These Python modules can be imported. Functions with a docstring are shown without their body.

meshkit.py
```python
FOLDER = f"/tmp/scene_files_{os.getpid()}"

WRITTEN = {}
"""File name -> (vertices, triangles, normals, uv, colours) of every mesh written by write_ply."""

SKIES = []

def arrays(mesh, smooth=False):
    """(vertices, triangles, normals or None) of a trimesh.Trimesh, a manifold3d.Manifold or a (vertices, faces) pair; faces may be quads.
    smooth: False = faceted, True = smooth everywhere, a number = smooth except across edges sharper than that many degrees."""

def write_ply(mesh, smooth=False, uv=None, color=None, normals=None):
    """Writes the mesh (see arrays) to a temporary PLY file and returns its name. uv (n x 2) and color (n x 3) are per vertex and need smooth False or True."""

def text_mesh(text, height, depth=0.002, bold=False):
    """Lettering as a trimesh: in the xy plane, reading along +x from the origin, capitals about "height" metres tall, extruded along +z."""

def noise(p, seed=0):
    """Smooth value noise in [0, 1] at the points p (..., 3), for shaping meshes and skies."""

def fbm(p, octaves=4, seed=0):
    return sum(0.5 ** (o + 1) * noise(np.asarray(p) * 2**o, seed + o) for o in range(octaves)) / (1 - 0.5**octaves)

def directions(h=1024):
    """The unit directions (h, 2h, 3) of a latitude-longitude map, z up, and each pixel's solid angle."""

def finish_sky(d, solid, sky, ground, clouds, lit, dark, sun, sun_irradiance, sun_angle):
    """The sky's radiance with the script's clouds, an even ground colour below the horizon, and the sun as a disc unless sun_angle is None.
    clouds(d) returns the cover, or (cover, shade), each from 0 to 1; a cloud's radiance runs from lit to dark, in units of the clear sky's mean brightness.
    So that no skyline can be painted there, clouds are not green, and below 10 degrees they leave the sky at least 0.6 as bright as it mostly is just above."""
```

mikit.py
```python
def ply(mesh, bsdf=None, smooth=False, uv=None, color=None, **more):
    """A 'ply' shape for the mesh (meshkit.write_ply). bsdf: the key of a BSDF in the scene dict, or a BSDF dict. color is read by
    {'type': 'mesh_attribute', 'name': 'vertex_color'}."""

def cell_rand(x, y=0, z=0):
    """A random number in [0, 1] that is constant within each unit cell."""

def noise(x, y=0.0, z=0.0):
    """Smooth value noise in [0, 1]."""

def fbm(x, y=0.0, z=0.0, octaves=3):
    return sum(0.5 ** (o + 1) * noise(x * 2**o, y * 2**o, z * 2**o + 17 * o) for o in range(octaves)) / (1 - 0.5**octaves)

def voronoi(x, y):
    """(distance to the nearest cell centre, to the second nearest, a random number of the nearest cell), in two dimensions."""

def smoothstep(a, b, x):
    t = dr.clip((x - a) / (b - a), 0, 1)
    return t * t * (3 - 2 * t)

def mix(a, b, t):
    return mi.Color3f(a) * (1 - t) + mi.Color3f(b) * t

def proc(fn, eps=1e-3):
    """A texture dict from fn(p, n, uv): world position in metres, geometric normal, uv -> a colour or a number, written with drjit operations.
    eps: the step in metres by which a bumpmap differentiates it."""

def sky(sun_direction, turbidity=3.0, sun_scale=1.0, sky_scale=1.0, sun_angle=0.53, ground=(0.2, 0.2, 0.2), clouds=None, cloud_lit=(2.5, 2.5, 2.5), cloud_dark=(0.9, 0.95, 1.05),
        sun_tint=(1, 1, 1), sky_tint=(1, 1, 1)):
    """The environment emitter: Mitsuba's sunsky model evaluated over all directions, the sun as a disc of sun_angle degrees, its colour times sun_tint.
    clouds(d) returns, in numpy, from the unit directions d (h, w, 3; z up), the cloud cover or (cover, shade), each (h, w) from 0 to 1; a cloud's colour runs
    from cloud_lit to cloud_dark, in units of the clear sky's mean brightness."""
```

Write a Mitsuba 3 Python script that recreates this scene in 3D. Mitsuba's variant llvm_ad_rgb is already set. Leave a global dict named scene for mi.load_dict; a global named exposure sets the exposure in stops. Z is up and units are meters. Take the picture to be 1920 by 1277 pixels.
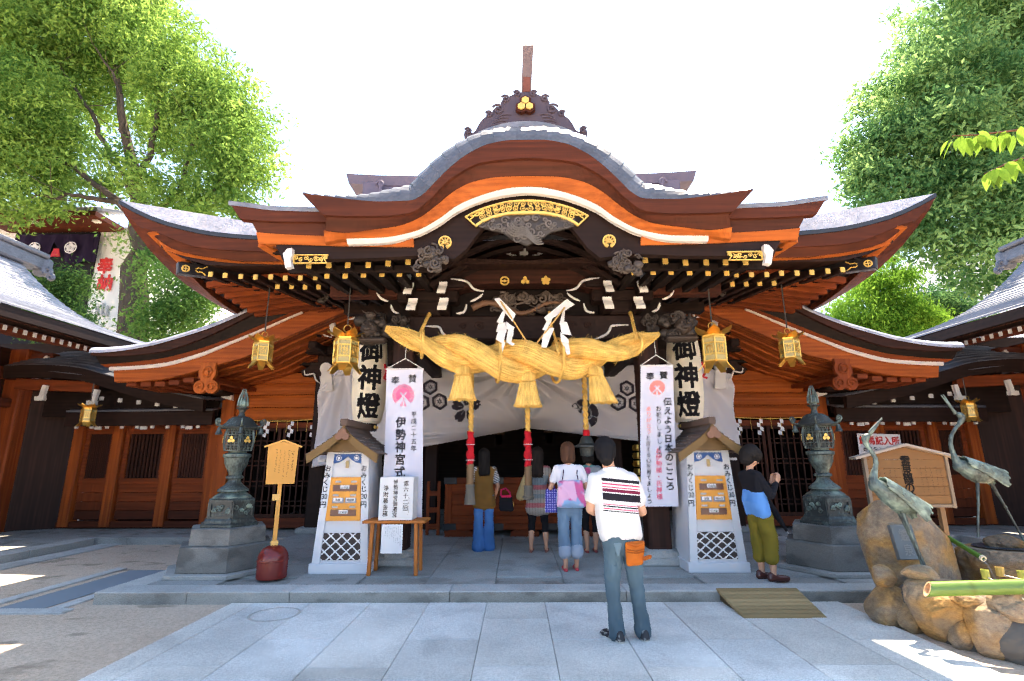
import glob, math, random
import numpy as np, trimesh, shapely, mitsuba as mi, drjit as dr, mikit, meshkit, manifold3d
from shapely.geometry import Polygon, Point, box as sbox, LineString
from shapely import affinity
from shapely.ops import unary_union
from scipy.interpolate import PchipInterpolator, CubicSpline
from mikit import noise, fbm, smoothstep, mix, voronoi, cell_rand
from PIL import Image, ImageDraw, ImageFont

scene, labels = {}, {}
exposure = 3.75
T = mi.ScalarTransform4f
# camera: eye height 1.6 m on the shrine's axis, wide lens tilted up 13 degrees
_yaw, _pitch, _roll = math.radians(-0.45), math.radians(13.1), math.radians(-0.26)
_fw = np.array([math.sin(_yaw)*math.cos(_pitch), math.cos(_yaw)*math.cos(_pitch), math.sin(_pitch)])
_rt = np.array([math.cos(_yaw), -math.sin(_yaw), 0.0]); _up = np.cross(_rt, _fw)
_U = -_rt*math.sin(_roll) + _up*math.cos(_roll)
EYE = np.array([-0.15, 0.0, 1.6])
scene['camera'] = {'type': 'perspective', 'fov': 2*math.degrees(math.atan(960/962)), 'fov_axis': 'x', 'near_clip': 0.05, 'far_clip': 500.0,
                   'to_world': T().look_at(origin=EYE.tolist(), target=(EYE+_fw).tolist(), up=_U.tolist())}
scene['sky'] = mikit.sky((0.16, 0.40, 1.0), turbidity=5, sky_tint=(1.05, 1.0, .93))

# ---------------------------------------------------------------- helpers
rng = np.random.default_rng(7)
_cnt = {}
def num(k):
    n = _cnt.get(k, 0); _cnt[k] = n+1
    return k if n == 0 else f'{k}_{n:03d}'
def thing(name, label, cat, group=None, kind=None):
    k = num(name); labels[k] = {'label': label, 'category': cat}
    if group: labels[k]['group'] = group
    if kind: labels[k]['kind'] = kind
    return k
def setting(name, label=None, kind='structure'):
    k = num(name); labels[k] = {'kind': kind}
    if label: labels[k]['label'] = label
    return k
class MB:
    def __init__(s, a=None): s.v, s.f, s.c, s.n, s.a = [], [], [], 0, a
    def col(s, *a): s.a = a[0] if len(a) == 1 else a; return s
    def add(s, V, F, a=None):
        V = np.asarray(V, float).reshape(-1, 3); F = np.asarray(F, int)
        if F.shape[1] == 4: F = np.vstack([F[:, [0, 1, 2]], F[:, [0, 2, 3]]])
        s.v.append(V); s.f.append(F+s.n); s.n += len(V)
        a = s.a if a is None else a
        if a is not None:
            a = np.asarray(a, float); s.c.append(np.broadcast_to(a, (len(V), a.shape[-1])))
        return s
    def get(s): return np.vstack(s.v), np.vstack(s.f), (np.vstack(s.c) if s.c else None)
def shape(mb, mat, smooth=False, **kw):
    V, F, C = mb.get()
    if C is not None: kw['uv' if C.shape[1] == 2 else 'color'] = C
    return mikit.ply((V, F), mat, smooth=smooth, **kw)
def put(k, mb, mat, smooth=False): scene[k] = shape(mb, mat, smooth); return k
def part(par, name, mb, mat, smooth=False, label=None):
    k = num(par+'__'+name); scene[k] = shape(mb, mat, smooth)
    if label: labels[k] = {'label': label}
    return k
def solo(name, mb, mat, label, cat, smooth=False, group=None):
    k = thing(name, label, cat, group); return put(k, mb, mat, smooth)
def inst(par, name, shp, M):                       # another copy of a shape dict
    k = num(par+'__'+name); scene[k] = {**shp, 'to_world': T(np.asarray(M, float))}; return k
def unit(a): a = np.asarray(a, float); return a/(np.linalg.norm(a)+1e-12)
def rotz(d): c, s = math.cos(d), math.sin(d); return np.array([[c, -s, 0], [s, c, 0], [0, 0, 1.0]])
def rotx(d): c, s = math.cos(d), math.sin(d); return np.array([[1.0, 0, 0], [0, c, -s], [0, s, c]])
def roty(d): c, s = math.cos(d), math.sin(d); return np.array([[c, 0, s], [0, 1.0, 0], [-s, 0, c]])
_cb = {}
def boxmesh(s, ch):
    s = np.asarray(s, float)/2
    if ch <= 0:
        V = np.array([[x, y, z] for x in (-1, 1) for y in (-1, 1) for z in (-1, 1)])*s
        return V, np.array([[0, 1, 3, 2], [4, 6, 7, 5], [0, 4, 5, 1], [2, 3, 7, 6], [0, 2, 6, 4], [1, 5, 7, 3]])
    ch = min(ch, 0.45*2*s.min())
    V = []
    for x in (-1, 1):
        for y in (-1, 1):
            for z in (-1, 1):
                q = np.array([x, y, z])
                for k in range(3):
                    d = s.copy()-ch; d[k] = s[k]; V.append(q*d)
    V = np.array(V)
    if 'f' not in _cb:
        h = trimesh.convex.convex_hull(np.array(trimesh.Trimesh(V).vertices)) if False else None
        from scipy.spatial import ConvexHull
        H = ConvexHull(V+0); F = H.simplices.copy()
        for i, t in enumerate(F):
            n = np.cross(V[t[1]]-V[t[0]], V[t[2]]-V[t[0]])
            if n @ V[t].mean(0) < 0: F[i] = t[::-1]
        _cb['f'] = F
    return V, _cb['f']
boxmesh((1, .9, .8), .1)
def box(mb, c, s, R=None, ch=0.0, a=None):
    V, F = boxmesh(s, ch)
    if R is not None: V = V @ np.asarray(R).T
    return mb.add(V+np.asarray(c), F, a)
def bar(mb, p0, p1, w, h, up=(0, 0, 1), ch=0.0, a=None):
    p0, p1 = np.asarray(p0, float), np.asarray(p1, float)
    d = p1-p0; L = np.linalg.norm(d); d = d/L
    if abs(d @ unit(up)) > .999: up = (0, 1, 0)
    x = unit(np.cross(d, up)); u = np.cross(x, d)
    V, F = boxmesh((w, L, h), ch)
    return mb.add(V @ np.stack([x, d, u]) + (p0+p1)/2, F, a)
def frames(P):
    P = np.asarray(P, float); t = np.gradient(P, axis=0); t /= np.linalg.norm(t, axis=1, keepdims=True)+1e-12
    r = np.array([0, 0, 1.0]) if abs(t[0, 2]) < .9 else np.array([1.0, 0, 0])
    A = []
    a = unit(np.cross(t[0], r))
    for k in range(len(P)):
        a = unit(a-t[k]*(a @ t[k])); A.append(a)
    A = np.array(A); return t, A, np.cross(t, A)
def tube(mb, P, r, n=8, caps=True, a=None, sq=None):
    P = np.asarray(P, float); t, A, B = frames(P); m = len(P)
    r = np.broadcast_to(np.asarray(r, float), (m,)); th = np.arange(n)*2*np.pi/n+np.pi/n
    cx, cy = np.cos(th), np.sin(th)
    if sq: cx, cy = cx*sq[0], cy*sq[1]
    V = P[:, None]+r[:, None, None]*(cx[None, :, None]*A[:, None]+cy[None, :, None]*B[:, None])
    return loft(mb, V, caps=caps, a=a)
def loft(mb, R, caps=True, closed=True, a=None, loop=False):
    R = np.asarray(R, float); m, n, _ = R.shape
    i, j = np.meshgrid(np.arange(m if loop else m-1), np.arange(n if closed else n-1), indexing='ij')
    i2, j2 = (i+1) % m, (j+1) % n
    F = np.stack([i*n+j, i*n+j2, i2*n+j2, i2*n+j], -1).reshape(-1, 4)
    V = R.reshape(-1, 3); F = np.vstack([F[:, [0, 1, 2]], F[:, [0, 2, 3]]])
    if caps and closed and not loop:
        V = np.vstack([V, R[0].mean(0), R[-1].mean(0)])
        k = np.arange(n); k2 = (k+1) % n
        F = np.vstack([F, np.stack([k2, k, k*0+m*n], 1), np.stack([k+(m-1)*n, k2+(m-1)*n, k*0+m*n+1], 1)])
        if a is not None and np.ndim(a) == 2: a = np.vstack([a, a[:1], a[-1:]])
    return mb.add(V, F, a)
def lathe(mb, prof, c=(0, 0, 0), n=24, R=None, a=None, phase=0.0):
    prof = np.asarray(prof, float); th = np.arange(n)*2*np.pi/n+phase; d = np.diff(prof, axis=0); d /= np.linalg.norm(d, axis=1, keepdims=True)+1e-12
    cut = [0]+[i for i in range(1, len(prof)-1) if d[i-1] @ d[i] < .86]+[len(prof)-1]
    for i0, i1 in zip(cut[:-1], cut[1:]):          # sharp edges of the profile stay sharp under smooth shading
        p = prof[i0:i1+1]; V = np.stack([p[:, :1]*np.cos(th), p[:, :1]*np.sin(th), np.repeat(p[:, 1:2], n, 1)], -1)
        if R is not None: V = V @ np.asarray(R).T
        loft(mb, V+np.asarray(c), caps=False, a=a)
    return mb
def grid(mb, P, a=None):
    P = np.asarray(P, float); m, n, _ = P.shape
    i, j = np.meshgrid(np.arange(m-1), np.arange(n-1), indexing='ij')
    F = np.stack([i*n+j, i*n+j+1, (i+1)*n+j+1, (i+1)*n+j], -1).reshape(-1, 4)
    return mb.add(P.reshape(-1, 3), F, a)
def slab(mb, P, off, a=None):                      # sheet P (m, n, 3) given thickness: closed
    P = np.asarray(P, float); Q = P+np.asarray(off, float)
    R = np.concatenate([P, Q[:, ::-1]], 1)
    return loft(mb, R, a=a)
def polys(g):
    if g.is_empty: return []
    return [q for q in getattr(g, 'geoms', [g]) if q.geom_type == 'Polygon' and q.area > 1e-9]
def prism(mb, g, o, U, V, d, a=None):              # polygon (u, v) set up at o, d deep along U x V
    o, U, V = (np.asarray(x, float) for x in (o, U, V)); N = np.cross(U, V)
    g = Polygon(g) if isinstance(g, (list, np.ndarray)) else g
    if not g.is_valid: g = g.buffer(0)
    for q in polys(g):
        m = trimesh.creation.extrude_polygon(q, d, engine='earcut'); w = np.array(m.vertices)
        mb.add(o+w[:, :1]*U+w[:, 1:2]*V+w[:, 2:]*N, m.faces, a)
    return mb
def decal(mb, g, fn, cell, a=None):                # polygon cut to cells and laid on the surface fn(u, v)
    for q in polys(g):
        x0, y0, x1, y1 = q.bounds
        for i in range(math.floor(x0/cell), math.floor(x1/cell)+1):
            for j in range(math.floor(y0/cell), math.floor(y1/cell)+1):
                for s in polys(q.intersection(sbox(i*cell, j*cell, (i+1)*cell, (j+1)*cell))):
                    vv, ff = trimesh.creation.triangulate_polygon(s, engine='earcut')
                    w = fn(vv[:, 0], vv[:, 1])
                    mb.add(w, ff, a)
    return mb
_font = ImageFont.truetype(glob.glob('/opt/blender-*/*/datafiles/fonts/Noto*CJK*.woff2')[0], 96)
_gl = {}
def glyph(ch, w=0):                                # outline of a character in a unit square centred on 0
    if (ch, w) not in _gl:
        im = Image.new('L', (128, 128)); ImageDraw.Draw(im).text((16, 2), ch, 255, font=_font, stroke_width=w)
        on = np.pad(np.asarray(im) > 127, ((0, 0), (1, 1))).astype(np.int8)
        r, s = np.nonzero(np.diff(on, axis=1) == 1); e = np.nonzero(np.diff(on, axis=1) == -1)[1]
        g = unary_union([sbox(a, -y-1, b, -y) for a, b, y in zip(s, e, r)]).buffer(.8).buffer(-.8).simplify(.8)
        _gl[ch, w] = affinity.scale(affinity.translate(g, -64-w*0, 72), 1/96, 1/96, origin=(0, 0))
    return _gl[ch, w]
def column(text, size, pitch=None, w=0, sx=1.0):   # vertical writing, first character at 0, going down
    pitch = pitch or size*1.02; out = []
    for i, ch in enumerate(text):
        if ch == ' ': continue
        out.append(affinity.translate(affinity.scale(glyph(ch, w), size*sx, size, origin=(0, 0)), 0, -i*pitch))
    return unary_union(out)
def flat(o, U, V):                                 # a plane map for decal
    o, U, V = (np.asarray(x, float) for x in (o, U, V))
    return lambda u, v: o+u[:, None]*U+v[:, None]*V
def spiral(c, r0, turns, U, V, s=1, n=22, k=.12, ph=0.0):
    t = np.linspace(0, 1, n); r = r0*(1-(1-k)*t); th = ph+s*t*turns*2*np.pi
    return np.asarray(c)+(r*np.cos(th))[:, None]*np.asarray(U, float)+(r*np.sin(th))[:, None]*np.asarray(V, float)
def ico(mb, c, r, sub=2, amp=0., fr=2., seed=0, R=None, a=None):
    m = trimesh.creation.icosphere(sub); V = np.array(m.vertices)
    if amp: V = V*(1+amp*(meshkit.fbm(V*fr+seed*7.3, 3, seed)*2-1))[:, None]
    V = V*np.asarray(r)
    if R is not None: V = V @ np.asarray(R).T
    return mb.add(V+np.asarray(c), m.faces, a)
def M4(o=(0, 0, 0), R=None):
    m = np.eye(4); m[:3, 3] = o
    if R is not None: m[:3, :3] = R
    return m
X1, Y1, Z1 = np.eye(3)

# ---------------------------------------------------------------- materials
def P(**k):
    d = {'type': 'principled'}
    for a, b in k.items(): d[a] = {'type': 'rgb', 'value': list(b)} if isinstance(b, tuple) else b
    return d
def two(d): return {'type': 'twosided', 'bsdf': d}
VC = {'type': 'mesh_attribute', 'name': 'vertex_color'}
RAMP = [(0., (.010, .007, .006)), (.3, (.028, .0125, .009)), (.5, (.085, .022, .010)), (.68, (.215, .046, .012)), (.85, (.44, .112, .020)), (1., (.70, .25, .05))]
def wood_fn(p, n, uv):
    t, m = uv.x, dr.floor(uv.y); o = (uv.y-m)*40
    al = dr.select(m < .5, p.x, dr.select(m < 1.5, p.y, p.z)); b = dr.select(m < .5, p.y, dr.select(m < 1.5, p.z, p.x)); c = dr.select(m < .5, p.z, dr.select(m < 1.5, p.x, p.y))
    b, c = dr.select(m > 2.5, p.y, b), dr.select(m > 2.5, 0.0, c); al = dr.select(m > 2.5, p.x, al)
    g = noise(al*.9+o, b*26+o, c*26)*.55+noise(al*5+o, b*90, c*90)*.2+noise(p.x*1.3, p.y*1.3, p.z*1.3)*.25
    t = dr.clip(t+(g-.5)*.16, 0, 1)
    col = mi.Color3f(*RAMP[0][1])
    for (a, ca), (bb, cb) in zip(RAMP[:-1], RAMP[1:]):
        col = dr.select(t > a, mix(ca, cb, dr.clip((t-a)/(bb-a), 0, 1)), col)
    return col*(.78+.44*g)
scene['mat_wood'] = two(P(base_color=mikit.proc(wood_fn), roughness=.62, specular=.18))
scene['mat_paint'] = two(P(base_color=VC, roughness=.6, specular=.4))
scene['mat_gloss'] = two(P(base_color=VC, roughness=.25, specular=.5))
scene['mat_matte'] = two(P(base_color=VC, roughness=.95, specular=.1))
scene['mat_gold'] = two(P(base_color=(.78, .48, .10), metallic=.85, roughness=.33))
scene['mat_goldleaf'] = two(P(base_color=(.80, .53, .13), metallic=.25, roughness=.42))
def granite_fn(p, n, uv):                          # uv: tone, warmth of the stone
    s = noise(p.x*260, p.y*260, p.z*260)*.5+noise(p.x*95, p.y*95, p.z*95)*.5
    st = fbm(p.x*1.4+3, p.y*1.4, p.z*2.2, octaves=4)
    c = mix((.475, .485, .46), (.45, .42, .355), uv.y)*uv.x
    gr = smoothstep(.50, .72, fbm(p.x*3.3+7, p.y*3.3+1, p.z*5, octaves=4))
    return c*(.70+.6*s)*(.66+.6*st)*(1-(.40-.28*smoothstep(.45, .95, uv.x))*gr)
scene['mat_granite'] = two(P(base_color=mikit.proc(granite_fn), roughness=.8, specular=.25))
def sand_fn(p, n, uv):
    a = fbm(p.x*.9, p.y*1.7, octaves=4); b = noise(p.x*150, p.y*150)*.5+noise(p.x*45, p.y*45)*.5
    d = smoothstep(.62, .78, fbm(p.x*2.3+9, p.y*4.1+4, octaves=3))
    return mix((.45, .345, .25), (.55, .45, .345), a)*(.72+.5*b)*(1-.35*d)
scene['mat_sand'] = {'type': 'bumpmap', 'bump': mikit.proc(lambda p, n, uv: fbm(p.x*22, p.y*22, octaves=4), eps=4e-3), 'scale': .012, 'bsdf': two(P(base_color=mikit.proc(sand_fn), roughness=.95, specular=.1))}
def rock_fn(p, n, uv):
    a = fbm(p.x*3.1, p.y*3.1, p.z*3.1, octaves=4); s = noise(p.x*120, p.y*120, p.z*120)*.5+noise(p.x*40, p.y*40, p.z*40)*.5
    m = smoothstep(.45, .7, fbm(p.x*5+2, p.y*5, p.z*5+7, octaves=3))
    c = mix((.32, .24, .16), (.40, .225, .075), smoothstep(.38, .66, a)); c = mix(c, (.15, .135, .115), m*.6)
    return c*(.55+.75*s)*uv.x
scene['mat_rock'] = {'type': 'bumpmap', 'bump': mikit.proc(lambda p, n, uv: fbm(p.x*18, p.y*18, p.z*18, octaves=4), eps=4e-3), 'scale': .06, 'bsdf': two(P(base_color=mikit.proc(rock_fn), roughness=.8, specular=.3))}
def bronze_fn(p, n, uv):                           # uv.x: share of green patina
    a = fbm(p.x*7, p.y*7, p.z*7, octaves=4); s = noise(p.x*60, p.y*60, p.z*25)
    c = mix((.048, .054, .050), (.125, .165, .145), smoothstep(.34, .74, a*.7+s*.3+(uv.x-.5)*.8))
    return mix(c, (.30, .39, .315), smoothstep(.56, .80, a+(uv.x-.6)*.75)*smoothstep(.35, .8, uv.x))
scene['mat_bronze'] = two(P(base_color=mikit.proc(bronze_fn), metallic=.25, roughness=.5))
def straw_fn(p, n, uv):                            # uv: along the strand, round it
    s = noise(uv.x*6, uv.y*190)*.6+noise(uv.x*21, uv.y*420)*.4
    return mix((.56, .29, .045), (1.0, .67, .19), smoothstep(.15, .75, s))*(.75+.45*noise(p.x*9, p.y*9, p.z*9))
scene['mat_straw'] = {'type': 'bumpmap', 'bump': mikit.proc(lambda p, n, uv: noise(uv.x*6, uv.y*190)*.7+noise(uv.x*21, uv.y*420)*.3, eps=1e-3), 'scale': .010, 'bsdf': two(P(base_color=mikit.proc(straw_fn), roughness=.8, specular=.2))}
def leafmat(c, t=.55): return {'type': 'principledthin', 'base_color': VC, 'roughness': .45, 'diff_trans': 1.0, 'spec_trans': 0.0, 'eta': 1.4}
scene['mat_leaf'] = leafmat(None)
def bark_fn(p, n, uv):
    s = fbm(p.x*9, p.y*9, p.z*2.2, octaves=4)
    return mix((.035, .028, .022), (.13, .105, .08), s)
scene['mat_bark'] = two(P(base_color=mikit.proc(bark_fn), roughness=.95, specular=.1))
def roof_fn(p, n, uv):                             # uv: tone, warmth; weathered metal and bark shingles
    s = fbm(p.x*5, p.y*5, p.z*5, octaves=4); r = noise(p.x*33, p.y*33, p.z*33)
    return mix((.25, .27, .33), (.33, .30, .27), uv.y)*uv.x*(.62+.6*s)*(.85+.3*r)
scene['mat_roof'] = two(P(base_color=mikit.proc(roof_fn), roughness=.42, specular=.5))
scene['mat_cloth'] = two(P(base_color=VC, roughness=.9, specular=.1, sheen=.3))
scene['mat_skin'] = two(P(base_color=VC, roughness=.5, specular=.35))
scene['mat_hair'] = {'type': 'bumpmap', 'bump': mikit.proc(lambda p, n, uv: noise(p.x*260, p.y*260, p.z*14)*.6+noise(p.x*90, p.y*90, p.z*6)*.6, eps=1e-3), 'scale': .010, 'bsdf': two(P(base_color=VC, roughness=.6, specular=.2))}
scene['mat_water'] = {'type': 'dielectric', 'int_ior': 1.33}
WH = (.66, .64, .60)
def W(tone, mode=0): return (tone, mode+.02+.96*rng.random())

# ================================================================ GROUND
g = setting('ground', 'pale sandy court in front of the shrine')
mb = MB(); R = 90
xs = np.unique(np.r_[np.linspace(-R, R, 25), np.linspace(-12, 12, 49)]); ys = np.unique(np.r_[np.linspace(-R, R, 25), np.linspace(-6, 14, 41)])
gx, gy = np.meshgrid(xs, ys)
gz = np.where((np.abs(gx) < 13) & (gy < 15), .010*(meshkit.fbm(np.stack([gx*.8, gy*.8, gx*0], -1), 3)-.75), 0)
grid(mb, np.stack([gx, gy, np.minimum(gz, 0)], -1)); put(g, mb, 'mat_sand', True)

pv = setting('paving', 'broad granite paved approach leading to the steps')
mb = MB((.8, .6)); box(mb, (.02, 1.9, -.045), (6.9, 8.96, .1)); put(pv, mb, 'mat_granite')
ex = [-3.42, -3.16, -2.5, -1.82, -1.16, -.5, .16, .84, 1.5, 2.16, 2.84, 3.49]
for i in range(len(ex)-1):
    y = 6.36-(0 if i % 2 == 0 else .62); first = True
    top = 6.37
    while top > -2.4:
        L = (.62 if (first and i % 2) else (3.1 if i == 0 else 1.24+rng.uniform(-.03, .03)))
        lo = max(top-L, -2.5)
        mb = MB((1.28+rng.uniform(-.14, .14), rng.uniform(0, .55)))
        box(mb, ((ex[i]+ex[i+1])/2, (top+lo)/2, -.04+rng.uniform(-.0012, .0012)), (ex[i+1]-ex[i]-.006, top-lo-.006, .12), ch=.004)
        part(pv, 'slab', mb, 'mat_granite'); top = lo; first = False

pf = setting('platform', 'low granite platform that carries the worship hall')
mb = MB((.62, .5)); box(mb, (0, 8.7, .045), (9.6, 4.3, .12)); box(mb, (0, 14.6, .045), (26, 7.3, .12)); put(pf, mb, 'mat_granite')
kx = [-5.05, -3.97, -2.78, -.93, 1.1, 2.9, 4.2, 5.05]
for a, b in zip(kx[:-1], kx[1:]):
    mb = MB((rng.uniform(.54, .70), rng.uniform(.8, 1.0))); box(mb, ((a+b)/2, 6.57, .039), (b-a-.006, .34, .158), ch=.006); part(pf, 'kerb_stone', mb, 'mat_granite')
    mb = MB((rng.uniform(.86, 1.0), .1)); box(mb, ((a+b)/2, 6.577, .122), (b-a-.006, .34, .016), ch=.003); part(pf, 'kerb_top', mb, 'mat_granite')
for s in (-1, 1):
    for a, b in ((6.75, 8.1), (8.1, 9.4), (9.4, 10.7)):
        mb = MB((rng.uniform(.85, .98), .3)); box(mb, (s*4.88, (a+b)/2, .05), (.34, b-a-.006, .16), ch=.008); part(pf, 'kerb_stone', mb, 'mat_granite')
    for a, b in ((5.06, 6.4), (6.4, 7.9), (7.9, 9.3)):
        mb = MB((rng.uniform(.6, .75), .3)); box(mb, (s*(a+b)/2, 10.93, .05), (b-a-.006, .36, .165), ch=.008); part(pf, 'kerb_stone', mb, 'mat_granite')
for i in range(11):
    for j in range(7):
        x0 = -4.7+i*9.4/11; y0 = 6.75+j*.86+(.43 if i % 2 else 0)
        if y0+.86 > 12.9: continue
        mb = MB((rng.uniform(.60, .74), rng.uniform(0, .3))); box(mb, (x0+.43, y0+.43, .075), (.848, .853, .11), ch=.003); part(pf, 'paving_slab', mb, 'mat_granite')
for s in (-1, 1):
    k = setting('side_terrace', None)
    mb = MB((.62, .4)); box(mb, (s*11.4, 6.5, .05), (5.4, 8.5, .16)); put(k, mb, 'mat_granite')
    for a in np.arange(2.4, 10.6, 1.37):
        mb = MB((rng.uniform(.75, .95), .3)); box(mb, (s*8.62, a+.68, .055), (.36, 1.36, .165), ch=.008); part(k, 'kerb_stone', mb, 'mat_granite')
    for a in np.arange(2.4, 10.4, 1.1):
        mb = MB((rng.uniform(.85, 1.05), .1)); box(mb, (s*8.2, a+.55, -.03), (.42, 1.09, .09), ch=.004); part(k, 'gutter_cover', mb, 'mat_granite')
mb = MB((1.0, .7)); lathe(mb, [(.235, .0), (.235, .0225), (.262, .0225), (.262, .0)], (-2.72, 5.92, 0), 28); part(pv, 'round_cover_rim', mb, 'mat_granite')
dr_ = setting('drain', 'granite framed drain beside the platform corner')
mb = MB((1.0, .1)); box(mb, (-5.67, 6.1, -.02), (1.2, .17, .075), ch=.004); box(mb, (-6.2, 7.3, -.02), (.15, 2.2, .075), ch=.004)
box(mb, (-5.3, 7.25, -.02), (.15, 2.1, .07), ch=.004); put(dr_, mb, 'mat_granite')
mb = MB((.22, .26, .29)); box(mb, (-5.72, 7.25, -.02), (.52, 2.05, .05))
part(dr_, 'grate', mb, 'mat_paint')

rp = thing('wooden_ramp', 'weathered plank ramp leaning on the platform edge', 'ramp')
A, B, C, D = (np.array(q) for q in ((2.14, 6.35, 0.15), (3.06, 6.36, 0.15), (3, 5.67, 0.02), (2.16, 5.68, 0.02)))
A[1] = B[1] = 6.43; D[1] = C[1] = 5.74
n = 8
for i in range(n):
    t0, t1 = i/n, (i+1)/n-.022
    mb = MB(W(.55+rng.uniform(-.02, .02), 0)); q = [A+(D-A)*t0, B+(C-B)*t0, B+(C-B)*t1, A+(D-A)*t1]
    slab(mb, [[q[0], q[1]], [q[3], q[2]]], (0, .0, -.03)); mb.c = []; mb.col(*(np.array((.36, .255, .125))*rng.uniform(.72, 1.15)))
    mb.c = [np.broadcast_to(mb.a, (len(v), 3)) for v in mb.v]; part(rp, 'plank', mb, 'mat_matte')
mb = MB((.11, .075, .04))
for P0, P1 in ((A, D), (B, C)): bar(mb, P0+[.05*(1 if P0 is A else -1), -.03, -.08], P1+[.05*(1 if P0 is A else -1), .1, -.03], .05, .07)
part(rp, 'bearer', mb, 'mat_matte')

# ================================================================ WORSHIP HALL
H = thing('worship_hall', 'great timber worship hall with undulating karahafu gable and gilded fittings', 'shrine hall')
def cur(*pts):                                     # curve through points: height against distance from the axis
    a = np.array(pts, float); x = np.abs(a[:, 0]); o = np.argsort(x); x, z = x[o], a[o, 2]
    x = np.r_[0, x[1:]] if x[0] < .12 else x
    c = PchipInterpolator(x, z, extrapolate=True); return lambda q: c(np.abs(q))
sA = np.linspace(-1, 1, 81)
def band(mb, W0, z0, y0, W1, z1, y1, th=.07, s=sA, a=None):
    def pt(Wd, z, y, d=0): x = s*Wd; return np.stack([x, x*0+y+d, z(x)], -1)
    p, q = pt(W0, z0, y0), pt(W1, z1, y1)
    return loft(mb, np.stack([p, q, q+[0, th, 0], p+[0, th, 0]], 1), a=a)
kA = cur((-2.76, 5.7, 4.8), (-2.49, 5.7, 4.76), (-2.14, 5.7, 4.71), (-1.8, 5.7, 4.68), (-1.42, 5.7, 4.69), (-1.29, 5.7, 4.76), (-1.13, 5.7, 4.94), (-0.95, 5.7, 5.14), (-0.74, 5.7, 5.32), (-0.47, 5.7, 5.46), (-0.18, 5.7, 5.51), (0.01, 5.7, 5.51))
kB = cur((-2.49, 5.72, 4.52), (-2.14, 5.72, 4.5), (-1.79, 5.72, 4.5), (-1.42, 5.72, 4.54), (-1.19, 5.72, 4.72), (-0.99, 5.72, 4.95), (-0.78, 5.72, 5.11), (-0.58, 5.72, 5.21), (-0.18, 5.72, 5.26), (0.01, 5.72, 5.27))
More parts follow.
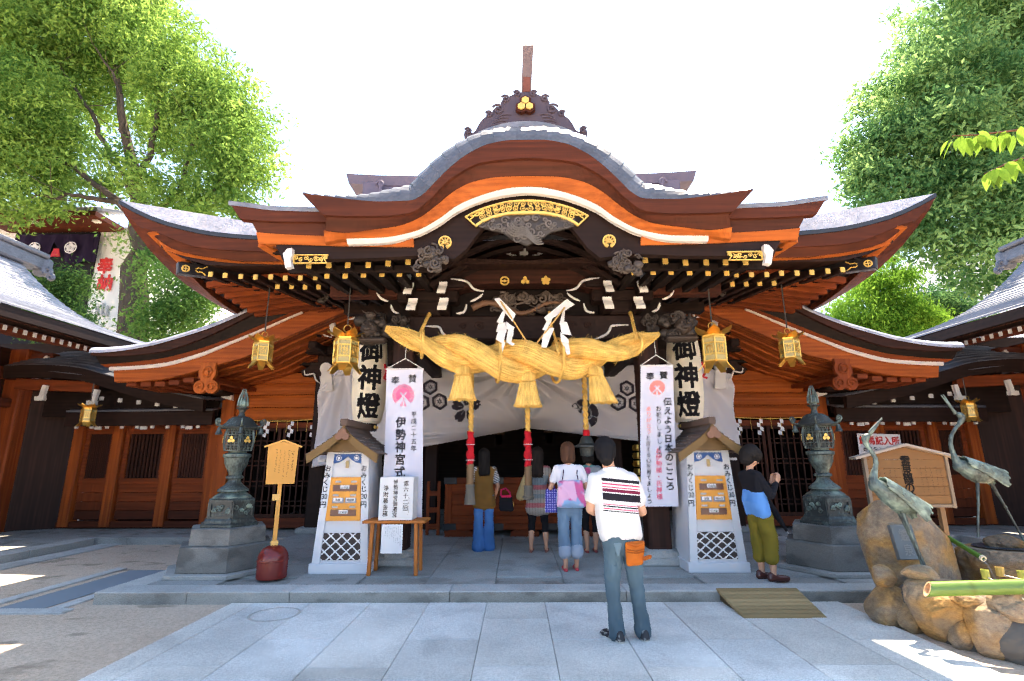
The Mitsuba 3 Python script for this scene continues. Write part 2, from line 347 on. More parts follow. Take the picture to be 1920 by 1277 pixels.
kM = cur((-2.5, 5.9, 4.38), (-2.25, 5.9, 4.35), (-1.92, 5.9, 4.39), (-1.59, 5.9, 4.44), (-1.37, 5.9, 4.53), (-1.14, 5.9, 4.71), (-0.93, 5.9, 4.9), (-0.7, 5.9, 5.03), (-0.36, 5.9, 5.1), (0.01, 5.9, 5.11))
kW = cur((-2.53, 6, 4.28), (-2.28, 6, 4.33), (-1.85, 6, 4.34), (-1.43, 6, 4.42), (-1.12, 6, 4.59), (-0.91, 6, 4.76), (-0.7, 6, 4.87), (-0.38, 6, 4.98), (-0.19, 6, 5.02), (0.01, 6, 5.03))
kV = cur((-2.28, 6.02, 4.26), (-1.86, 6.02, 4.27), (-1.43, 6.02, 4.36), (-1.12, 6.02, 4.52), (-0.91, 6.02, 4.68), (-0.7, 6.02, 4.79), (-0.38, 6.02, 4.9), (0.01, 6.02, 4.95))
wA, wB = abs((-2.76, 5.7, 4.8)[0]), abs((-2.49, 5.72, 4.52)[0]); wM, wW = abs((-2.52, 5.9, 4.38)[0]), abs((-2.53, 6, 4.28)[0]); wV = abs((-2.28, 6.02, 4.26)[0])
part(H, 'gable_edge', band(MB(W(.48)), wA, kA, 5.70, wB, kB, 5.72, .1), 'mat_wood', label='brown outer edge of the undulating front gable')
part(H, 'gable_soffit', band(MB(W(.45)), wB-.03, lambda x: kB(x)+.01, 5.77, wM, kM, 5.9, .09), 'mat_wood')
mb = band(MB(W(.82)), wM+.01, lambda x: kM(x)+.003, 5.88, wW+.02, lambda x: kW(x)-.004, 5.99, .08); part(H, 'gable_shingle_band', mb, 'mat_wood', label='bright orange shingle layer under the gable edge')
part(H, 'white_moulding', band(MB((.60, .56, .50)), wV, lambda x: kW(x)+.004, 5.99, wV-.01, kV, 6.01, .07), 'mat_paint', label='white line that follows the gable curve')
# lower, outer tier of the porch eave
k2a = cur((-3.81, 5.95, 4.84), (-3.52, 5.95, 4.8), (-3.25, 5.95, 4.76), (-2.8, 5.95, 4.74), (-1.27, 5.95, 4.69))
k2b = cur((-3.65, 5.97, 4.6), (-3.13, 5.97, 4.56), (-2.58, 5.97, 4.55), (-1.27, 5.97, 4.52))
k2m = cur((-3.51, 6.05, 4.45), (-3.05, 6.05, 4.41), (-2.37, 6.05, 4.38), (-1.28, 6.05, 4.36))
k2w = cur((-3.45, 6.1, 4.32), (-3.06, 6.1, 4.31), (-2.31, 6.1, 4.28), (-1.28, 6.1, 4.26))
for s in (-1, 1):
    sl = s*np.linspace(.42, 1, 25)
    w2 = [abs(q[0]) for q in ((-3.81, 5.95, 4.84), (-3.65, 5.97, 4.6), (-3.53, 6.05, 4.61), (-3.45, 6.05, 4.42), (-3.45, 6.1, 4.32))]
    part(H, 'eave_edge', band(MB(W(.48)), w2[0], k2a, 5.95, w2[1], k2b, 5.97, .1, sl), 'mat_wood')
    part(H, 'eave_soffit', band(MB(W(.45)), w2[2], lambda x: k2b(x)+.01, 6.02, w2[3], k2m, 6.06, .08, sl), 'mat_wood')
    mb = band(MB(W(.82)), w2[3]+.01, lambda x: k2m(x)+.002, 6.04, w2[4], k2w, 6.11, .08, sl)
    e0 = np.array((-3.43, 6.1, 4.35)); e1 = np.array((-3.27, 6.5, 4.27)); e0[0] = s*abs(e0[0]); e1[0] = s*abs(e1[0])
    bar(mb, e0+[0, .05, -.02], e1+[0, .1, 0], .12, .05); part(H, 'eave_shingle_band', mb, 'mat_wood')
    # roof of the outer tier
    xx = s*np.linspace(1.2, w2[0], 20); yy = np.linspace(5.95, 9.2, 12)
    Pm = np.stack([np.repeat(xx[:, None], 12, 1), np.repeat(yy[None], 20, 0), k2a(xx)[:, None]+.005+.20*(yy[None]-5.95)], -1)
    mb = MB((.75, .2)); slab(mb, Pm, (0, 0, -.06)); part(H, 'porch_roof', mb, 'mat_roof')
# karahafu roof: shingle courses over the rounded verge
def kroof(u, d):                                   # u along the curve (-1..1), d depth from the front edge
    x = u*wA; e = 1e-3; t = np.stack([np.full_like(x, e*2), kA(x+e)-kA(x-e)], -1); t /= np.linalg.norm(t, axis=-1, keepdims=True)
    n = np.stack([-t[..., 1], t[..., 0]], -1); k = .39*np.sqrt(np.clip(1-(1-np.clip(d/.42, 0, 1))**2, 0, 1))*(1-.88*smooth01(np.abs(u), .50, .97))
    return np.stack([x+n[..., 0]*k, 5.72+d, kA(x)+n[..., 1]*k-.10*np.maximum(d-.42, 0)], -1)
def smooth01(x, a, b): t = np.clip((x-a)/(b-a), 0, 1); return t*t*(3-2*t)
uu = np.linspace(-1, 1, 49); dd = np.r_[.42*(1-np.cos(np.linspace(0, np.pi/2, 8))), 1.0, 2.2, 3.2]
ue = np.linspace(-1, 1, 43)
for a, b in zip(ue[:-1], ue[1:]):
    sg = 1 if (a+b) < 0 else -1                    # upper course laps over the lower one
    q = np.array([a, (a+b)/2, b]); sk = np.minimum(dd, .42)[:, None]*.10*(-np.sign(a+b))
    U_, D_ = np.meshgrid(q, dd); Pk = kroof(np.clip(U_+sk*np.minimum(1, 1.2-np.abs(U_)), -1, 1), D_)
    lift = np.array([0, .011, .022]) if sg > 0 else np.array([.022, .011, 0])
    lift = lift[::-1] if sg > 0 else lift[::-1]
    Pk[..., 2] += lift; tone = rng.uniform(.85, 1.12)
    mb = MB((tone*.38, rng.uniform(0, .12))); slab(mb, Pk, (0, 0, -.03)); part(H, 'roof_shingle', mb, 'mat_roof')
# crest of the gable: ridge base, ridge-end ornament and its long projecting tile
def PX(l, y): return [tuple(q) for q in l]
zc = 5.53
mb = MB((.78, .25))
for i, (w, z0, z1, y0) in enumerate(((.70, 5.80, 5.96, 6.00), (.64, 5.90, 6.06, 6.08))):
    xs_ = np.linspace(-w, w, 21); top = z1-.16*(xs_/w)**2; bot = z0-.22*(xs_/w)**2-.1
    loft(mb, np.stack([np.stack([xs_, xs_*0+y0, top], -1), np.stack([xs_, xs_*0+y0, bot], -1), np.stack([xs_, xs_*0+8, bot], -1), np.stack([xs_, xs_*0+8, top+.2], -1)], 1))
ro = part(H, 'ridge_base', mb, 'mat_roof')
yo = 6.20
def opx(pts): return [(p[0], p[2]) for p in pts]
hw = np.array([(0, 6.41), (.10, 6.40), (.18, 6.35), (.27, 6.30), (.30, 6.24), (.27, 6.19), (.35, 6.19), (.40, 6.12), (.405, 6.06), (.47, 6.11), (.475, 6.03), (.52, 5.99), (.565, 5.91), (.60, 5.82), (.64, 5.78), (.68, 5.83), (.735, 5.81), (.74, 5.75), (.72, 5.69), (.62, 5.71), (.5, 5.76), (.42, 5.86), (0, 5.93)])
hw[:, 1] = 1.6+(hw[:, 1]-.005-1.6)*6.20/6.05+.085; hw[:, 0] *= 1.14
og = Polygon(np.vstack([hw, (hw*[-1, 1])[::-1]])).buffer(0)
PUR = (.085, .062, .078); mb = MB(PUR); prism(mb, og, (0, yo+.12, 0), X1, Z1, .12); prism(mb, og.buffer(-.03), (0, yo+.02, 0), X1, Z1, .03)
for s in (-1, 1):
    for (x, z, r) in ((.33, 6.13, .085), (.24, 6.30, .06), (.69, 5.80, .05), (.44, 6.06, .05), (.10, 6.38, .05)):
        tube(mb, spiral((s*x*1.14, yo-.02, z+.185), r, 1.4, X1*s, Z1, ph=.5), .016, 6)
    for k in range(4):
        t = np.linspace(0, 1, 14); tube(mb, np.stack([s*(.20+.03*k+.42*t), t*0+yo-.015, 6.235-.05*k-.26*t**2+.02*np.sin(t*6)], -1), .014, 6)
orn = part(H, 'ridge_end_ornament', mb, 'mat_paint', label='purple grey carved ridge end ornament at the gable crest')
hexa = lambda x, z, r: Polygon([(x+r*math.cos(math.pi/6+k*math.pi/3), z+r*math.sin(math.pi/6+k*math.pi/3)) for k in range(6)])
tri = unary_union([hexa(0, .062, .056), hexa(-.055, -.032, .056), hexa(.055, -.032, .056)])
mb = MB(W(.45)); prism(mb, tri.buffer(.03), (0, yo-.03, 6.335), X1, Z1, .06); part(orn, 'crest_plate', mb, 'mat_wood')
mb = MB(); prism(mb, tri, (0, yo-.093, 6.335), X1, Z1, .02); part(orn, 'gold_crest', mb, 'mat_goldleaf', label='golden three hexagon crest')
pt0, pt1 = np.array((.01, 6.40, 6.52)), np.array((0.04, 5.85, 7.06))
mb = MB((.16, .125, .145)); d_ = unit(pt1-pt0)
hx = np.array([(-.068, -.05), (.068, -.05), (.068, .07), (0, .11), (-.068, .07)])
vv = unit(np.cross(X1, d_))
loft(mb, [[p+X1*a*w-vv*b*w for a, b in hx] for p, w in ((pt0, .95), (pt1, 1.02))]); part(H, 'ridge_pole_tile', mb, 'mat_paint')
mb = MB((.16, .055, .05)); bar(mb, pt0+d_*.1+vv*.052, pt1-d_*.38+vv*.052, .10, .02, up=vv); part(H, 'ridge_pole_soffit', mb, 'mat_paint')

# dark bargeboard with gold fittings
zl = [(-3.1, 6.15, 4.05), (-2.66, 6.15, 4.11), (-1.97, 6.15, 4.12), (-1.36, 6.15, 4.15), (-0.93, 6.15, 4.1), (-0.78, 6.15, 4.23), (-0.65, 6.15, 4.42), (-0.57, 6.15, 4.53), (-0.36, 6.15, 4.65), (0.01, 6.15, 4.7)]
low = [(abs(q[0]), q[2]) for q in zl]; low[-1] = (0, low[-1][1])
xs_ = np.linspace(0, wV+.0, 40); up_ = [(x, kV(x)+.05) for x in xs_]+[(abs(q[0]), q[2]) for q in ((-2.67, 6.15, 4.33), (-3.25, 6.15, 4.34))]
half = up_+low; bg = Polygon(half).buffer(0)
bgp = unary_union([bg, affinity.scale(bg, -1, 1, origin=(0, 0))])
mb = MB(W(.17)); prism(mb, bgp, (0, 6.24, 0), X1, Z1, .11); hafu = part(H, 'bargeboard', mb, 'mat_wood', label='dark bargeboard following the gable')
def mirror(q, s): return np.array([s*abs(q[0]), q[1], q[2]]) if s else np.array(q)
for s in (-1, 1):
    mb = MB(WH); A = [(.0, .12), (.06, .13), (.07, .03), (.05, -.02), (.08, -.12), (.0, -.14), (-.03, -.02), (-.05, .05)]
    c = np.array((-3.04, 6.08, 4.1)); prism(mb, [(s*-a, b) for a, b in A], (s*abs(c[0]), 6.12, c[2]), X1, Z1, .08); part(hafu, 'white_end', mb, 'mat_paint')
    # gilt plate
    p0, p1 = np.array((-2.97, 6.08, 4.16)), np.array((-2.53, 6.08, 4.04)); w, h = p1[0]-p0[0], p0[2]-p1[2]
    o = np.array([s*(abs(p0[0]+p1[0])/2), 6.10, (p0[2]+p1[2])/2])
    F = Polygon([(-w/2, -h/2), (w/2, -h/2), (w/2-.05, 0), (w/2, h/2), (-w/2, h/2)]); F = affinity.scale(F, -s, 1, origin=(0, 0))
    gf = F.difference(F.buffer(-.010)); mb = MB(); prism(mb, gf, o+[0, .02, 0], X1, Z1, .035)
    for k in range(7): tube(mb, spiral(o+[-s*(w*(k/7-.43)), -.008, .012*(-1)**k], .030, 1.3, X1*(1 if k % 2 else -1), Z1, ph=k), .0065, 5)
    for e in (-1, 1): tube(mb, [o+[-s*(.05+.02*i), -.008, e*(.018+.012*math.sin(i*1.5))] for i in range(6)], .007, 5)
    part(hafu, 'gilt_plate', mb, 'mat_goldleaf')
    mb = MB(); c = np.array((-1.02, 6.08, 4.32)); c[0] = s*1.05
    th = np.linspace(0, 2*np.pi, 25)[:-1]; ring = lambda r: Polygon(np.stack([r*np.cos(th), r*np.sin(th)], -1))
    g = ring(.085).difference(ring(.070)).difference(sbox(-.04, -.1, .04, -.04))
    for k in range(7): g = g.union(affinity.rotate(sbox(-.006, .02, .006, .075), k*40-120, origin=(0, 0)))
    g = g.union(ring(.024).difference(ring(.010))).union(affinity.translate(ring(.02).difference(ring(.008)), -.03, -.06)).union(affinity.translate(ring(.02).difference(ring(.008)), .03, -.06))
    prism(mb, g, c+[0, .05, 0], X1, Z1, .035); part(hafu, 'gold_crest', mb, 'mat_goldleaf')
# arched gilt panel at the top of the gable
ga = [(.0, 5.03), (.2, 5.02), (.42, 4.97), (.62, 4.90), (.80, 4.80)]
gb = [(.0, 4.83), (.2, 4.825), (.40, 4.785), (.55, 4.725), (.655, 4.655)]
zt, zb = PchipInterpolator(*zip(*ga)), PchipInterpolator(*zip(*gb))
dz = np.array((0.01, 6.05, 4.89))[2]-5.03
xs_ = np.linspace(0, .80, 18); xb = np.linspace(.655, 0, 16)
hp = [(x, float(zt(x))+dz) for x in xs_]+[(x, float(zb(x))+dz) for x in xb]; gp = Polygon(hp).buffer(0); gp = unary_union([gp, affinity.scale(gp, -1, 1, origin=(0, 0))])
mb = MB(W(.08)); prism(mb, gp, (0, 6.13, 0), X1, Z1, .03); pan = part(hafu, 'gilt_panel', mb, 'mat_wood', label='gilt openwork arch panel at the gable top')
mb = MB(); prism(mb, gp.difference(gp.buffer(-.016)), (0, 6.10, 0), X1, Z1, .03)
prism(mb, Polygon([(x, float(zb(abs(x)))+dz) for x in np.linspace(-.655, .655, 31)]+[(x, float(zb(abs(x)))+dz+.035) for x in np.linspace(.655, -.655, 31)]), (0, 6.095, 0), X1, Z1, .03)
for s in (-1, 1):
    for k in range(7):
        x = .05+.088*k; zc_ = float(zt(x)+zb(min(x, .655)))/2+dz+.015; h_ = float(zt(x)-zb(min(x, .655)))*.36
        for e in (-1, 1):
            tube(mb, spiral((s*x, 6.08, zc_+e*h_*.42), h_*.62, 1.5, X1*s*e, Z1*e, ph=k*.9), .0075, 5)
    for e in (-1, 1): tube(mb, [(s*(.55+.03*i), 6.08, float(zt(.55+.03*i))+dz-.06+e*.022*math.cos(i*1.1)) for i in range(7)], .009, 5)
part(pan, 'filigree', mb, 'mat_goldleaf')
def carving(par, name, c, w, h, seed, n=26, tone=.22, mat='mat_paint', dep=.12, outline=None, label=None, rr=.5):
    r = np.random.default_rng(seed); mb = MB(); c = np.array(c, float)
    for k in range(n):
        u, v = r.uniform(-1, 1), r.uniform(-1, 1)
        if u*u+v*v > 1: u, v = u*.6, v*.6
        p = c+[u*w/2, r.uniform(-dep/2, dep/4), v*h/2]; q = r.uniform(.10, .2)*min(w, h)
        mb.col(np.array((.078, .061, .050) if 'lion' not in name else (.045, .034, .027))*(tone/.24)*r.uniform(.6, 1.35))
        if r.random() < rr: tube(mb, spiral(p-[0, .02, 0], q*1.1, r.uniform(.9, 1.6), X1*r.choice([-1, 1]), Z1, n=16, ph=r.uniform(0, 6)), np.linspace(q*.34, q*.14, 16), 6)
        else: ico(mb, p+[0, .03, 0], (q*1.2, q*.8, q), 1, .35, 2.5, seed+k)
        if k % 3 == 0:
            t = np.linspace(0, 1, 9); d = r.uniform(-1, 1, 3)*[w*.25, .03, h*.25]
            tube(mb, p+t[:, None]*d+np.stack([np.sin(t*5)*.02*w, t*0-.03, np.cos(t*5)*.03*h], -1), np.linspace(q*.3, q*.1, 9), 6)
    return part(par, name, mb, mat, True, label)
cc = np.array((0.01, 6.1, 4.52))
pd = affinity.translate(Polygon([(-.62, .11), (-.5, .15), (0, .17), (.5, .15), (.62, .11), (.60, .02), (.46, -.02), (.30, -.06), (.17, -.16), (0, -.235), (-.17, -.16), (-.30, -.06), (-.46, -.02), (-.60, .02)]), 0, cc[2]).buffer(.01)
mb = MB((.05, .043, .04)); prism(mb, pd, (0, 6.16, 0), X1, Z1, .06)
for k in range(46):
    for _ in range(20):
        x, z = rng.uniform(-.6, .6), cc[2]+rng.uniform(-.22, .16)
        if pd.buffer(-.02).contains(Point(x, z)): break
    mb.col(np.array((.12, .105, .095))*rng.uniform(.7, 1.3)); tube(mb, spiral((x, 6.085+rng.uniform(-.01, .015), z), rng.uniform(.03, .06), 1.3, X1*rng.choice([-1, 1]), Z1, n=14, ph=rng.uniform(0, 6)), np.linspace(.014, .008, 14), 5)
for k in range(5):
    t = np.linspace(-1, 1, 24); mb.col((.13, .115, .10)); tube(mb, np.stack([t*.17*(1+.1*k)-.03, t*0+6.07, cc[2]-.05-.028*k-.09*t+.03*np.cos(t*5)], -1), .012, 5)
part(hafu, 'gable_pendant', mb, 'mat_paint', True, 'carved grey pendant of waves below the gilt panel')
carving(H, 'dragon_carving', (-1.23, 6.08, np.array((-1.19, 6.1, 4.06))[2]), .38, .34, 3, 34, .24, label='carved dragon head left of the gable pendant')
carving(H, 'dragon_carving', (1.26, 6.08, np.array((1.32, 6.1, 3.99))[2]), .42, .28, 5, 34, .24, label='carved dragon head right of the gable pendant')

# rafters of the porch and of the main roof, gold capped
gold_cap = MB(); box(gold_cap, (0, 0, 0), (.074, .02, .084), ch=.006); CAP = shape(gold_cap, 'mat_goldleaf')
def rafter(x, y, z, L, rise, w=.085, h=.1, cap=True, tone=.05):
    mb = MB(W(tone, 1)); bar(mb, (x, y, z), (x, y+L, z+L*rise), w, h); k = part(H, 'rafter', mb, 'mat_wood')
    if cap: inst(k, 'gold_cap', CAP, M4((x, y-.008, z)))
z1, z2 = np.array((-2.43, 6.55, 4.19))[2], np.array((-2.16, 6.85, 4.16))[2]
for s in (-1, 1):
    for i in range(6):
        q = [(-2.96, 6.55, 4.19), (-2.69, 6.55, 4.19), (-2.43, 6.55, 4.19), (-2.15, 6.55, 4.19), (-1.88, 6.55, 4.21), (-1.61, 6.55, 4.23)][i]; rafter(s*abs(q[0]), 6.55, q[2], 2.2, .10)
        q = [(-2.82, 6.85, 4.15), (-2.56, 6.85, 4.15), (-2.3, 6.85, 4.16), (-2.04, 6.85, 4.17), (-1.79, 6.85, 4.17), (-1.52, 6.85, 4.17)][i]; rafter(s*abs(q[0]), 6.85, q[2], 1.9, .10)
for s in (-1, 1):
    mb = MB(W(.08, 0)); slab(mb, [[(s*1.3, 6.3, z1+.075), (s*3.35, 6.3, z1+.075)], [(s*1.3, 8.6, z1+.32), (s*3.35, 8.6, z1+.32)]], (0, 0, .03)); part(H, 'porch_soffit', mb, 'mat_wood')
    mb = MB(W(.08, 0)); box(mb, (s*2.3, 6.72, z1+.005), (2.0, .05, .1)); part(H, 'porch_fillet', mb, 'mat_wood')

# ---------------------------------------------------------------- main roof of the hall
wE = abs((-6.2, 7.1, 5.43)[0]); kE = cur((-6.2, 7.1, 5.43), (-5.85, 7.1, 5.24), (-5.5, 7.1, 5.09), (-5.16, 7.1, 4.99), (-4.82, 7.1, 4.91), (-4.48, 7.1, 4.86), (-4, 7.1, 4.82), (-3.06, 7.1, 4.78), (-0.04, 7.1, 4.69))
kE2 = cur((-5.87, 7.13, 5.08), (-5.64, 7.13, 5), (-5.32, 7.13, 4.87), (-4.97, 7.13, 4.74), (-4.64, 7.13, 4.69), (-4.15, 7.13, 4.66), (-3.7, 7.13, 4.64), (-0.04, 7.13, 4.55))
kE3 = cur((-5.58, 7.25, 4.88), (-5.39, 7.25, 4.76), (-5.04, 7.25, 4.65), (-4.69, 7.25, 4.59), (-4.19, 7.25, 4.54), (-3.75, 7.25, 4.53), (-0.04, 7.25, 4.46))
kE4 = cur((-5.52, 7.32, 4.77), (-5.34, 7.32, 4.7), (-5.08, 7.32, 4.64), (-4.73, 7.32, 4.58), (-4.23, 7.32, 4.54), (-0.04, 7.32, 4.45))
wE2, wE3, wE4 = abs((-5.87, 7.13, 5.08)[0]), abs((-5.62, 7.25, 4.9)[0]), abs((-5.55, 7.32, 4.79)[0])
baseE = float(kE(3.4))
def fE(v): return .47*v+.055*v*v
def zroof(x, y):
    x = np.abs(x); u, v = np.maximum(wE-x, 0), np.maximum(y-7.1, 0)
    L = lambda d: np.maximum(kE(np.maximum(wE-d, 0))-baseE, 0)
    g = lambda q: np.clip(1-q/2.5, 0, 1)
    fr = baseE+fE(v)+L(u)*g(v); si = baseE+fE(u)+L(v)*g(u)
    return np.where((u < 1.62) | (u < v)*(u < 1.62), np.minimum(fr, si), fr)
for s in (-1, 1):
    sl = s*np.linspace(.45, 1, 41)
    part(H, 'main_eave_edge', band(MB(W(.49)), wE, kE, 7.10, wE2, kE2, 7.13, .1, sl), 'mat_wood')
    part(H, 'main_eave_soffit', band(MB(W(.48)), wE2-.02, lambda x: kE2(x)+.005, 7.16, wE3, kE3, 7.25, .08, sl), 'mat_wood')
    mb = band(MB(W(.82)), wE3+.03, lambda x: kE3(x)+.002, 7.24, wE4, kE4, 7.32, .08, sl)
    q0, q1 = np.array((-5.65, 7.16, 5)), np.array((-5.46, 7.75, 4.69)); q0[0] = s*abs(q0[0]); q1[0] = s*abs(q1[0]); bar(mb, q0, q1, .2, .05)
    part(H, 'main_eave_shingle_band', mb, 'mat_wood')
ncr = 11
for i in range(ncr):
    v0, v1 = 4.9*i/ncr, 4.9*(i+1)/ncr+.06
    for s in (-1, 1):
        xm = lambda v: np.where(v < 1.62, wE-v, 3.7)
        q = np.linspace(.0, 1, 25); rows = []
        for k, v in enumerate((v0, (v0+v1)/2, v1)):
            x = s*xm(np.array(v))*q; rows.append(np.stack([x, x*0+7.1+v, zroof(x, x*0+7.1+v)+.06*(1-k/2)+.004], -1))
        mb = MB((rng.uniform(1.75, 2.15), .4)); slab(mb, np.array(rows), (0, 0, -.045)); e0 = rows[0]; loft(mb, np.stack([e0+[0, -.012, .004], e0+[0, .01, .004], e0+[0, .01, -.06], e0+[0, -.012, -.06]], 1), a=(.10, .4)); part(H, 'main_roof_course', mb, 'mat_roof')
        if v0 < 1.6:
            u0, u1 = v0, min(v1, 1.66); y_ = lambda u: np.linspace(7.1+u, 14.5, 21); rows = []
            for k, u in enumerate((u0, (u0+u1)/2, u1)):
                y = y_(u); x = y*0+s*(wE-u); rows.append(np.stack([x, y, zroof(x, np.minimum(y, 10.5))+.026*(1-k/2)+.004], -1))
            mb = MB((rng.uniform(1.2, 1.45), .6)); slab(mb, np.array(rows), (0, 0, -.03)); part(H, 'main_roof_course', mb, 'mat_roof')
mb = MB(W(.12))
for s in (-1, 1):                                  # gable ends above the side slopes, side eave edge
    v = np.linspace(1.62, 4.9, 8); x = s*3.72
    fr = np.stack([v*0+x, 7.1+v, baseE+fE(v)-.03], -1); lo = fr.copy(); lo[:, 2] = baseE+fE(1.62)-.05
    loft(mb, np.stack([fr, lo, lo+[-s*.08, 0, 0], fr+[-s*.08, 0, 0]], 1))
    y = np.linspace(7.12, 14.5, 25); x = y*0+s*(wE-.01); z = zroof(x, y)
    x2 = s*(wE-.5*np.clip(1-(y-7.1)*.0, 0, 1)*.35)
    loft(mb, np.stack([np.stack([x, y, z], -1), np.stack([x*.985, y+.02, z-.17], -1), np.stack([x*.90, y+.1, z-.42], -1), np.stack([x*.90, y+.1, z-.3], -1)], 1), a=W(.53))
box(mb, (0, 12.02, 6.4), (7.3, .06, 3.6)); part(H, 'roof_end_board', mb, 'mat_wood')
# main ridge with upturned ends
mb = MB((.15, .12, .155)); zr = 8.16
box(mb, (0, 12.0, zr+.05), (7.7, .5, .5)); box(mb, (0, 11.98, zr-.28), (7.9, .62, .2))
xs_ = np.linspace(-4.42, 4.42, 31); zz = zr+.42+.10*(np.abs(xs_)/4.42)**4
loft(mb, np.stack([np.stack([xs_, xs_*0+11.66, zz], -1), np.stack([xs_, xs_*0+12.36, zz], -1), np.stack([xs_*.985, xs_*0+12.3, zz-.24], -1), np.stack([xs_*.985, xs_*0+11.72, zz-.24], -1)], 1))
for s in (-1, 1):
    box(mb, (s*3.72, 11.68, zr+.02), (.42, .3, .36)); tube(mb, spiral((s*3.50, 11.5, zr+.12), .1, 1.2, X1*s, Z1), .035, 6); tube(mb, [(s*3.5, 11.5, zr+.2), (s*3.48, 11.5, zr-.05), (s*3.56, 11.5, zr-.22)], .04, 6)
part(H, 'main_ridge', mb, 'mat_paint', label='purple grey ridge beam of the main roof showing behind the gable')
# soffit and rafters of the main eave
xs_ = np.linspace(-5.62, 5.62, 31); ys_ = np.r_[np.linspace(7.34, 9, 6), 10, 11.2, 12.2]
G = np.stack([np.repeat(xs_[None], len(ys_), 0), np.repeat(ys_[:, None], 31, 1), 0*ys_[:, None]+0*xs_[None]], -1)
G[..., 2] = np.minimum(zroof(G[..., 0], G[..., 1])-.30, 4.50+.20*(G[..., 1]-7.3)+.3*np.maximum(np.abs(G[..., 0])-4.6, 0)**2)
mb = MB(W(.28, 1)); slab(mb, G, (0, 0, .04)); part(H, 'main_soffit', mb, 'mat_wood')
for s in (-1, 1):
    for i in range(11):
        q = [(-4.92, 7.55, 4.45), (-4.69, 7.55, 4.43), (-4.44, 7.55, 4.41), (-4.21, 7.55, 4.4), (-3.97, 7.55, 4.4), (-3.74, 7.55, 4.38)][min(i, 5)]
        rafter(s*(abs(q[0])-.235*max(i-5, 0)), 7.55, q[2], 3.2, .13, tone=.2)
    for i in range(8):
        q = [(-4.02, 7.9, 4.35), (-3.79, 7.9, 4.35), (-3.57, 7.9, 4.34), (-3.35, 7.9, 4.34)][min(i, 3)]
        rafter(s*(abs(q[0])-.228*max(i-3, 0)), 7.9, q[2]+.01, 3.0, .13, tone=.2)
    for i in range(13):
        mb = MB(W(.66 if i < 8 else .55, 3)); y = 8.06+.265*i; z = 4.45-.06*min(i, 8)/8
        bar(mb, (s*5.27, y, z), (s*3.2, y, z+.26), .085, .10); part(H, 'side_rafter', mb, 'mat_wood')
    mb = MB((.02, .018, .02)); c0, c1 = np.array((s*5.42, 7.48, 4.53)), np.array((s*4.0, 8.9, 4.75)); bar(mb, c0, c1, .15, .19, ch=.01)
    k = part(H, 'corner_rafter', mb, 'mat_gloss', label='black lacquered corner rafter with gilt end')
    mb = MB(); n = unit(c0-c1); rgt = np.array([-n[1], n[0], 0])*1
    side = unit(np.cross(n, Z1)); side = side*np.sign(-side[1])
    o = c0-n*.10+side*.08+[0, 0, -.01]
    dd_ = np.linspace(0, 2*np.pi, 13); tube(mb, o+np.stack([np.cos(dd_)]*3, -1)*n*.05+np.stack([np.sin(dd_)]*3, -1)*Z1*.05, .012, 5)
    for a in range(4): tube(mb, [o, o+n*.04*math.cos(a*1.57)+Z1*.04*math.sin(a*1.57)], .009, 5)
    part(k, 'gilt_crest', mb, 'mat_goldleaf'); mb = MB()
    for e in (-1, 1): tube(mb, [o-n*(.14+.03*i)+Z1*e*(.012+.010*i+.012*math.sin(i*1.6)) for i in range(6)], .010, 5)
    part(k, 'gilt_fitting', mb, 'mat_goldleaf')

# ---------------------------------------------------------------- side gables with broad bargeboards
def hc(*pts): return cur(*pts)
g0 = hc((-7.96, 9.6, 3.72), (-7.23, 9.6, 3.83), (-6.57, 9.6, 4.02), (-6.04, 9.6, 4.2), (-5.54, 9.6, 4.43), (-4.85, 9.6, 4.8), (-3.63, 9.6, 5.42))
g1 = hc((-8.18, 9.6, 3.59), (-8, 9.6, 3.58), (-7.07, 9.6, 3.65), (-6.28, 9.6, 3.9), (-5.82, 9.6, 4.12), (-5.33, 9.6, 4.39), (-4.63, 9.6, 4.8), (-3.62, 9.6, 5.37))
g2 = hc((-8.28, 9.78, 3.45), (-7.18, 9.78, 3.54), (-6.36, 9.78, 3.74), (-5.89, 9.78, 3.91), (-5.39, 9.78, 4.13), (-4.55, 9.78, 4.5), (-3.65, 9.78, 4.93))
g3 = hc((-8.13, 9.85, 3.41), (-7.21, 9.85, 3.46), (-6.4, 9.85, 3.66), (-5.92, 9.85, 3.85), (-5.42, 9.85, 4.06), (-4.57, 9.85, 4.45), (-3.67, 9.85, 4.84))
g4 = hc((-8.12, 9.86, 3.34), (-7.21, 9.86, 3.39), (-6.39, 9.86, 3.59), (-5.92, 9.86, 3.79), (-5.42, 9.86, 4.01), (-4.57, 9.86, 4.41), (-3.67, 9.86, 4.8))
g5 = hc((-8.03, 9.9, 3.12), (-7.2, 9.9, 3.16), (-6.66, 9.9, 3.27), (-6.28, 9.9, 3.38), (-5.91, 9.9, 3.49), (-5.57, 9.9, 3.58), (-4.89, 9.9, 3.92), (-3.97, 9.9, 4.35))
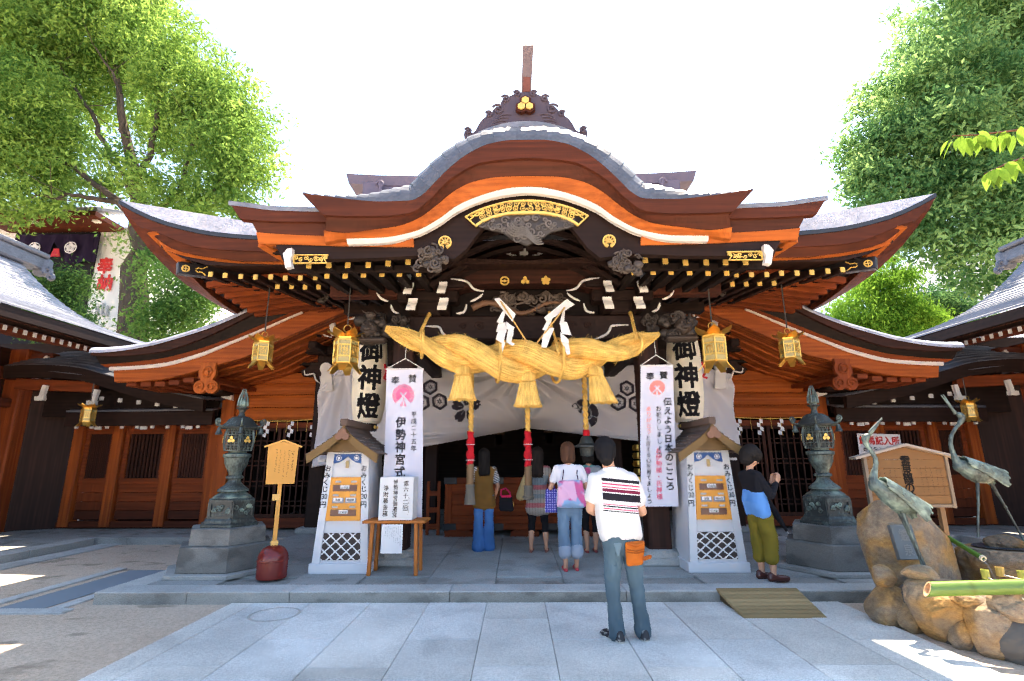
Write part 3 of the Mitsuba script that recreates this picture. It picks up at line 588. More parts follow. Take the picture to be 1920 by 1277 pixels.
for s in (-1, 1):
    q = np.linspace(.42, 1, 31); sl = s*q
    XE = 8.36
    part(H, 'side_gable_edge', band(MB(W(.33)), XE, lambda x: g0(x)-.0, 9.60, XE-.02, g1, 9.62, .1, sl), 'mat_wood')
    part(H, 'side_gable_recess', band(MB(W(.06)), XE-.05, lambda x: g1(x)+.01, 9.68, XE-.1, g2, 9.78, .08, sl), 'mat_wood')
    part(H, 'side_gable_band', band(MB(W(.66)), XE-.1, lambda x: g2(x)+.004, 9.77, XE-.15, g3, 9.84, .08, sl), 'mat_wood')
    part(H, 'white_moulding', band(MB((.58, .51, .44)), XE-.25, lambda x: g3(x)-.002, 9.82, XE-.25, g4, 9.83, .06, s*np.linspace(.545, 1, 31)), 'mat_paint')
    part(H, 'side_bargeboard', band(MB(W(.75)), XE-.32, lambda x: g4(x)+.003, 9.86, XE-.34, g5, 9.9, .1, sl), 'mat_wood', label='broad orange bargeboard of the '+('left' if s < 0 else 'right')+' side gable')
    xx = s*np.linspace(3.4, XE, 25); yy = np.array([9.58, 9.62, 9.72, 9.9, 10.4, 13.0]); zz = np.array([-.02, .03, .07, .10, .16, .5])
    mb = MB((1.5, .15)); Pm = np.stack([np.repeat(xx[:, None], 6, 1), np.repeat(yy[None], 25, 0), g0(xx)[:, None]+zz[None]], -1); slab(mb, Pm, (0, 0, -.05)); part(H, 'side_roof', mb, 'mat_roof')
    # soffit boards parallel with the bargeboard
    xs_ = s*np.linspace(3.3, 7.95, 21)
    for i in range(6):
        y0, y1 = 9.98+i*.34, 9.98+(i+1)*.34+.03; z = g5(xs_)
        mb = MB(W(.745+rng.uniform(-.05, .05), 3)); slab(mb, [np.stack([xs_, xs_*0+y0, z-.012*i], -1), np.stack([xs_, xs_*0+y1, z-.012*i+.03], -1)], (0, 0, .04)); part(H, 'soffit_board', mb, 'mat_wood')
    for i in range(6):                              # eave rafters under the low end
        x = s*(7.75-.28*i); mb = MB(W(.62, 0)); z = float(g5(x))-.03-.02*i; box(mb, (x, 11.0, z), (.2, 2.0, .09)); part(H, 'eave_rafter', mb, 'mat_wood')
    # hanging pendant
    c = np.array((s*6.19, 9.86, 3.17)); mb = MB(W(.80 if s < 0 else .68, 2))
    pg = unary_union([Point(0, .12).buffer(.17), Point(-.11, -.16).buffer(.13), Point(.11, -.16).buffer(.13), sbox(-.12, -.1, .12, .3), Polygon([(-.16, .32), (.16, .32), (.1, .05), (-.1, .05)])])
    prism(mb, pg, c+[0, .08, 0], X1, Z1, .08)
    for e in (-1, 1): tube(mb, spiral(c+[e*.11, -.01, -.16], .10, 1.4, X1*e, Z1), .022, 6)
    tube(mb, spiral(c+[0, -.01, .12], .1, 1.0, X1, Z1, k=.8), .02, 6); box(mb, c+[0, -.01, .12], (.1, .04, .1), ch=.02)
    part(H, 'gable_pendant', mb, 'mat_wood', label='scrolled wooden pendant under the '+('left' if s < 0 else 'right')+' side gable')
    # wall beneath: posts, beam, planks, lattice doors
    yw = 12.0
    mb = MB(W(.74, 2)); box(mb, (s*6.82, yw, 2.0), (.30, .30, 3.8), ch=.01); part(H, 'wall_post', mb, 'mat_wood')
    mb = MB(W(.80, 0)); box(mb, (s*5.6, yw+.02, 3.50), (2.3, .2, .24), ch=.02); part(H, 'wall_beam', mb, 'mat_wood')
    for i in range(3):
        mb = MB(W(.79+rng.uniform(-.04, .04), 0)); zc_ = 3.26-.295*i
        th = np.linspace(-1, 1, 5); prof = np.stack([-.05*(1-th**2)-.0, .14*th], -1)
        rr = [[(x, yw-.02+p[0], zc_+p[1]) for p in prof]+[(x, yw+.08, zc_+.14), (x, yw+.08, zc_-.14)] for x in (s*6.66, s*4.55)]
        loft(mb, rr); part(H, 'wall_plank', mb, 'mat_wood')
    mb = MB(W(.60, 0)); box(mb, (s*5.6, yw, 2.40), (2.3, .22, .12)); part(H, 'door_rail', mb, 'mat_wood'); mb = MB(W(.55, 0)); box(mb, (s*5.6, yw, .27), (2.3, .24, .2)); part(H, 'door_rail', mb, 'mat_wood')
    for a, b in ((4.58, 5.52), (5.58, 6.62)):
        d = thing  # noqa
        kd = num(H+'__lattice_door'); mb = MB(W(.36, 2))
        for x in (a+.03, b-.03): box(mb, (s*x, yw-.02, 1.36), (.07, .06, 1.96))
        for z in (.41, 2.31): box(mb, (s*(a+b)/2, yw-.02, z), (b-a, .06, .08))
        put(kd, mb, 'mat_wood')
        n = 6
        for i in range(n):
            mb = MB(W(.34, 2)); box(mb, (s*(a+.07+(b-a-.14)*(i+.5)/n), yw-.03, 1.36), (.032, .03, 1.84)); part(kd, 'bar', mb, 'mat_wood')
        for z in (.62, .72, 1.05, 1.15, 1.5, 1.6, 1.95, 2.05):
            mb = MB(W(.34, 0)); box(mb, (s*(a+b)/2, yw-.006, z), (b-a-.1, .024, .026)); part(kd, 'rail', mb, 'mat_wood')
    # hall corner pillar with white tipped brackets
    mb = MB(W(.14, 2)); box(mb, (s*4.46, 11.5, 2.4), (.34, .34, 4.6), ch=.02); part(H, 'hall_pillar', mb, 'mat_wood')
    mb = MB((.7, .2)); box(mb, (s*4.46, 11.5, .18), (.6, .6, .12), ch=.02); part(H, 'pillar_base', mb, 'mat_granite')
    for z, l in ((4.55, .9), (4.28, .62), (3.98, .5)):
        mb = MB(W(.16, 0)); box(mb, (s*4.40, 11.1, z), (l*1.6, .2, .17), ch=.03); box(mb, (s*4.40, 10.85, z-.02), (.19, .9, .17), ch=.03); part(H, 'bracket_arm', mb, 'mat_wood')
    for q, w, h in ((((-3.94, 10.3, 4.87)), .16, .16), ((-3.93, 10.3, 4.69), .17, .22), ((-3.96, 10.3, 4.32), .13, .40)):
        mb = MB(WH); box(mb, (s*abs(q[0]), 10.3, q[2]), (w, .08, h), roty(s*(.25 if h > .3 else .05)), ch=.02); part(H, 'white_bracket_end', mb, 'mat_paint')
    q = np.array((-4.33, 11.2, 3.39)); mb = MB(WH)
    prism(mb, unary_union([Point(-.03, .2).buffer(.13), Polygon([(-.12, .1), (.1, .12), (.16, -.3), (-.1, -.3)])]) if s < 0 else unary_union([Point(.03, .2).buffer(.13), Polygon([(.12, .1), (-.1, .12), (-.16, -.3), (.1, -.3)])]), (s*abs(q[0]), 11.25, q[2]), X1, Z1, .1); part(H, 'white_bracket_end', mb, 'mat_paint')
    q = np.array((-4.61, 11.3, 3.44)); mb = MB(W(.2)); prism(mb, Polygon([(-.1, .3), (.35, .3), (.35, -.2), (.1, -.2), (-.05, -.02), (-.3, .0), (-.36, .12), (-.2, .2)]) if s < 0 else Polygon([(.1, .3), (-.35, .3), (-.35, -.2), (-.1, -.2), (.05, -.02), (.3, .0), (.36, .12), (.2, .2)]), (s*abs(q[0]), 11.4, q[2]), X1, Z1, .12); part(H, 'beam_nose', mb, 'mat_wood')
    q = np.array((-6.73, 11.6, 3.16)); mb = MB(WH); prism(mb, affinity.scale(Polygon([(-.12, .2), (.02, .25), (.08, .1), (.14, -.22), (-.08, -.16), (-.14, .0)]), -s, 1, origin=(0, 0)), (s*abs(q[0]), 11.65, q[2]), X1, Z1, .12); part(H, 'white_bracket_end', mb, 'mat_paint')
    mb = MB(W(.12, 0)); box(mb, (s*6.95, 11.4, 3.28), (.7, .5, .5), ch=.04); part(H, 'bracket_block', mb, 'mat_wood')
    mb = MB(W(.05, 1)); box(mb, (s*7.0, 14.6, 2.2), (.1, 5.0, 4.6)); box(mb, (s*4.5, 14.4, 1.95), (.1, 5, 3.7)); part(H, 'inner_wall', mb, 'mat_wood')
# ---------------------------------------------------------------- porch frame
for s in (-1, 1):
    mb = MB(W(.30, 2)); box(mb, (s*1.92, 8.05, 1.98), (.33, .33, 3.4), ch=.02); kp = part(H, 'porch_pillar', mb, 'mat_wood')
    mb = MB((.75, .25)); box(mb, (s*1.92, 8.05, .19), (.66, .66, .13), ch=.03); lathe(mb, [(.0, .25), (.33, .25), (.30, .30), (.26, .34), (0, .34)], (s*1.92, 8.05, 0), 16); part(H, 'pillar_base', mb, 'mat_granite')
    mb = MB(W(.22, 2)); box(mb, (s*2.05, 11.8, 1.9), (.28, .28, 3.5), ch=.02); part(H, 'inner_pillar', mb, 'mat_wood')
    mb = MB(W(.15, 1)); box(mb, (s*1.92, 9.8, 3.55), (.24, 3.3, .34), ch=.02); part(H, 'tie_beam', mb, 'mat_wood')
    # brackets over the pillar
    cx = s*1.56
    for (w, h, z, y) in ((.46, .24, 3.97, 8.0), (.98, .20, 4.16, 7.95), (1.2, .18, 4.38, 7.9)):
        mb = MB(W(.13, 0)); box(mb, (cx, y, z), (w, .3, h), ch=.03); part(H, 'bracket_arm', mb, 'mat_wood')
    for q, w, h in (((-1.82, 7.55, 4.19), .125, .19), ((-1.3, 7.55, 4.2), .125, .19), ((-1.77, 7.6, 3.95), .14, .20), ((-1.29, 7.6, 3.95), .14, .20)):
        x = s*abs(q[0]); mb = MB(W(.12, 1)); box(mb, (x, 7.85, q[2]+.01), (w, .5, h), ch=.01); k = part(H, 'beam_end', mb, 'mat_wood')
        mb = MB(WH); t = np.linspace(0, 1, 9); yy = q[1]+.02*np.sin(t*6)-.03*t; rows = np.stack([[np.array((x-w/2+s*.03*(1-a)*-1, b-.02, q[2]+h/2-h*a)), np.array((x+w/2+s*.03*(1-a)*-1, b-.02, q[2]+h/2-h*a))] for a, b in zip(t, yy)])
        slab(mb, rows, (0, .03, 0)); part(k, 'white_face', mb, 'mat_paint')
    q = (-1.86, 7.5, 4.34); mb = MB(WH); prism(mb, affinity.scale(Polygon([(-.10, -.06), (.09, -.07), (.10, .11), (.03, .11), (.02, .02), (-.10, -.01)]), -s, 1, origin=(0, 0)), (s*abs(q[0]), 7.5, q[2]), X1, Z1, .06); part(H, 'white_bracket_end', mb, 'mat_paint')
    # big lion carving on the beam nose
    q = np.array((-2.27, 7.85, 3.58)); kn = carving(H, 'lion_carving', (s*2.36, 7.8, q[2]+.04), .52, .48, 11+s, 40, .24, dep=.35, label='dark carved lion head on the '+('left' if s < 0 else 'right')+' end of the porch beam', rr=.35)
    mb = MB((.05, .036, .028)); ico(mb, (s*2.42, 7.66, q[2]+.0), (.13, .12, .12), 2, .4, 3, 5)
    for e in (-1, 1): ico(mb, (s*2.42+e*.05, 7.55, q[2]+.05), .026, 1); ico(mb, (s*2.42+e*.12, 7.66, q[2]+.11), (.05, .03, .04), 1)
    ico(mb, (s*2.42, 7.53, q[2]-.03), (.07, .05, .035), 1); box(mb, (s*2.4, 7.72, q[2]-.17), (.5, .2, .1), ch=.04); part(H, 'lion_face', mb, 'mat_paint', True)
    carving(H, 'lion_carving', (s*1.95, 7.75, q[2]+.06), .3, .3, 21+s, 22, .2, dep=.25, rr=.35, label='dark carved lion crouching above the rope near the '+('left' if s < 0 else 'right')+' pillar')
    carving(H, 'corner_carving', (s*abs((-3.51, 8.6, 4.5)[0]), 8.6, (-3.51, 8.6, 4.5)[2]), .26, .42, 31+s, 22, .18)
mb = MB(W(.17, 0)); box(mb, (0, 8.0, 3.64), (3.9, .3, .39), ch=.02); bm = part(H, 'porch_beam', mb, 'mat_wood', label='thick dark beam across the porch behind the straw rope')
mb = MB(W(.21, 0))
for s in (-1, 1):
    for (x, r) in ((.72, .085), (.98, .06)): tube(mb, spiral((s*x, 7.845, 3.66), r, 1.5, X1*s, Z1), .011, 5)
part(bm, 'scroll_relief', mb, 'mat_wood')
xs_ = np.linspace(-1.35, 1.35, 25); zt_ = 4.60-.03*(xs_/1.35)**2; zb_ = 4.36-.20*np.clip((np.abs(xs_)-.6)/.75, 0, 1)**1.5
mb = MB(W(.33, 0)); loft(mb, np.stack([np.stack([xs_, xs_*0+7.82, zt_], -1), np.stack([xs_, xs_*0+7.82, zb_], -1), np.stack([xs_, xs_*0+8.1, zb_], -1), np.stack([xs_, xs_*0+8.1, zt_], -1)], 1)); rb = part(H, 'rainbow_beam', mb, 'mat_wood', label='upper red brown beam with three gilt crests')
zc_ = float((0.05, 7.8, 4.4)[2])
def crest(k, o, r):
    th = np.linspace(0, 2*np.pi, 25)[:-1]; C = lambda q: Polygon(np.stack([q*np.cos(th), q*np.sin(th)], -1)); mb = MB()
    if k == 0: g = C(r).difference(C(r*.72)).union(C(r*.3)).union(sbox(-r*.8, -r*.1, r*.8, r*.1))
    elif k == 1: g = unary_union([affinity.scale(p, r/.12, r/.12, origin=(0, 0)) for p in polys(tri)])
    else: g = unary_union([affinity.rotate(affinity.translate(affinity.scale(C(r*.36), 1, 1.15, origin=(0, 0)), 0, r*.62), a*72, origin=(0, 0)) for a in range(5)]).union(C(r*.4))
    prism(mb, g, o, X1, Z1, .03); part(rb, 'gilt_crest', mb, 'mat_goldleaf')
for k in range(3): crest(k, (-.325+.33*k, 7.82, zc_), .075)
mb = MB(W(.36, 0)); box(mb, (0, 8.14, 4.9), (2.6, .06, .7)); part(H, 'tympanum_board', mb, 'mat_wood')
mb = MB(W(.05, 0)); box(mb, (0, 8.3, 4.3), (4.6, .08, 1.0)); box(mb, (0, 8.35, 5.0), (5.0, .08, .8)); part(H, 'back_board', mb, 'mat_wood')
mb = MB(W(.16, 0))                                 # ribs of the vaulted ceiling
for s in (-1, 1):
    for i in range(6):
        y = 6.5+.27*i; t = np.linspace(0, 1, 13); tube(mb, np.stack([s*(1.45*t+.02), t*0+y, 5.06-.05*i-.62*t**1.7], -1), .05, 4)
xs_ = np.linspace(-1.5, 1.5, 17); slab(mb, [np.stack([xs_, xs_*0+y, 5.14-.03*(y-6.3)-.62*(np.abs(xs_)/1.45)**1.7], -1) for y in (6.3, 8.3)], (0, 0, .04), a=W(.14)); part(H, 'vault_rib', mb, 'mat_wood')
for s in (-1, 1):
    mb = MB(WH); 
    for P_ in ([(.30, 4.94), (.24, 4.925), (.22, 4.90)], [(.2, 4.90), (.15, 4.875), (.12, 4.87)]): tube(mb, [(s*a, 7.95, b) for a, b in P_], [.022, .03, .016], 6)
    part(H, 'white_curl', mb, 'mat_paint')
mb = MB(WH); box(mb, (-.01, 7.9, 4.93), (.14, .05, .12)); part(H, 'white_bracket_end', mb, 'mat_paint')
q = (0.05, 7.9, 4.02)
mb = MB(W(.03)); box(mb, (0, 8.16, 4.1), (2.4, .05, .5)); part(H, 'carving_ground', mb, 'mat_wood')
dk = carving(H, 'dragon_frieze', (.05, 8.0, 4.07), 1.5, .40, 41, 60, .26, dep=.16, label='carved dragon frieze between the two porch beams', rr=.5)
mb = MB((.15, .08, .045)); t = np.linspace(0, 1, 40); tube(mb, np.stack([-.85+1.5*t, 7.92+0*t, 3.98+.09*np.sin(t*9)], -1), .055*(1-.6*t), 8); part(dk, 'dragon_body', mb, 'mat_paint', True)
# purlins across the porch, hall front
for (x0, x1, y, z, w, h, t) in ((-3.15, -1.2, 7.95, 4.30, .2, .26, .40), (1.2, 3.15, 7.95, 4.30, .2, .26, .40), (-4.6, 4.6, 11.45, 3.86, .3, .34, .16), (-4.7, 4.7, 11.4, 4.62, .3, .3, .2), (-3.4, 3.4, 9.4, 4.45, .24, .3, .15)):
    mb = MB(W(t, 0)); box(mb, ((x0+x1)/2, y, z), (x1-x0, w, h), ch=.015); part(H, 'purlin', mb, 'mat_wood')
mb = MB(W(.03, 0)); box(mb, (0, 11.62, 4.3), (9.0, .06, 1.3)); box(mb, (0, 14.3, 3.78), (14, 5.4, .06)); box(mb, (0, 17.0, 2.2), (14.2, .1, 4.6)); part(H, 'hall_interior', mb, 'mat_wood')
# white painted outlines of the beam noses
LN = [[(-1.18,7.72,4.41),(-0.92,7.72,4.36),(-0.81,7.72,4.24),(-0.65,7.72,4.2)],[(-0.67,7.78,4.18),(-0.76,7.78,4.1),(-0.87,7.78,4.05)],[(-2.37,7.8,4.21),(-2.28,7.8,4.11),(-2.18,7.8,4.07)],[(-2.13,7.8,4.01),(-2.09,7.8,3.91),(-2.0,7.8,3.87)],[(-1.09,7.8,3.86),(-0.98,7.8,3.88),(-0.93,7.8,4.01)],[(-4.36,10.2,4.76),(-4.27,10.2,4.69),(-4.17,10.2,4.64)],[(-3.28,9.8,4.54),(-3.19,9.8,4.59),(-3.11,9.8,4.65)],[(-3.35,9.8,4.48),(-3.37,9.8,4.36),(-3.47,9.8,4.33)],[(-1.62,7.82,3.66),(-1.37,7.82,3.65),(-1.29,7.82,3.53),(-1.05,7.82,3.42)],[(-4.42,10.6,4.45),(-4.42,10.6,4.37),(-4.29,10.6,4.33),(-4.26,10.6,4.23),(-4.07,10.6,4.16)],[(-4.85,11.2,3.55),(-4.8,11.2,3.45),(-4.64,11.2,3.48),(-4.58,11.2,3.35),(-4.48,11.2,3.27)]]
for P_ in LN:
    for s in (-1, 1):
        q = np.array(P_); q[:, 0] = s*np.abs(q[:, 0]); mb = MB(WH); n = len(q); t = np.linspace(0, 1, n); tt = np.linspace(0, 1, 13)
        tube(mb, np.stack([PchipInterpolator(t, q[:, k])(tt) for k in range(3)], -1), np.where((tt < .1) | (tt > .9), .012, .02), 6); part(H, 'white_nose_line', mb, 'mat_paint', True)

# ================================================================ SIDE HALLS AND CORRIDORS
for s in (-1, 1):
    side = 'left' if s < 0 else 'right'
    K = thing('side_hall', f'long tile roofed timber hall along the {side} edge of the court', 'building', 'halls along the sides of the court')
    labels[K].pop('group')
    px = np.array([9.05, 9.4, 10.0, 10.6, 11.3, 11.9, 12.45, 13.2]); pz = np.array([4.30, 4.46, 4.66, 4.88, 5.22, 5.60, 6.02, 6.72]); zf = PchipInterpolator(px, pz)
    n = 24; e = np.linspace(9.05, 13.2, n+1)
    for i in range(n):
        x0, x1 = e[i], e[i+1]+.03; ys_ = np.linspace(1.0, 12.62, 13)
        rows = [np.stack([ys_*0+s*x, ys_, ys_*0+float(zf(min(x, 13.2)))+dz_], -1) for x, dz_ in ((x0, .030), ((x0+x1)/2, .016), (x1, .003))]
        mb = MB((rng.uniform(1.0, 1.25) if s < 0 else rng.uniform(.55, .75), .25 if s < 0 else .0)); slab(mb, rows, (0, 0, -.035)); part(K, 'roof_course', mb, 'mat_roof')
    ys_ = np.array([1.0, 12.6])
    mb = MB(W(.16, 1)); box(mb, (s*9.13, 6.8, 4.18), (.12, 11.6, .20)); box(mb, (s*9.4, 6.8, 4.14), (.5, 11.6, .06))
    loft(mb, [[(s*x, y, float(zf(x))-.03), (s*x, y, float(zf(x))-.25), (s*x, y+.08, float(zf(x))-.25), (s*x, y+.08, float(zf(x))-.03)] for x in np.linspace(9.1, 13.2, 14) for y in (12.54,)]); part(K, 'eave_board', mb, 'mat_wood')
    mb = MB(W(.5, 1)); slab(mb, [[(s*9.3, 1, 4.10), (s*9.3, 12.5, 4.10)], [(s*13.2, 1, 4.9), (s*13.2, 12.5, 4.9)]], (0, 0, .05)); part(K, 'soffit', mb, 'mat_wood')
    for i in range(34):
        y = 4.6+.2*i; mb = MB(W(.54, 0)); bar(mb, (s*9.5, y, 4.0), (s*11.5, y, 4.4), .07, .09); k = part(K, 'rafter', mb, 'mat_wood')
        mb = MB((.62, .6, .56)); box(mb, (s*9.494, y, 4.0), (.012, .074, .094)); part(k, 'white_end', mb, 'mat_paint')
    mb = MB((.55, .1)); box(mb, (s*13.2, 7.0, 6.86), (.42, 12.2, .34), ch=.04); box(mb, (s*13.2, 6.9, 7.08), (.6, 12.4, .12), ch=.03); k = part(K, 'ridge', mb, 'mat_roof')
    mb = MB((.6, .05))
    for (dx, z, r) in ((-.10, 6.90, .15), (.10, 6.74, .12), (.2, 6.58, .10)): tube(mb, spiral((s*(13.0-dx), 13.1, z-.1), r, 1.2, X1*s, Z1), .055, 7)
    box(mb, (s*13.12, 13.15, 6.8), (.4, .3, .5), ch=.08); part(k, 'ridge_end_tile', mb, 'mat_roof')
    # pillar, beams, wall
    for y in (11.7, 8.6, 5.4):
        mb = MB(W(.68, 2)); box(mb, (s*11.62, y, 2.1), (.42, .42, 4.1), ch=.03); part(K, 'pillar', mb, 'mat_wood')
        for (dx, z, w) in ((-.0, 3.80, .5), (-.25, 3.97, .9), (-.0, 3.45, .7)):
            mb = MB(W(.55, 0)); box(mb, (s*(11.62+dx), y, z), (w, .22, .2), ch=.02); part(K, 'bracket_arm', mb, 'mat_wood')
        mb = MB((.66, .62, .55)); bar(mb, (s*11.15, y-.12, 3.72), (s*10.95, y-.12, 3.95), .1, .16); box(mb, (s*11.22, y-.12, 3.62), (.14, .1, .3), ch=.02); part(K, 'white_bracket_end', mb, 'mat_paint')
        mb = MB((.66, .62, .55)); box(mb, (s*11.95, y-.3, 3.72), (.2, .1, .34), ch=.02); part(K, 'white_bracket_end', mb, 'mat_paint')
    mb = MB(W(.5, 1)); box(mb, (s*11.62, 7, 3.55), (.2, 10, .26), ch=.02); box(mb, (s*11.62, 7, 2.9), (.16, 10, .2), ch=.02); part(K, 'tie_beam', mb, 'mat_wood')
    mb = MB(W(.3, 1)); box(mb, (s*11.85, 6.5, 2.1), (.08, 10.8, 4.1)); part(K, 'wall', mb, 'mat_wood')
    mb = MB(W(.30, 2)); slab(mb, [[(s*11.5, 11.75, .12), (s*11.5, 11.75, 3.6)], [(s*10.5, 12.42, .12), (s*10.5, 12.42, 3.2)]], (0, .05, 0)); part(K, 'wall', mb, 'mat_wood')

    C = thing('corridor', f'timber corridor with slatted windows at the back {side} of the court', 'building')
    # swept roof in the corner
    cx_ = np.array([11.4, 10.6, 9.8, 9.1, 7.9, 6.4, 4.6]); cz_ = np.array([3.66, 3.68, 3.62, 3.44, 3.10, 2.84, 2.72]); sw = PchipInterpolator(-cx_, cz_)
    xs_ = np.linspace(11.4, 6.9, 25); zz = sw(-xs_)
    mb = MB(W(.14, 0)); loft(mb, np.stack([np.stack([s*xs_, xs_*0+11.0, zz], -1), np.stack([s*xs_, xs_*0+11.04, zz-.27], -1), np.stack([s*xs_, xs_*0+11.14, zz-.27], -1), np.stack([s*xs_, xs_*0+11.14, zz-.02], -1)], 1)); part(C, 'swept_eave_edge', mb, 'mat_wood')
    n = 9
    for i in range(n):
        t0, t1 = i/n, (i+1)/n+.02; f = lambda t: np.stack([s*xs_, 11.02+1.5*t+xs_*0, zz+.50*t**.9*smooth01(xs_, 6.5, 9.5)+.14*t], -1)
        a, b = f(t0), f(t1); a[:, 2] += .022
        mb = MB((rng.uniform(.28, .36), .1)); slab(mb, np.array([a, b]), (0, 0, -.03)); part(C, 'roof_course', mb, 'mat_roof')
    mb = MB(W(.62, 0)); bar(mb, (s*11.3, 11.3, 3.30), (s*9.5, 11.3, 3.22), .14, .24, ch=.01); part(C, 'red_beam', mb, 'mat_wood')
    for q in ((-9.38, 11.15, 2.98), (-10.54, 11.15, 3.08)):
        mb = MB((.66, .63, .57)); x, y, z = s*abs(q[0]), q[1], q[2]; box(mb, (x, y, z+.02), (.09, .08, .30), roty(-s*.15)); box(mb, (x-s*-.06, y+.02, z-.12), (.2, .08, .09)); part(C, 'white_bracket_end', mb, 'mat_paint')
    mb = MB(W(.10, 0)); slab(mb, [[(s*11.0, 11.72, 2.6), (s*6.98, 11.72, 2.6)], [(s*11.0, 11.75, 3.9), (s*6.98, 11.75, 2.95)]], (0, .04, 0)); part(C, 'eave_backing', mb, 'mat_wood')
    mb = MB(W(.2, 0)); box(mb, (s*12.1, 12.5, 2.3), (2.6, .08, 4.4)); part(C, 'end_wall', mb, 'mat_wood')
    # straight eave
    mb = MB(W(.2, 0)); bar(mb, (s*10.3, 11.6, 2.53), (s*6.98, 11.6, 2.55), .10, .30); part(C, 'eave_board', mb, 'mat_wood')
    mb = MB((.42, .25)); slab(mb, [[(s*10.3, 11.54, 2.69), (s*6.98, 11.54, 2.71)], [(s*10.3, 13.6, 3.15), (s*6.98, 13.6, 3.2)]], (0, 0, .04)); slab(mb, [[(s*13.5, 12.6, 3.1), (s*7.1, 12.6, 3.2)], [(s*13.5, 15.5, 2.6), (s*7.1, 15.5, 2.6)]], (0, 0, .04)); part(C, 'roof', mb, 'mat_roof')
    for i in range(9):
        x = s*(10.1-.345*i); mb = MB((.60, .58, .54)); box(mb, (x, 11.66, 2.36), (.075, .03, .06)); part(C, 'white_rafter_end', mb, 'mat_paint')
        if i % 3 == 1: mb = MB((.60, .58, .54)); box(mb, (x-s*.12, 11.7, 2.345), (.15, .03, .075)); part(C, 'white_rafter_end', mb, 'mat_paint')
    for i in range(6):
        mb = MB((.60, .58, .54)); box(mb, (s*(9.35-.42*i), 11.3, 2.97-.045*i), (.085, .03, .085)); part(C, 'white_rafter_end', mb, 'mat_paint')
    yw = 12.4
    mb = MB(W(.60, 0)); box(mb, (s*8.7, yw, 2.46), (4.0, .26, .16)); part(C, 'wall_rail', mb, 'mat_wood'); mb = MB(W(.5, 0)); box(mb, (s*8.7, yw, .2), (4.0, .26, .14)); part(C, 'wall_rail', mb, 'mat_wood')
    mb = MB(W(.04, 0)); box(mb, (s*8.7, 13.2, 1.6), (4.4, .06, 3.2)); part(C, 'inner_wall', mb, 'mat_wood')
    posts = [10.52, 9.57, 8.33, 7.28]
    for x in posts:
        mb = MB(W(.73, 2)); box(mb, (s*x, yw-.03, 1.3), (.24, .28, 2.3), ch=.012); part(C, 'wall_post', mb, 'mat_wood')
    for (a, b, nb) in ((9.69, 10.40, 12), (8.45, 9.45, 9), (7.40, 8.21, 9)):
        kw = num(C+'__window'); mb = MB(W(.64, 0)); m = (a+b)/2
        box(mb, (s*m, yw, 2.31), (b-a, .12, .14)); box(mb, (s*m, yw, 1.16), (b-a, .14, .12))
        for x in (a+.05, b-.05): box(mb, (s*x, yw, 1.74), (.10, .12, 1.1))
        put(kw, mb, 'mat_wood')
        for i in range(nb):
            mb = MB(W(.36, 2)); box(mb, (s*(a+.1+(b-a-.2)*(i+.5)/nb), yw-.02, 1.73), (.05 if nb < 11 else .032, .04, 1.06)); part(kw, 'bar', mb, 'mat_wood')
        mb = MB(W(.02, 0)); box(mb, (s*m, yw+.05, 1.73), (b-a-.2, .02, 1.06)); part(kw, 'backboard', mb, 'mat_wood')
        nz = 4
        for i in range(nz):
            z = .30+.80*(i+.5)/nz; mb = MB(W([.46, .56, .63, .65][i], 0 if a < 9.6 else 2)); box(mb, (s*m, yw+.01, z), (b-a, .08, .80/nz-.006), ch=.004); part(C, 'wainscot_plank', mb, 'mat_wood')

# ================================================================ BUILDINGS BEHIND
B = thing('white_building', 'white walled building behind the left tree with a crested purple curtain', 'building')
yb = 20.0
mb = MB((.74, .74, .72)); a, b = (-20.74, 20, 7.25), (-16.29, 20, 12.44)
box(mb, ((a[0]-14+b[0])/2, 24, 4.5), (b[0]-a[0]+14, 8, 13.6)); part(B, 'wall', mb, 'mat_paint')
op0, op1 = np.array((-21.25, 19.9, 11.05)), np.array((-17.71, 19.9, 11.02)); op1[2] = 6.2
mb = MB((.02, .02, .025)); box(mb, ((op0[0]+op1[0])/2, 19.98, (op0[2]+op1[2])/2), (op1[0]-op0[0], .1, op0[2]-op1[2])); part(B, 'doorway', mb, 'mat_matte')
mb = MB(W(.5, 0)); r0, r1 = np.array((-21.58, 18.6, 11.37)), np.array((-16.72, 18.6, 11.28)); box(mb, ((r0[0]+r1[0])/2, 19.2, r1[2]-.12), (r1[0]-r0[0], 1.5, .2)); part(B, 'eave', mb, 'mat_wood')
mb = MB((.6, .2))
for i in range(26): x = r0[0]+(r1[0]-r0[0])*(i+.5)/26; tube(mb, [(x, 18.5, r1[2]+.10), (x, 20.1, r1[2]+.75)], .10, 6)
part(B, 'tile_roof', mb, 'mat_roof')
for x in (65, 185):
    q = np.array((-18.25, 18.9, 11.12)); mb = MB((.7, .68, .62)); 
    box(mb, (np.array((-19.55, 18.9, 11.13))[0] if x == 65 else np.array((-17.01, 18.9, 11.11))[0], 18.9, q[2]), (.25, .2, .25)); part(B, 'white_bracket_end', mb, 'mat_paint')
mb = MB(W(.6, 0)); q = np.array((-19.26, 19.4, 11.28)); box(mb, (q[0]-1, 19.4, q[2]), (6, .3, .3)); part(B, 'beam', mb, 'mat_wood')
for ch, x, y in (('奉', 198, 496), ('納', 198, 528)):
    q = np.array((-17.23, 19.96, 9.61)) if y == 496 else np.array((-17.1, 19.96, 8.86)); mb = MB((.55, .03, .03)); prism(mb, affinity.scale(glyph(ch, 2), .66, .74, origin=(0, 0)), q, X1, Z1, .03); part(B, 'red_lettering', mb, 'mat_paint')
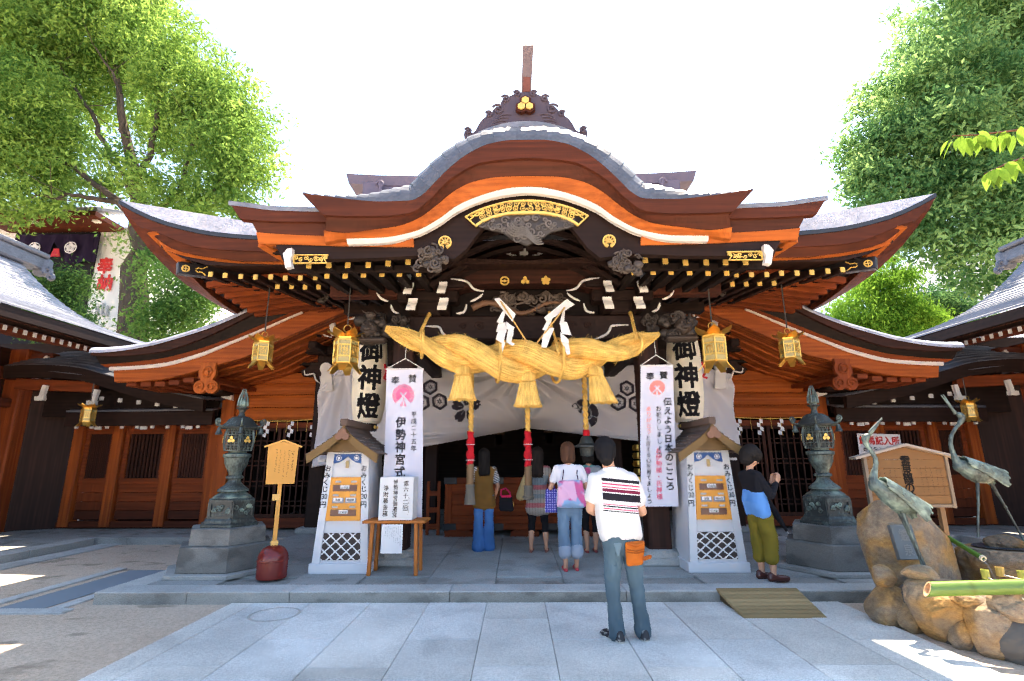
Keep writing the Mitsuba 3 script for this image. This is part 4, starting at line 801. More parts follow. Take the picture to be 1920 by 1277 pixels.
mb = MB((.35, .36, .38)); q = np.array((-17.02, 19.96, 7.68)); prism(mb, affinity.scale(glyph('山', 3), .6, .6, origin=(0, 0)), q, X1, Z1, .03); part(B, 'grey_lettering', mb, 'mat_paint')
cu = thing('crested_curtain', 'dark purple curtain with two white round crests at the doorway of the white building', 'curtain')
c0, c1 = np.array((-21.02, 19.7, 10.86)), np.array((-17.51, 19.7, 10.83)); w = c1[0]-c0[0]; Hc = np.array((-19.21, 19.7, 9.66))[2]; z0 = c0[2]
def cfn(u, v):
    u, v = np.asarray(u, float), np.asarray(v, float); d = np.where(u < .5, u/.5, (1-u)/.5); bot = (z0-Hc)*(.55+.45*np.cos((np.abs(u*2-1)-.5)*np.pi)**.8*1.0)
    bot = (z0-Hc)*(1.15-.85*np.maximum(0, 1-np.abs(u-.5)/.2)**1.3-.15*np.abs(u*2-1))
    return np.stack([c0[0]+u*w, 19.7+.06*np.sin(u*34)*(.4+v), z0-v*bot], -1)
U_, V_ = np.meshgrid(np.linspace(0, 1, 61), np.linspace(0, 1, 9)); mb = MB((.020, .013, .036)); grid(mb, cfn(U_, V_)); put(cu, mb, 'mat_cloth', True)
for uc in (.28, .72):
    mb = MB((.66, .66, .68)); q = cfn(np.array([uc]), np.array([.5]))[0]; th = np.linspace(0, 2*np.pi, 25)[:-1]; C_ = lambda r: Polygon(np.stack([r*np.cos(th), r*np.sin(th)], -1))
    g = C_(.26).difference(C_(.22)); g = g.union(unary_union([affinity.rotate(affinity.translate(C_(.085), 0, .12), a*72, origin=(0, 0)) for a in range(5)])).difference(C_(.05)).union(C_(.025))
    prism(mb, g, q+[0, -.09, 0], X1, Z1, .01); part(cu, 'crest', mb, 'mat_paint')
mb = MB((.45, .02, .03)); q = np.array((-19.01, 19.55, 10.02)); prism(mb, Polygon([(-.1, .12), (.1, .12), (.2, -.22), (-.2, -.22)]), q, X1, Z1, .05); part(cu, 'red_tie', mb, 'mat_paint')
B2 = thing('white_building', 'pale concrete building far behind the right trees', 'building')
a = np.array((29.93, 34, 10.75)); b = np.array((38.33, 34, 16.34))
mb = MB((.72, .74, .77)); box(mb, ((a[0]+b[0])/2+3, 38, b[2]/2), (b[0]-a[0]+6, 8, b[2])); part(B2, 'wall', mb, 'mat_paint')
q = np.array((30.74, 33.96, 12.56)); mb = MB((.10, .12, .15)); box(mb, q, (.75, .1, .9)); w_ = part(B2, 'window', mb, 'mat_gloss'); mb = MB((.5, .5, .5)); box(mb, q+[0, -.05, -.48], (.9, .1, .06)); part(w_, 'sill', mb, 'mat_paint')
mb = MB((.55, .56, .58)); box(mb, np.array((31.27, 33.9, 12.23)), (.12, .1, 6)); part(B2, 'downpipe', mb, 'mat_paint')

# ================================================================ TREES
def leaves(mb, C, N, size, col, r, spread=.30, per=44, flat_=.45, tips=None, droop=0.):
    """N leaf faces in clumps round the points of the crown blobs C = [(centre, radius)]."""
    vol = np.array([b[1]**2.4 for b in C]); pick = r.choice(len(C), N//per, p=vol/vol.sum())
    cen = np.array([C[k][0] for k in pick]); rad = np.array([C[k][1] for k in pick])
    d = r.normal(size=(len(pick), 3)); d /= np.linalg.norm(d, axis=1, keepdims=True)
    q = cen+d*(rad*(.42+.62*r.random(len(pick))**.6))[:, None]*[1, 1, .9]
    lump = meshkit.fbm(q*.8, 3, 5)
    q = q+d*((lump-.5)*1.7)[:, None]
    tone = np.clip(.5+(meshkit.fbm(q*1.3+9, 3, 8)-.5)*2.6+r.normal(0, .16, len(q)), 0, 1)
    n = len(q)*per; P0 = np.repeat(q, per, 0)+r.normal(size=(n, 3))*[spread, spread, spread*.75]; t = np.repeat(tone, per)+r.normal(0, .12, n)
    nrm = r.normal(size=(n, 3))*[1, 1, 1]+[0, 0, flat_]; nrm /= np.linalg.norm(nrm, axis=1, keepdims=True)
    a = np.cross(nrm, r.normal(size=(n, 3))); a[:, 2] -= droop; a /= np.linalg.norm(a, axis=1, keepdims=True); b = np.cross(nrm, a)
    s = size*(.6+.8*r.random(n))[:, None]
    V = np.stack([P0-a*s, P0+b*s*.42-nrm*s*.12, P0+a*s, P0-b*s*.42-nrm*s*.12], 1).reshape(-1, 3)
    F = (np.arange(n)*4)[:, None]+np.array([[0, 1, 2, 0, 2, 3]]); F = F.reshape(-1, 3)
    t = np.clip(t, 0, 1)[:, None]; c = np.array(col[0])*(1-t)+np.array(col[1])*t
    mb.add(V, F, np.repeat(c, 4, 0))
def limb(mb, pts, r0, r1, r, wig=.12, n=14):
    p = np.array(pts, float); t = np.linspace(0, 1, len(p)); tt = np.linspace(0, 1, n)
    q = np.stack([PchipInterpolator(t, p[:, k])(tt) for k in range(3)], -1); q[1:-1] += r.normal(0, wig, (n-2, 3))*.5
    tube(mb, q, np.linspace(r0, r1, n), 7)
    return q
def twigs(mb, q, r, k, L, r0):
    for i in range(k):
        a = q[r.integers(3, len(q))]; d = r.normal(size=3); d[2] = abs(d[2])*.7; d = unit(d)
        m = a+d*L*.5+r.normal(0, .1, 3); tube(mb, [a, m, m+unit(d+[0, 0, .3])*L*.5], [r0, r0*.6, r0*.25], 5)
def tree(name, label, blobs, trunk, N, size, col, seed, r0, extra=0, cat='tree', **kw):
    r = np.random.default_rng(seed); K = thing(name, label, cat)
    mb = MB()
    for i, (pts, a, b) in enumerate(trunk):
        q = limb(mb, pts, a, b, r); twigs(mb, q, r, extra, 1.6, b*.7) if i else None
    put_k = part(K, 'trunk', mb, 'mat_bark', True)
    mb = MB(); leaves(mb, blobs, N, size, col, r, **kw); k = part(K, 'crown', mb, 'mat_leaf'); labels[k] = {'kind': 'stuff'}
    return K
Y0 = 17
tree('camphor_tree', 'huge bright green camphor tree rising behind the left hall roof',
     [((-19.4, 17, 18.34), 2.1), ((-17.36, 17.5, 19.06), 2.3), ((-14.41, 17, 17.89), 1.5), ((-19.05, 18, 16.43), 2.0), ((-16.72, 18.5, 17.33), 1.7), ((-12.96, 17, 15.91), 1.6), ((-11.38, 17, 14.94), 1.5), ((-10.68, 17, 13.31), 1.55), ((-10.08, 17, 11.97), 1.15), ((-12.47, 18, 14.02), 1.6),
      ((-15.13, 19, 15.11), 1.1), ((-18.3, 17, 13.05), 1.7), ((-18.57, 16, 14.13), 2.0), ((-17.45, 17.5, 12.69), 1.1), ((-17.54, 16.5, 11.17), 1.3), ((-11.34, 17, 11.44), 1.15), ((-12.56, 17, 10.98), .8), ((-10.37, 17, 10.68), .7), ((-16.1, 18, 12.17), .6), ((-18.44, 16.5, 10.49), .7), ((-12.95, 15.8, 11.17), .8), ((-12.23, 16, 10.03), .6), ((-13.94, 15.8, 11.8), .7), ((-11.25, 16.2, 10), .6), ((-9.87, 16.4, 10.05), .5),
      ((-22.69, 17, 16.88), 2.6), ((-21.75, 17, 13.09), 2.2), ((-22.49, 17, 20.46), 2.4), ((-19.23, 17, 21.77), 2.4), ((-15.97, 17, 20.9), 1.9)],
     [(((-13.19, 17, 4.69), (-13.48, 17, 7.93), (-13.68, 17, 9.76), (-14.07, 17, 11.25), (-15.12, 17.3, 13.91), (-16.47, 17.5, 17.75)), .50, .07), (((-13.93, 17, 10.5), (-15.49, 17, 11.44), (-17, 17, 12.59), (-18.12, 16.6, 13.01)), .15, .035),
      (((-14.09, 17, 10.99), (-15.35, 17, 12.91), (-16.62, 17, 14.88), (-18.03, 17, 16.82)), .13, .03), (((-13.8, 17, 10.39), (-13.09, 17, 10.6), (-12.48, 17, 11.56), (-12.24, 17.2, 14.28), (-12.01, 17, 15.77)), .16, .035), (((-14.09, 17, 11.47), (-13.84, 17, 13.57), (-13.88, 17, 16.52), (-14.21, 17, 18.02)), .13, .03),
      (((-13.76, 17, 10.18), (-12.13, 17, 10.7), (-10.7, 17, 11.87)), .11, .03), (((-14.18, 17, 11.9), (-14.18, 16, 13.64), (-15.72, 16, 16.61)), .10, .03), (((-14.49, 17, 10.82), (-15.93, 16.6, 10.87), (-16.83, 16, 10.47)), .10, .03)],
     150000, .098, ((.13, .25, .05), (.36, .52, .11)), 3, .5, 5)
tree('leafy_shrub', 'leafy shrub growing round the trunk of the left tree', [((-10.95, 15.5, 6.64), .75), ((-10.27, 15.5, 6.85), .55), ((-11.33, 15.5, 5.77), .6), ((-12.27, 16, 7.93), .5), ((-10.6, 15.5, 5.94), .5), ((-11.55, 16, 8.5), .55), ((-13.88, 16.4, 8.98), .28)],
     [(((-11.2, 15.6, 4.43), (-11.37, 15.6, 6.15), (-11.13, 15.6, 7.4)), .06, .02), (((-11.35, 15.6, 5.97), (-10.44, 15.5, 6.64)), .04, .015)], 9000, .075, ((.07, .17, .04), (.26, .42, .09)), 5, .06, 3, cat='shrub')
tree('leafy_shrub', 'dark leafy shrub standing in front of the white building doorway', [((-15.83, 16.8, 7.48), .65), ((-16.14, 16.8, 6.71), .6), ((-16.49, 16.8, 6.15), .55), ((-15.42, 16.8, 6.33), .6)],
     [(((-15.14, 16.8, 4.84), (-15.53, 16.8, 6.71), (-15.91, 16.8, 7.88)), .05, .02)], 8000, .07, ((.03, .08, .03), (.10, .19, .045)), 6, .05, 2, cat='shrub')
tree('camphor_tree', 'dense deep green camphor tree rising behind the right hall roof',
     [((17.38, 17, 18.11), 2.0), ((18.93, 16.5, 17.84), 2.2), ((15.94, 17, 16.52), 1.45), ((14.48, 17, 14.64), 1.4), ((15.88, 16.5, 14.69), 2.0), ((13.38, 17, 12.84), 1.3), ((14.43, 16.5, 12.6), 1.8), ((15.65, 16, 11.83), 2.0), ((17.54, 16, 13.72), 2.1), ((12.62, 17, 11.53), 1.0), ((12.79, 17, 10.47), .7),
      ((13.58, 16.5, 10.5), 1.45), ((14.66, 16, 9.63), 1.6), ((15.97, 15.5, 9.55), 1.8), ((14.1, 16, 8.57), .95), ((14.92, 15.5, 7.88), 1.05), ((15.77, 15.3, 7.62), 1.0), ((20.79, 16.5, 16.37), 2.6), ((19.07, 16, 11.59), 2.4), ((20.74, 16.5, 20.33), 2.4), ((18.75, 17, 20.67), 1.8), ((16.99, 15.5, 8.79), 1.4), ((12.93, 16.3, 8.71), .6)],
     [(((16.64, 16, 4.16), (17.23, 16, 7.7), (17.15, 16, 9.61), (17.52, 16.2, 12.79), (18.12, 16.5, 16.88)), .5, .1), (((17.24, 16, 8.83), (16.06, 16, 9.52), (14.98, 16.3, 9.98), (13.73, 16.6, 10.97)), .16, .035), (((17.2, 16, 10.6), (16.23, 16.5, 12.58), (15.26, 17, 14.52)), .13, .03)],
     120000, .105, ((.10, .23, .075), (.38, .56, .19)), 9, .5, 4, spread=.26)
tree('ginkgo_tree', 'light green feathery tree behind the right side gable', [((13.76, 19, 8.13), .85), ((14.6, 19, 7.05), 1.0), ((12.76, 19, 6.95), .75), ((13.18, 19, 6.42), .8), ((15.05, 19, 8.44), .6), ((14.5, 19, 9.11), .5), ((15.23, 19, 6.62), .8), ((12.12, 19, 6.75), .5), ((13.83, 19, 6.11), .9), ((11.8, 19, 5.91), .6)],
     [(((13.79, 19, 4.68), (14.1, 19, 6.73), (14.79, 19, 9.33)), .16, .05), (((13.96, 19, 5.9), (12.99, 19, 7.16)), .08, .03)], 26000, .075, ((.12, .27, .03), (.27, .46, .06)), 12, .15, 4, spread=.20, droop=1.2)
tree('round_shrub', 'blue green bushy tree between the light green tree and the right roof', [((17.7, 21, 7.49), .8), ((18.43, 21, 7.25), .7), ((17.34, 21, 7.96), .6), ((18.6, 21.5, 8.35), .5), ((19.04, 21, 7.48), .5)],
     [(((17.52, 21, 5.43), (17.87, 21, 7.26), (17.94, 21, 8.2)), .10, .03)], 12000, .07, ((.05, .14, .06), (.15, .27, .09)), 13, .1, 2, cat='shrub')
# cherry branch hanging into the upper right corner
CB = thing('cherry_branch', 'sunlit cherry branch with large drooping leaves hanging in at the right edge', 'branch')
mb = MB((.16, .06, .03)); d0 = 2.9
B1 = np.array([(3.65, 3, 3.71), (3.14, 2.9, 3.64), (2.9, 2.85, 3.58), (2.73, 2.85, 3.56), (2.53, 2.8, 3.52)]); B2 = np.array([(3.66, 3, 3.59), (3, 2.8, 3.39), (2.77, 2.75, 3.3), (2.62, 2.75, 3.23)])
tube(mb, B1, [.014, .009, .007, .005, .003], 6); tube(mb, B2, [.012, .007, .005, .003], 6); part(CB, 'twig', mb, 'mat_paint', True)
r = np.random.default_rng(4)
def leaf_mesh(L, w):
    t = np.linspace(0, 1, 7); wd = w*np.sin(np.pi*t**.75)*(1-.25*t); x = np.array([-1, 0, 1.0])
    return np.stack([wd[:, None]*x[None], (t*L)[:, None]+0*x[None], -.16*L*(t**2)[:, None]+.22*wd[:, None]*np.abs(x)[None]], -1)
for B_, n in ((B1, 30), (B2, 26)):
    tt = np.linspace(0, 1, len(B_))
    for i in range(n):
        t = .18+.82*(i+.5*r.random())/n; p = np.array([np.interp(t, tt, B_[:, k]) for k in range(3)])
        L = r.uniform(.085, .135); g = leaf_mesh(L, L*r.uniform(.22, .28)).reshape(-1, 3)
        R_ = rotz(r.uniform(-2.4, 2.4)) @ rotx(-r.uniform(.7, 1.35)); c = np.array((.24, .40, .05))*r.uniform(.6, 1.15)
        mb = MB(c); P3 = (g @ R_.T+p+[r.uniform(-.02, .02), r.uniform(-.06, .06), -.005]).reshape(7, 3, 3); grid(mb, P3); part(CB, 'leaf', mb, 'mat_leaf', True)

# ================================================================ STRAW ROPE AND ITS TASSELS
def strawmesh(mb, P, r, n=20, vs=1.0):
    P = np.asarray(P, float); t, A, B = frames(P); m = len(P); r = np.broadcast_to(np.asarray(r, float), (m,)); th = np.linspace(0, 2*np.pi, n+1)
    V = P[:, None]+r[:, None, None]*(np.cos(th)[None, :, None]*A[:, None]+np.sin(th)[None, :, None]*B[:, None])
    L = np.r_[0, np.cumsum(np.linalg.norm(np.diff(P, axis=0), axis=1))]
    uv = np.stack([np.repeat(L[:, None], n+1, 1), np.repeat(th[None]/(2*np.pi)*vs, m, 0)], -1).reshape(-1, 2)
    i, j = np.meshgrid(np.arange(m-1), np.arange(n), indexing='ij'); k = n+1
    F = np.stack([i*k+j, i*k+j+1, (i+1)*k+j+1, (i+1)*k+j], -1).reshape(-1, 4)
    return mb.add(V.reshape(-1, 3), F, uv)
SR = thing('straw_rope', 'huge twisted yellow straw rope slung across the porch', 'sacred rope')
tx = np.linspace(-1, 1, 121); xx = -.06+2.06*tx; zc_ = 3.03+.46*np.abs(tx)**2.1-.06*tx; Rr = .275*np.clip(1-np.abs(tx)**2.6*.83, .05, 1)
cen = np.stack([xx, xx*0+7.52, zc_], -1)
for k in range(2):
    ph = np.pi*k-2*np.pi*1.15*tx+1.1; off = np.stack([0*ph, -np.cos(ph), np.sin(ph)], -1)*(Rr*.58)[:, None]
    mb = MB(); strawmesh(mb, cen+off, Rr*.63*(1+.03*np.sin(tx*40+k)), 22, 1); ks = part(SR, 'strand', mb, 'mat_straw', True)
    mb = MB(); rs = np.random.default_rng(k)
    for _ in range(260):
        i = int(rs.integers(4, 116)); a = rs.uniform(0, 6.28); d = np.array([0, math.cos(a), math.sin(a)]); p = cen[i]+off[i]+d*Rr[i]*.63; q = unit(d*.5+[rs.uniform(-1, 1), 0, rs.uniform(-.6, .3)])*rs.uniform(.03, .09); tube(mb, [p, p+q*.6+d*.006, p+q], [.0028, .002, .001], 3, False, (rs.random(), rs.random()))
    labels[part(ks, 'loose_straw', mb, 'mat_straw')] = {'kind': 'stuff'}
for px in (-1.56, -.42, .46, 1.62):
    c = np.array([np.interp(px, xx, cen[:, i]) for i in range(3)]); R_ = float(np.interp(px, xx, Rr))*1.22; mb = MB()
    th = np.linspace(0, 2*np.pi, 25); tl = (.05 if px < 0 else .08)
    strawmesh(mb, c+np.stack([tl*np.sin(th), R_*np.cos(th+np.pi/2), R_*np.sin(th+np.pi/2)], -1), .022, 8, .2)
    if abs(px) > 1: strawmesh(mb, np.array([c+[0, -R_, .02], c+[.0, -R_*.8, R_*.6], [px+.04, 7.8, 3.86], [px+.04, 8.1, 3.87]]), .027, 8, .2)
    elif px > 0: strawmesh(mb, np.array([c+[0, -R_, .02], c+[-.02, -R_*.8, R_*.6], [px-.06, 7.82, 3.7], [px-.08, 7.86, 3.9]]), .02, 8, .2)
    part(SR, 'binding_cord', mb, 'mat_straw', True)
rs = np.random.default_rng(2)
for (x, z0, z1, tilt) in ((-.94, 2.93, 2.46, .0), (.02, 2.83, 2.36, .0), (1.01, 2.91, 2.41, -.22)):
    mb = MB(); n = 96; th = np.linspace(0, 2*np.pi, n+1); H_ = z0-z1
    prof = [(.05, 0.05), (.10, .02), (.118, -.02), (.108, -.10), (.118, -.13), (.145, -.26), (.178, -.40), (.205, -H_)]
    rag = rs.uniform(-.016, .016, n+1); rag[-1] = rag[0]; V = []
    for i, (r_, z_) in enumerate(prof):
        w_ = 1+(.035*rs.random(n+1) if i > 3 else 0); zz_ = z_+(rag if i == len(prof)-1 else 0)
        V.append(np.stack([x+r_*w_*np.cos(th), 7.5+r_*w_*np.sin(th)*.9, z0+zz_+0*th], -1))
    V = np.array(V); V[:, :, 0] += (z0-V[:, :, 2])*-tilt
    uv = np.stack([np.repeat(-np.array([p[1] for p in prof])[:, None], n+1, 1), np.repeat(th[None]/(2*np.pi), len(prof), 0)], -1).reshape(-1, 2)
    m = len(prof); i, j = np.meshgrid(np.arange(m-1), np.arange(n), indexing='ij'); k = n+1
    mb.add(V.reshape(-1, 3), np.stack([i*k+j, i*k+j+1, (i+1)*k+j+1, (i+1)*k+j], -1).reshape(-1, 4), uv)
    th2 = np.linspace(0, 2*np.pi, 25); strawmesh(mb, np.stack([x+.115*np.cos(th2), 7.5+.105*np.sin(th2), z0-.115+0*th2], -1), .014, 6, .2)
    mb.col(0., 0.); Vb = V[-1]; mb.add(np.vstack([Vb, Vb.mean(0)]), np.stack([np.arange(n), np.arange(1, n+1), np.full(n, n+1)], 1), (.3, .5))
    part(SR, 'tassel', mb, 'mat_straw', True)
# zigzag papers on sticks standing in the rope
Wp = (.70, .69, .66)
def q2(pts): return pts
for s, nm in ((-1, 'left'), (1, 'right')):
    G = thing('paper_streamer_wand', f'zigzag white paper streamers on a bamboo stick, {nm} of the two above the rope', 'paper streamer')
    QL = [[(-0.47,7.22,3.9),(-0.39,7.22,3.91),(-0.15,7.22,3.66),(-0.2,7.22,3.55)],[(-0.34,7.22,3.72),(-0.3,7.22,3.7),(-0.34,7.22,3.53),(-0.43,7.22,3.55)],[(-0.4,7.22,3.55),(-0.3,7.22,3.55),(-0.28,7.22,3.4),(-0.44,7.22,3.41)],[(-0.4,7.22,3.44),(-0.29,7.22,3.42),(-0.33,7.22,3.22),(-0.44,7.22,3.29)],[(-0.34,7.22,3.27),(-0.3,7.22,3.25),(-0.35,7.22,3.09),(-0.4,7.22,3.1)],[(-0.29,7.22,3.55),(-0.16,7.22,3.46),(-0.22,7.22,3.42),(-0.29,7.22,3.44)],[(-0.26,7.22,3.48),(-0.18,7.22,3.44),(-0.19,7.22,3.33),(-0.28,7.22,3.33)],[(-0.28,7.22,3.36),(-0.2,7.22,3.33),(-0.22,7.22,3.23),(-0.29,7.22,3.25)],[(-0.26,7.22,3.27),(-0.16,7.22,3.22),(-0.2,7.22,3.19),(-0.26,7.22,3.23)]] if s < 0 else [[(0.6,7.22,3.89),(0.71,7.22,3.8),(0.3,7.22,3.54),(0.26,7.22,3.61)],[(0.33,7.22,3.62),(0.38,7.22,3.58),(0.29,7.22,3.42),(0.23,7.22,3.43)],[(0.29,7.22,3.48),(0.41,7.22,3.46),(0.34,7.22,3.3),(0.22,7.22,3.29)],[(0.24,7.22,3.34),(0.34,7.22,3.3),(0.29,7.22,3.16),(0.21,7.22,3.17)],[(0.53,7.22,3.7),(0.57,7.22,3.72),(0.55,7.22,3.53),(0.48,7.22,3.51)],[(0.48,7.22,3.54),(0.59,7.22,3.54),(0.65,7.22,3.34),(0.51,7.22,3.36)],[(0.49,7.22,3.4),(0.61,7.22,3.28),(0.61,7.22,3.23),(0.5,7.22,3.25)],[(0.51,7.22,3.26),(0.61,7.22,3.25),(0.63,7.22,3.08),(0.58,7.22,3.06)]]
    for i, q in enumerate(QL):
        q = np.array(q); q[:, 1] += .012*((i*7) % 5)-.05; mb = MB(np.array(Wp)*rng.uniform(.93, 1.03)); dd_ = np.array([0, .006*((-1)**i), 0])
        slab(mb, [[q[0]+dd_, q[1]-dd_], [q[3]+dd_, q[2]-dd_]], (0, .003, 0)); part(G, 'paper_fold', mb, 'mat_paint')
    st = [(-0.37, 7.1, 3.84), (0.04, 7.3, 3.23)] if s < 0 else [(0.56, 7.1, 3.74), (0.11, 7.3, 3.2)]
    mb = MB((.55, .33, .10)); tube(mb, st, .012, 7); part(G, 'stick', mb, 'mat_paint', True)

# ================================================================ BELL ROPES
def twist(mb, p0, p1, r, turns, n=60, k=2):
    t = np.linspace(0, 1, n); P_ = np.array(p0)+(np.array(p1)-np.array(p0))*t[:, None]
    for i in range(k):
        ph = 2*np.pi*(turns*t+i/k); strawmesh(mb, P_+np.stack([np.cos(ph), np.sin(ph), 0*ph], -1)*r*.5, r*.62, 8, .25)
for x, zr0, zr1, zt0, nm in ((-.88, 2.04, 1.52, .93, 'leftmost bell rope with red wrapping and a grey cloth tail'), (.03, 2.04, 1.50, 1.05, 'middle bell rope with red wrapping, reaching down before the offering box')):
    K = thing('bell_rope', nm, 'bell rope'); mb = MB(); twist(mb, (x, 8.3, 3.5), (x, 8.3, zr0), .042, 9); part(K, 'rope', mb, 'mat_straw', True)
    mb = MB((.55, .02, .03)); zz_ = np.linspace(zr0, zr1, 14); tube(mb, np.stack([x+.008*np.sin(zz_*40), 8.3+0*zz_, zz_], -1), .058+.010*np.sin(zz_*31), 12); part(K, 'red_cloth', mb, 'mat_cloth', True)
    mb = MB((.75, .7, .66)); 
    for z in (1.84, 1.6): tube(mb, [(x+.07*math.cos(a), 8.3+.07*math.sin(a), z) for a in np.linspace(0, 6.3, 13)], .006, 5)
    part(K, 'cord', mb, 'mat_paint')
    mb = MB((.22, .13, .06)); tube(mb, [(x, 8.3, zr1+.02), (x, 8.3, zr1-.30)], .058, 12); part(K, 'wooden_tube', mb, 'mat_paint', True)
    mb = MB((.17, .15, .12)); lathe(mb, [(.0, zr1-.28), (.075, zr1-.29), (.065, zr1-.34), (.08, zr1-.5), (.09, zt0), (.0, zt0+.02)], (x, 8.3, 0), 20); part(K, 'cloth_tail', mb, 'mat_cloth', True)
K = thing('bell_rope', 'rightmost bell rope ending in a dark bronze bell above the people', 'bell rope'); x = .96
mb = MB(); twist(mb, (x, 8.3, 3.5), (x, 8.3, 2.02), .042, 8); part(K, 'rope', mb, 'mat_straw', True)
mb = MB((.55, .02, .03)); tube(mb, [(x, 8.3, 2.06), (x, 8.3, 1.96)], .055, 10); part(K, 'red_cloth', mb, 'mat_cloth', True)
mb = MB((.15, 0)); lathe(mb, [(0, 1.97), (.06, 1.965), (.09, 1.93), (.12, 1.85), (.145, 1.83), (.20, 1.815), (.20, 1.79), (.12, 1.785), (.10, 1.66), (0, 1.64)], (x, 8.3, 0), 24); part(K, 'bell', mb, 'mat_bronze', True)

# ================================================================ WHITE CURTAIN
CU = thing('white_curtain', 'long white curtain with black crests gathered up in the middle of the hall front', 'curtain')
ctop = PchipInterpolator([-4.62, -4.25, -3.90, -2.2, -.9, 0, .9, 2.2, 3.9, 4.3, 4.72], [3.38, 3.50, 3.66, 3.60, 3.52, 3.44, 3.52, 3.58, 3.66, 3.5, 3.40])
cbot = PchipInterpolator([-4.62, -4.3, -3.4, -2.24, -1.54, -.8, -.25, .03, .25, .82, 1.39, 1.96, 2.53, 3.6, 4.72], [1.40, 1.55, 1.93, 2.24, 2.52, 2.86, 2.98, 3.30, 2.98, 2.86, 2.47, 2.14, 1.98, 1.87, 1.85])
def cury(x, z):
    r_ = np.hypot(x, 3.55-z)+.05; a_ = np.arctan2(3.55-z, np.abs(x)+.02); f = .085*np.sin(a_*17+np.sin(x*2)*.4)*np.exp(-((r_-1.0)/1.5)**2)
    e = np.clip((np.abs(x)-3.1)/1.2, 0, 1); a2 = np.arctan2(3.75-z, np.abs(np.abs(x)-3.95)+.05); f2 = .07*np.sin(a2*13*np.sign(np.abs(x)-3.95)+x*3)*e*np.clip((3.7-z)/.5, 0, 1)
    return 11.22+f+f2+.02*np.sin(x*7+z*3)
U_ = np.linspace(-4.50, 4.60, 221); W_ = np.linspace(0, 1, 41); Z_ = ctop(U_)[None]*(1-W_[:, None])+cbot(U_)[None]*W_[:, None]; X_ = np.repeat(U_[None], 41, 0)
Xs = X_+.0*Z_; mb = MB((.62, .60, .61)); slab(mb, np.stack([Xs, cury(Xs, Z_), Z_], -1), (0, .006, 0)); put(CU, mb, 'mat_cloth', True)
INK = (.045, .04, .05)
cmap = lambda cx, cz: (lambda u, v: np.stack([cx+u, cury(cx+u, cz+v)-.007, cz+v], -1))
th = np.linspace(0, 2*np.pi, 29)[:-1]; Cc = lambda r, x=0, y=0: Polygon(np.stack([x+r*np.cos(th), y+r*np.sin(th)], -1))
def hexag(r): return Polygon([(r*math.cos(math.pi/6+k*math.pi/3), r*math.sin(math.pi/6+k*math.pi/3)) for k in range(6)])
hx_ = hexag(.185).difference(hexag(.125)).union(hexag(.112).difference(hexag(.102))).union(unary_union([affinity.rotate(Polygon([(-.022, .0), (0, .085), (.022, 0)]), 60*k, origin=(0, 0)) for k in range(6)]).difference(Cc(.02)))
for s, (hx0, hz0) in ((-1, (-2.03, 2.96)), (1, (2.27, 2.91))):
    g = unary_union([affinity.translate(hx_, 0, .21), affinity.translate(hx_, -.19, -.12), affinity.translate(hx_, .19, -.12)])
    mb = MB(INK); decal(mb, affinity.rotate(g, -s*4), cmap(hx0, hz0), .12); part(CU, 'hexagon_crest', mb, 'mat_matte')
pet = Polygon([(-.03, .07), (-.115, .2), (-.11, .32), (-.04, .37), (0, .32), (.04, .37), (.11, .32), (.115, .2), (.03, .07)])
g = unary_union([affinity.rotate(pet, 72*k, origin=(0, 0)) for k in range(5)]).difference(unary_union([affinity.rotate(sbox(-.006, .1, .006, .2), 72*k, origin=(0, 0)) for k in range(5)]))
for x, z in ((-1.24, 2.70), (2.78, 2.4)): mb = MB(INK); decal(mb, affinity.scale(g, .92, .92, origin=(0, 0)), cmap(x, z), .12); part(CU, 'blossom_crest', mb, 'mat_matte')
g = unary_union([affinity.rotate(affinity.scale(Cc(.17, 0, .0), 1.1, .85, origin=(0, 0)), 0) if False else affinity.rotate(affinity.translate(affinity.scale(Cc(.17), 1.1, .8, origin=(0, 0)), 0, .21), 72*k, origin=(0, 0)) for k in range(5)])
g = g.difference(unary_union([affinity.rotate(sbox(-.008, .14, .008, .4), 72*k+36, origin=(0, 0)) for k in range(5)])).difference(Cc(.18).difference(Cc(.165))).difference(Cc(.15).difference(Cc(.14)))
mb = MB(INK); decal(mb, affinity.scale(g, .93, .93, origin=(0, 0)), cmap(1.32, 2.57), .12); part(CU, 'round_crest', mb, 'mat_matte')

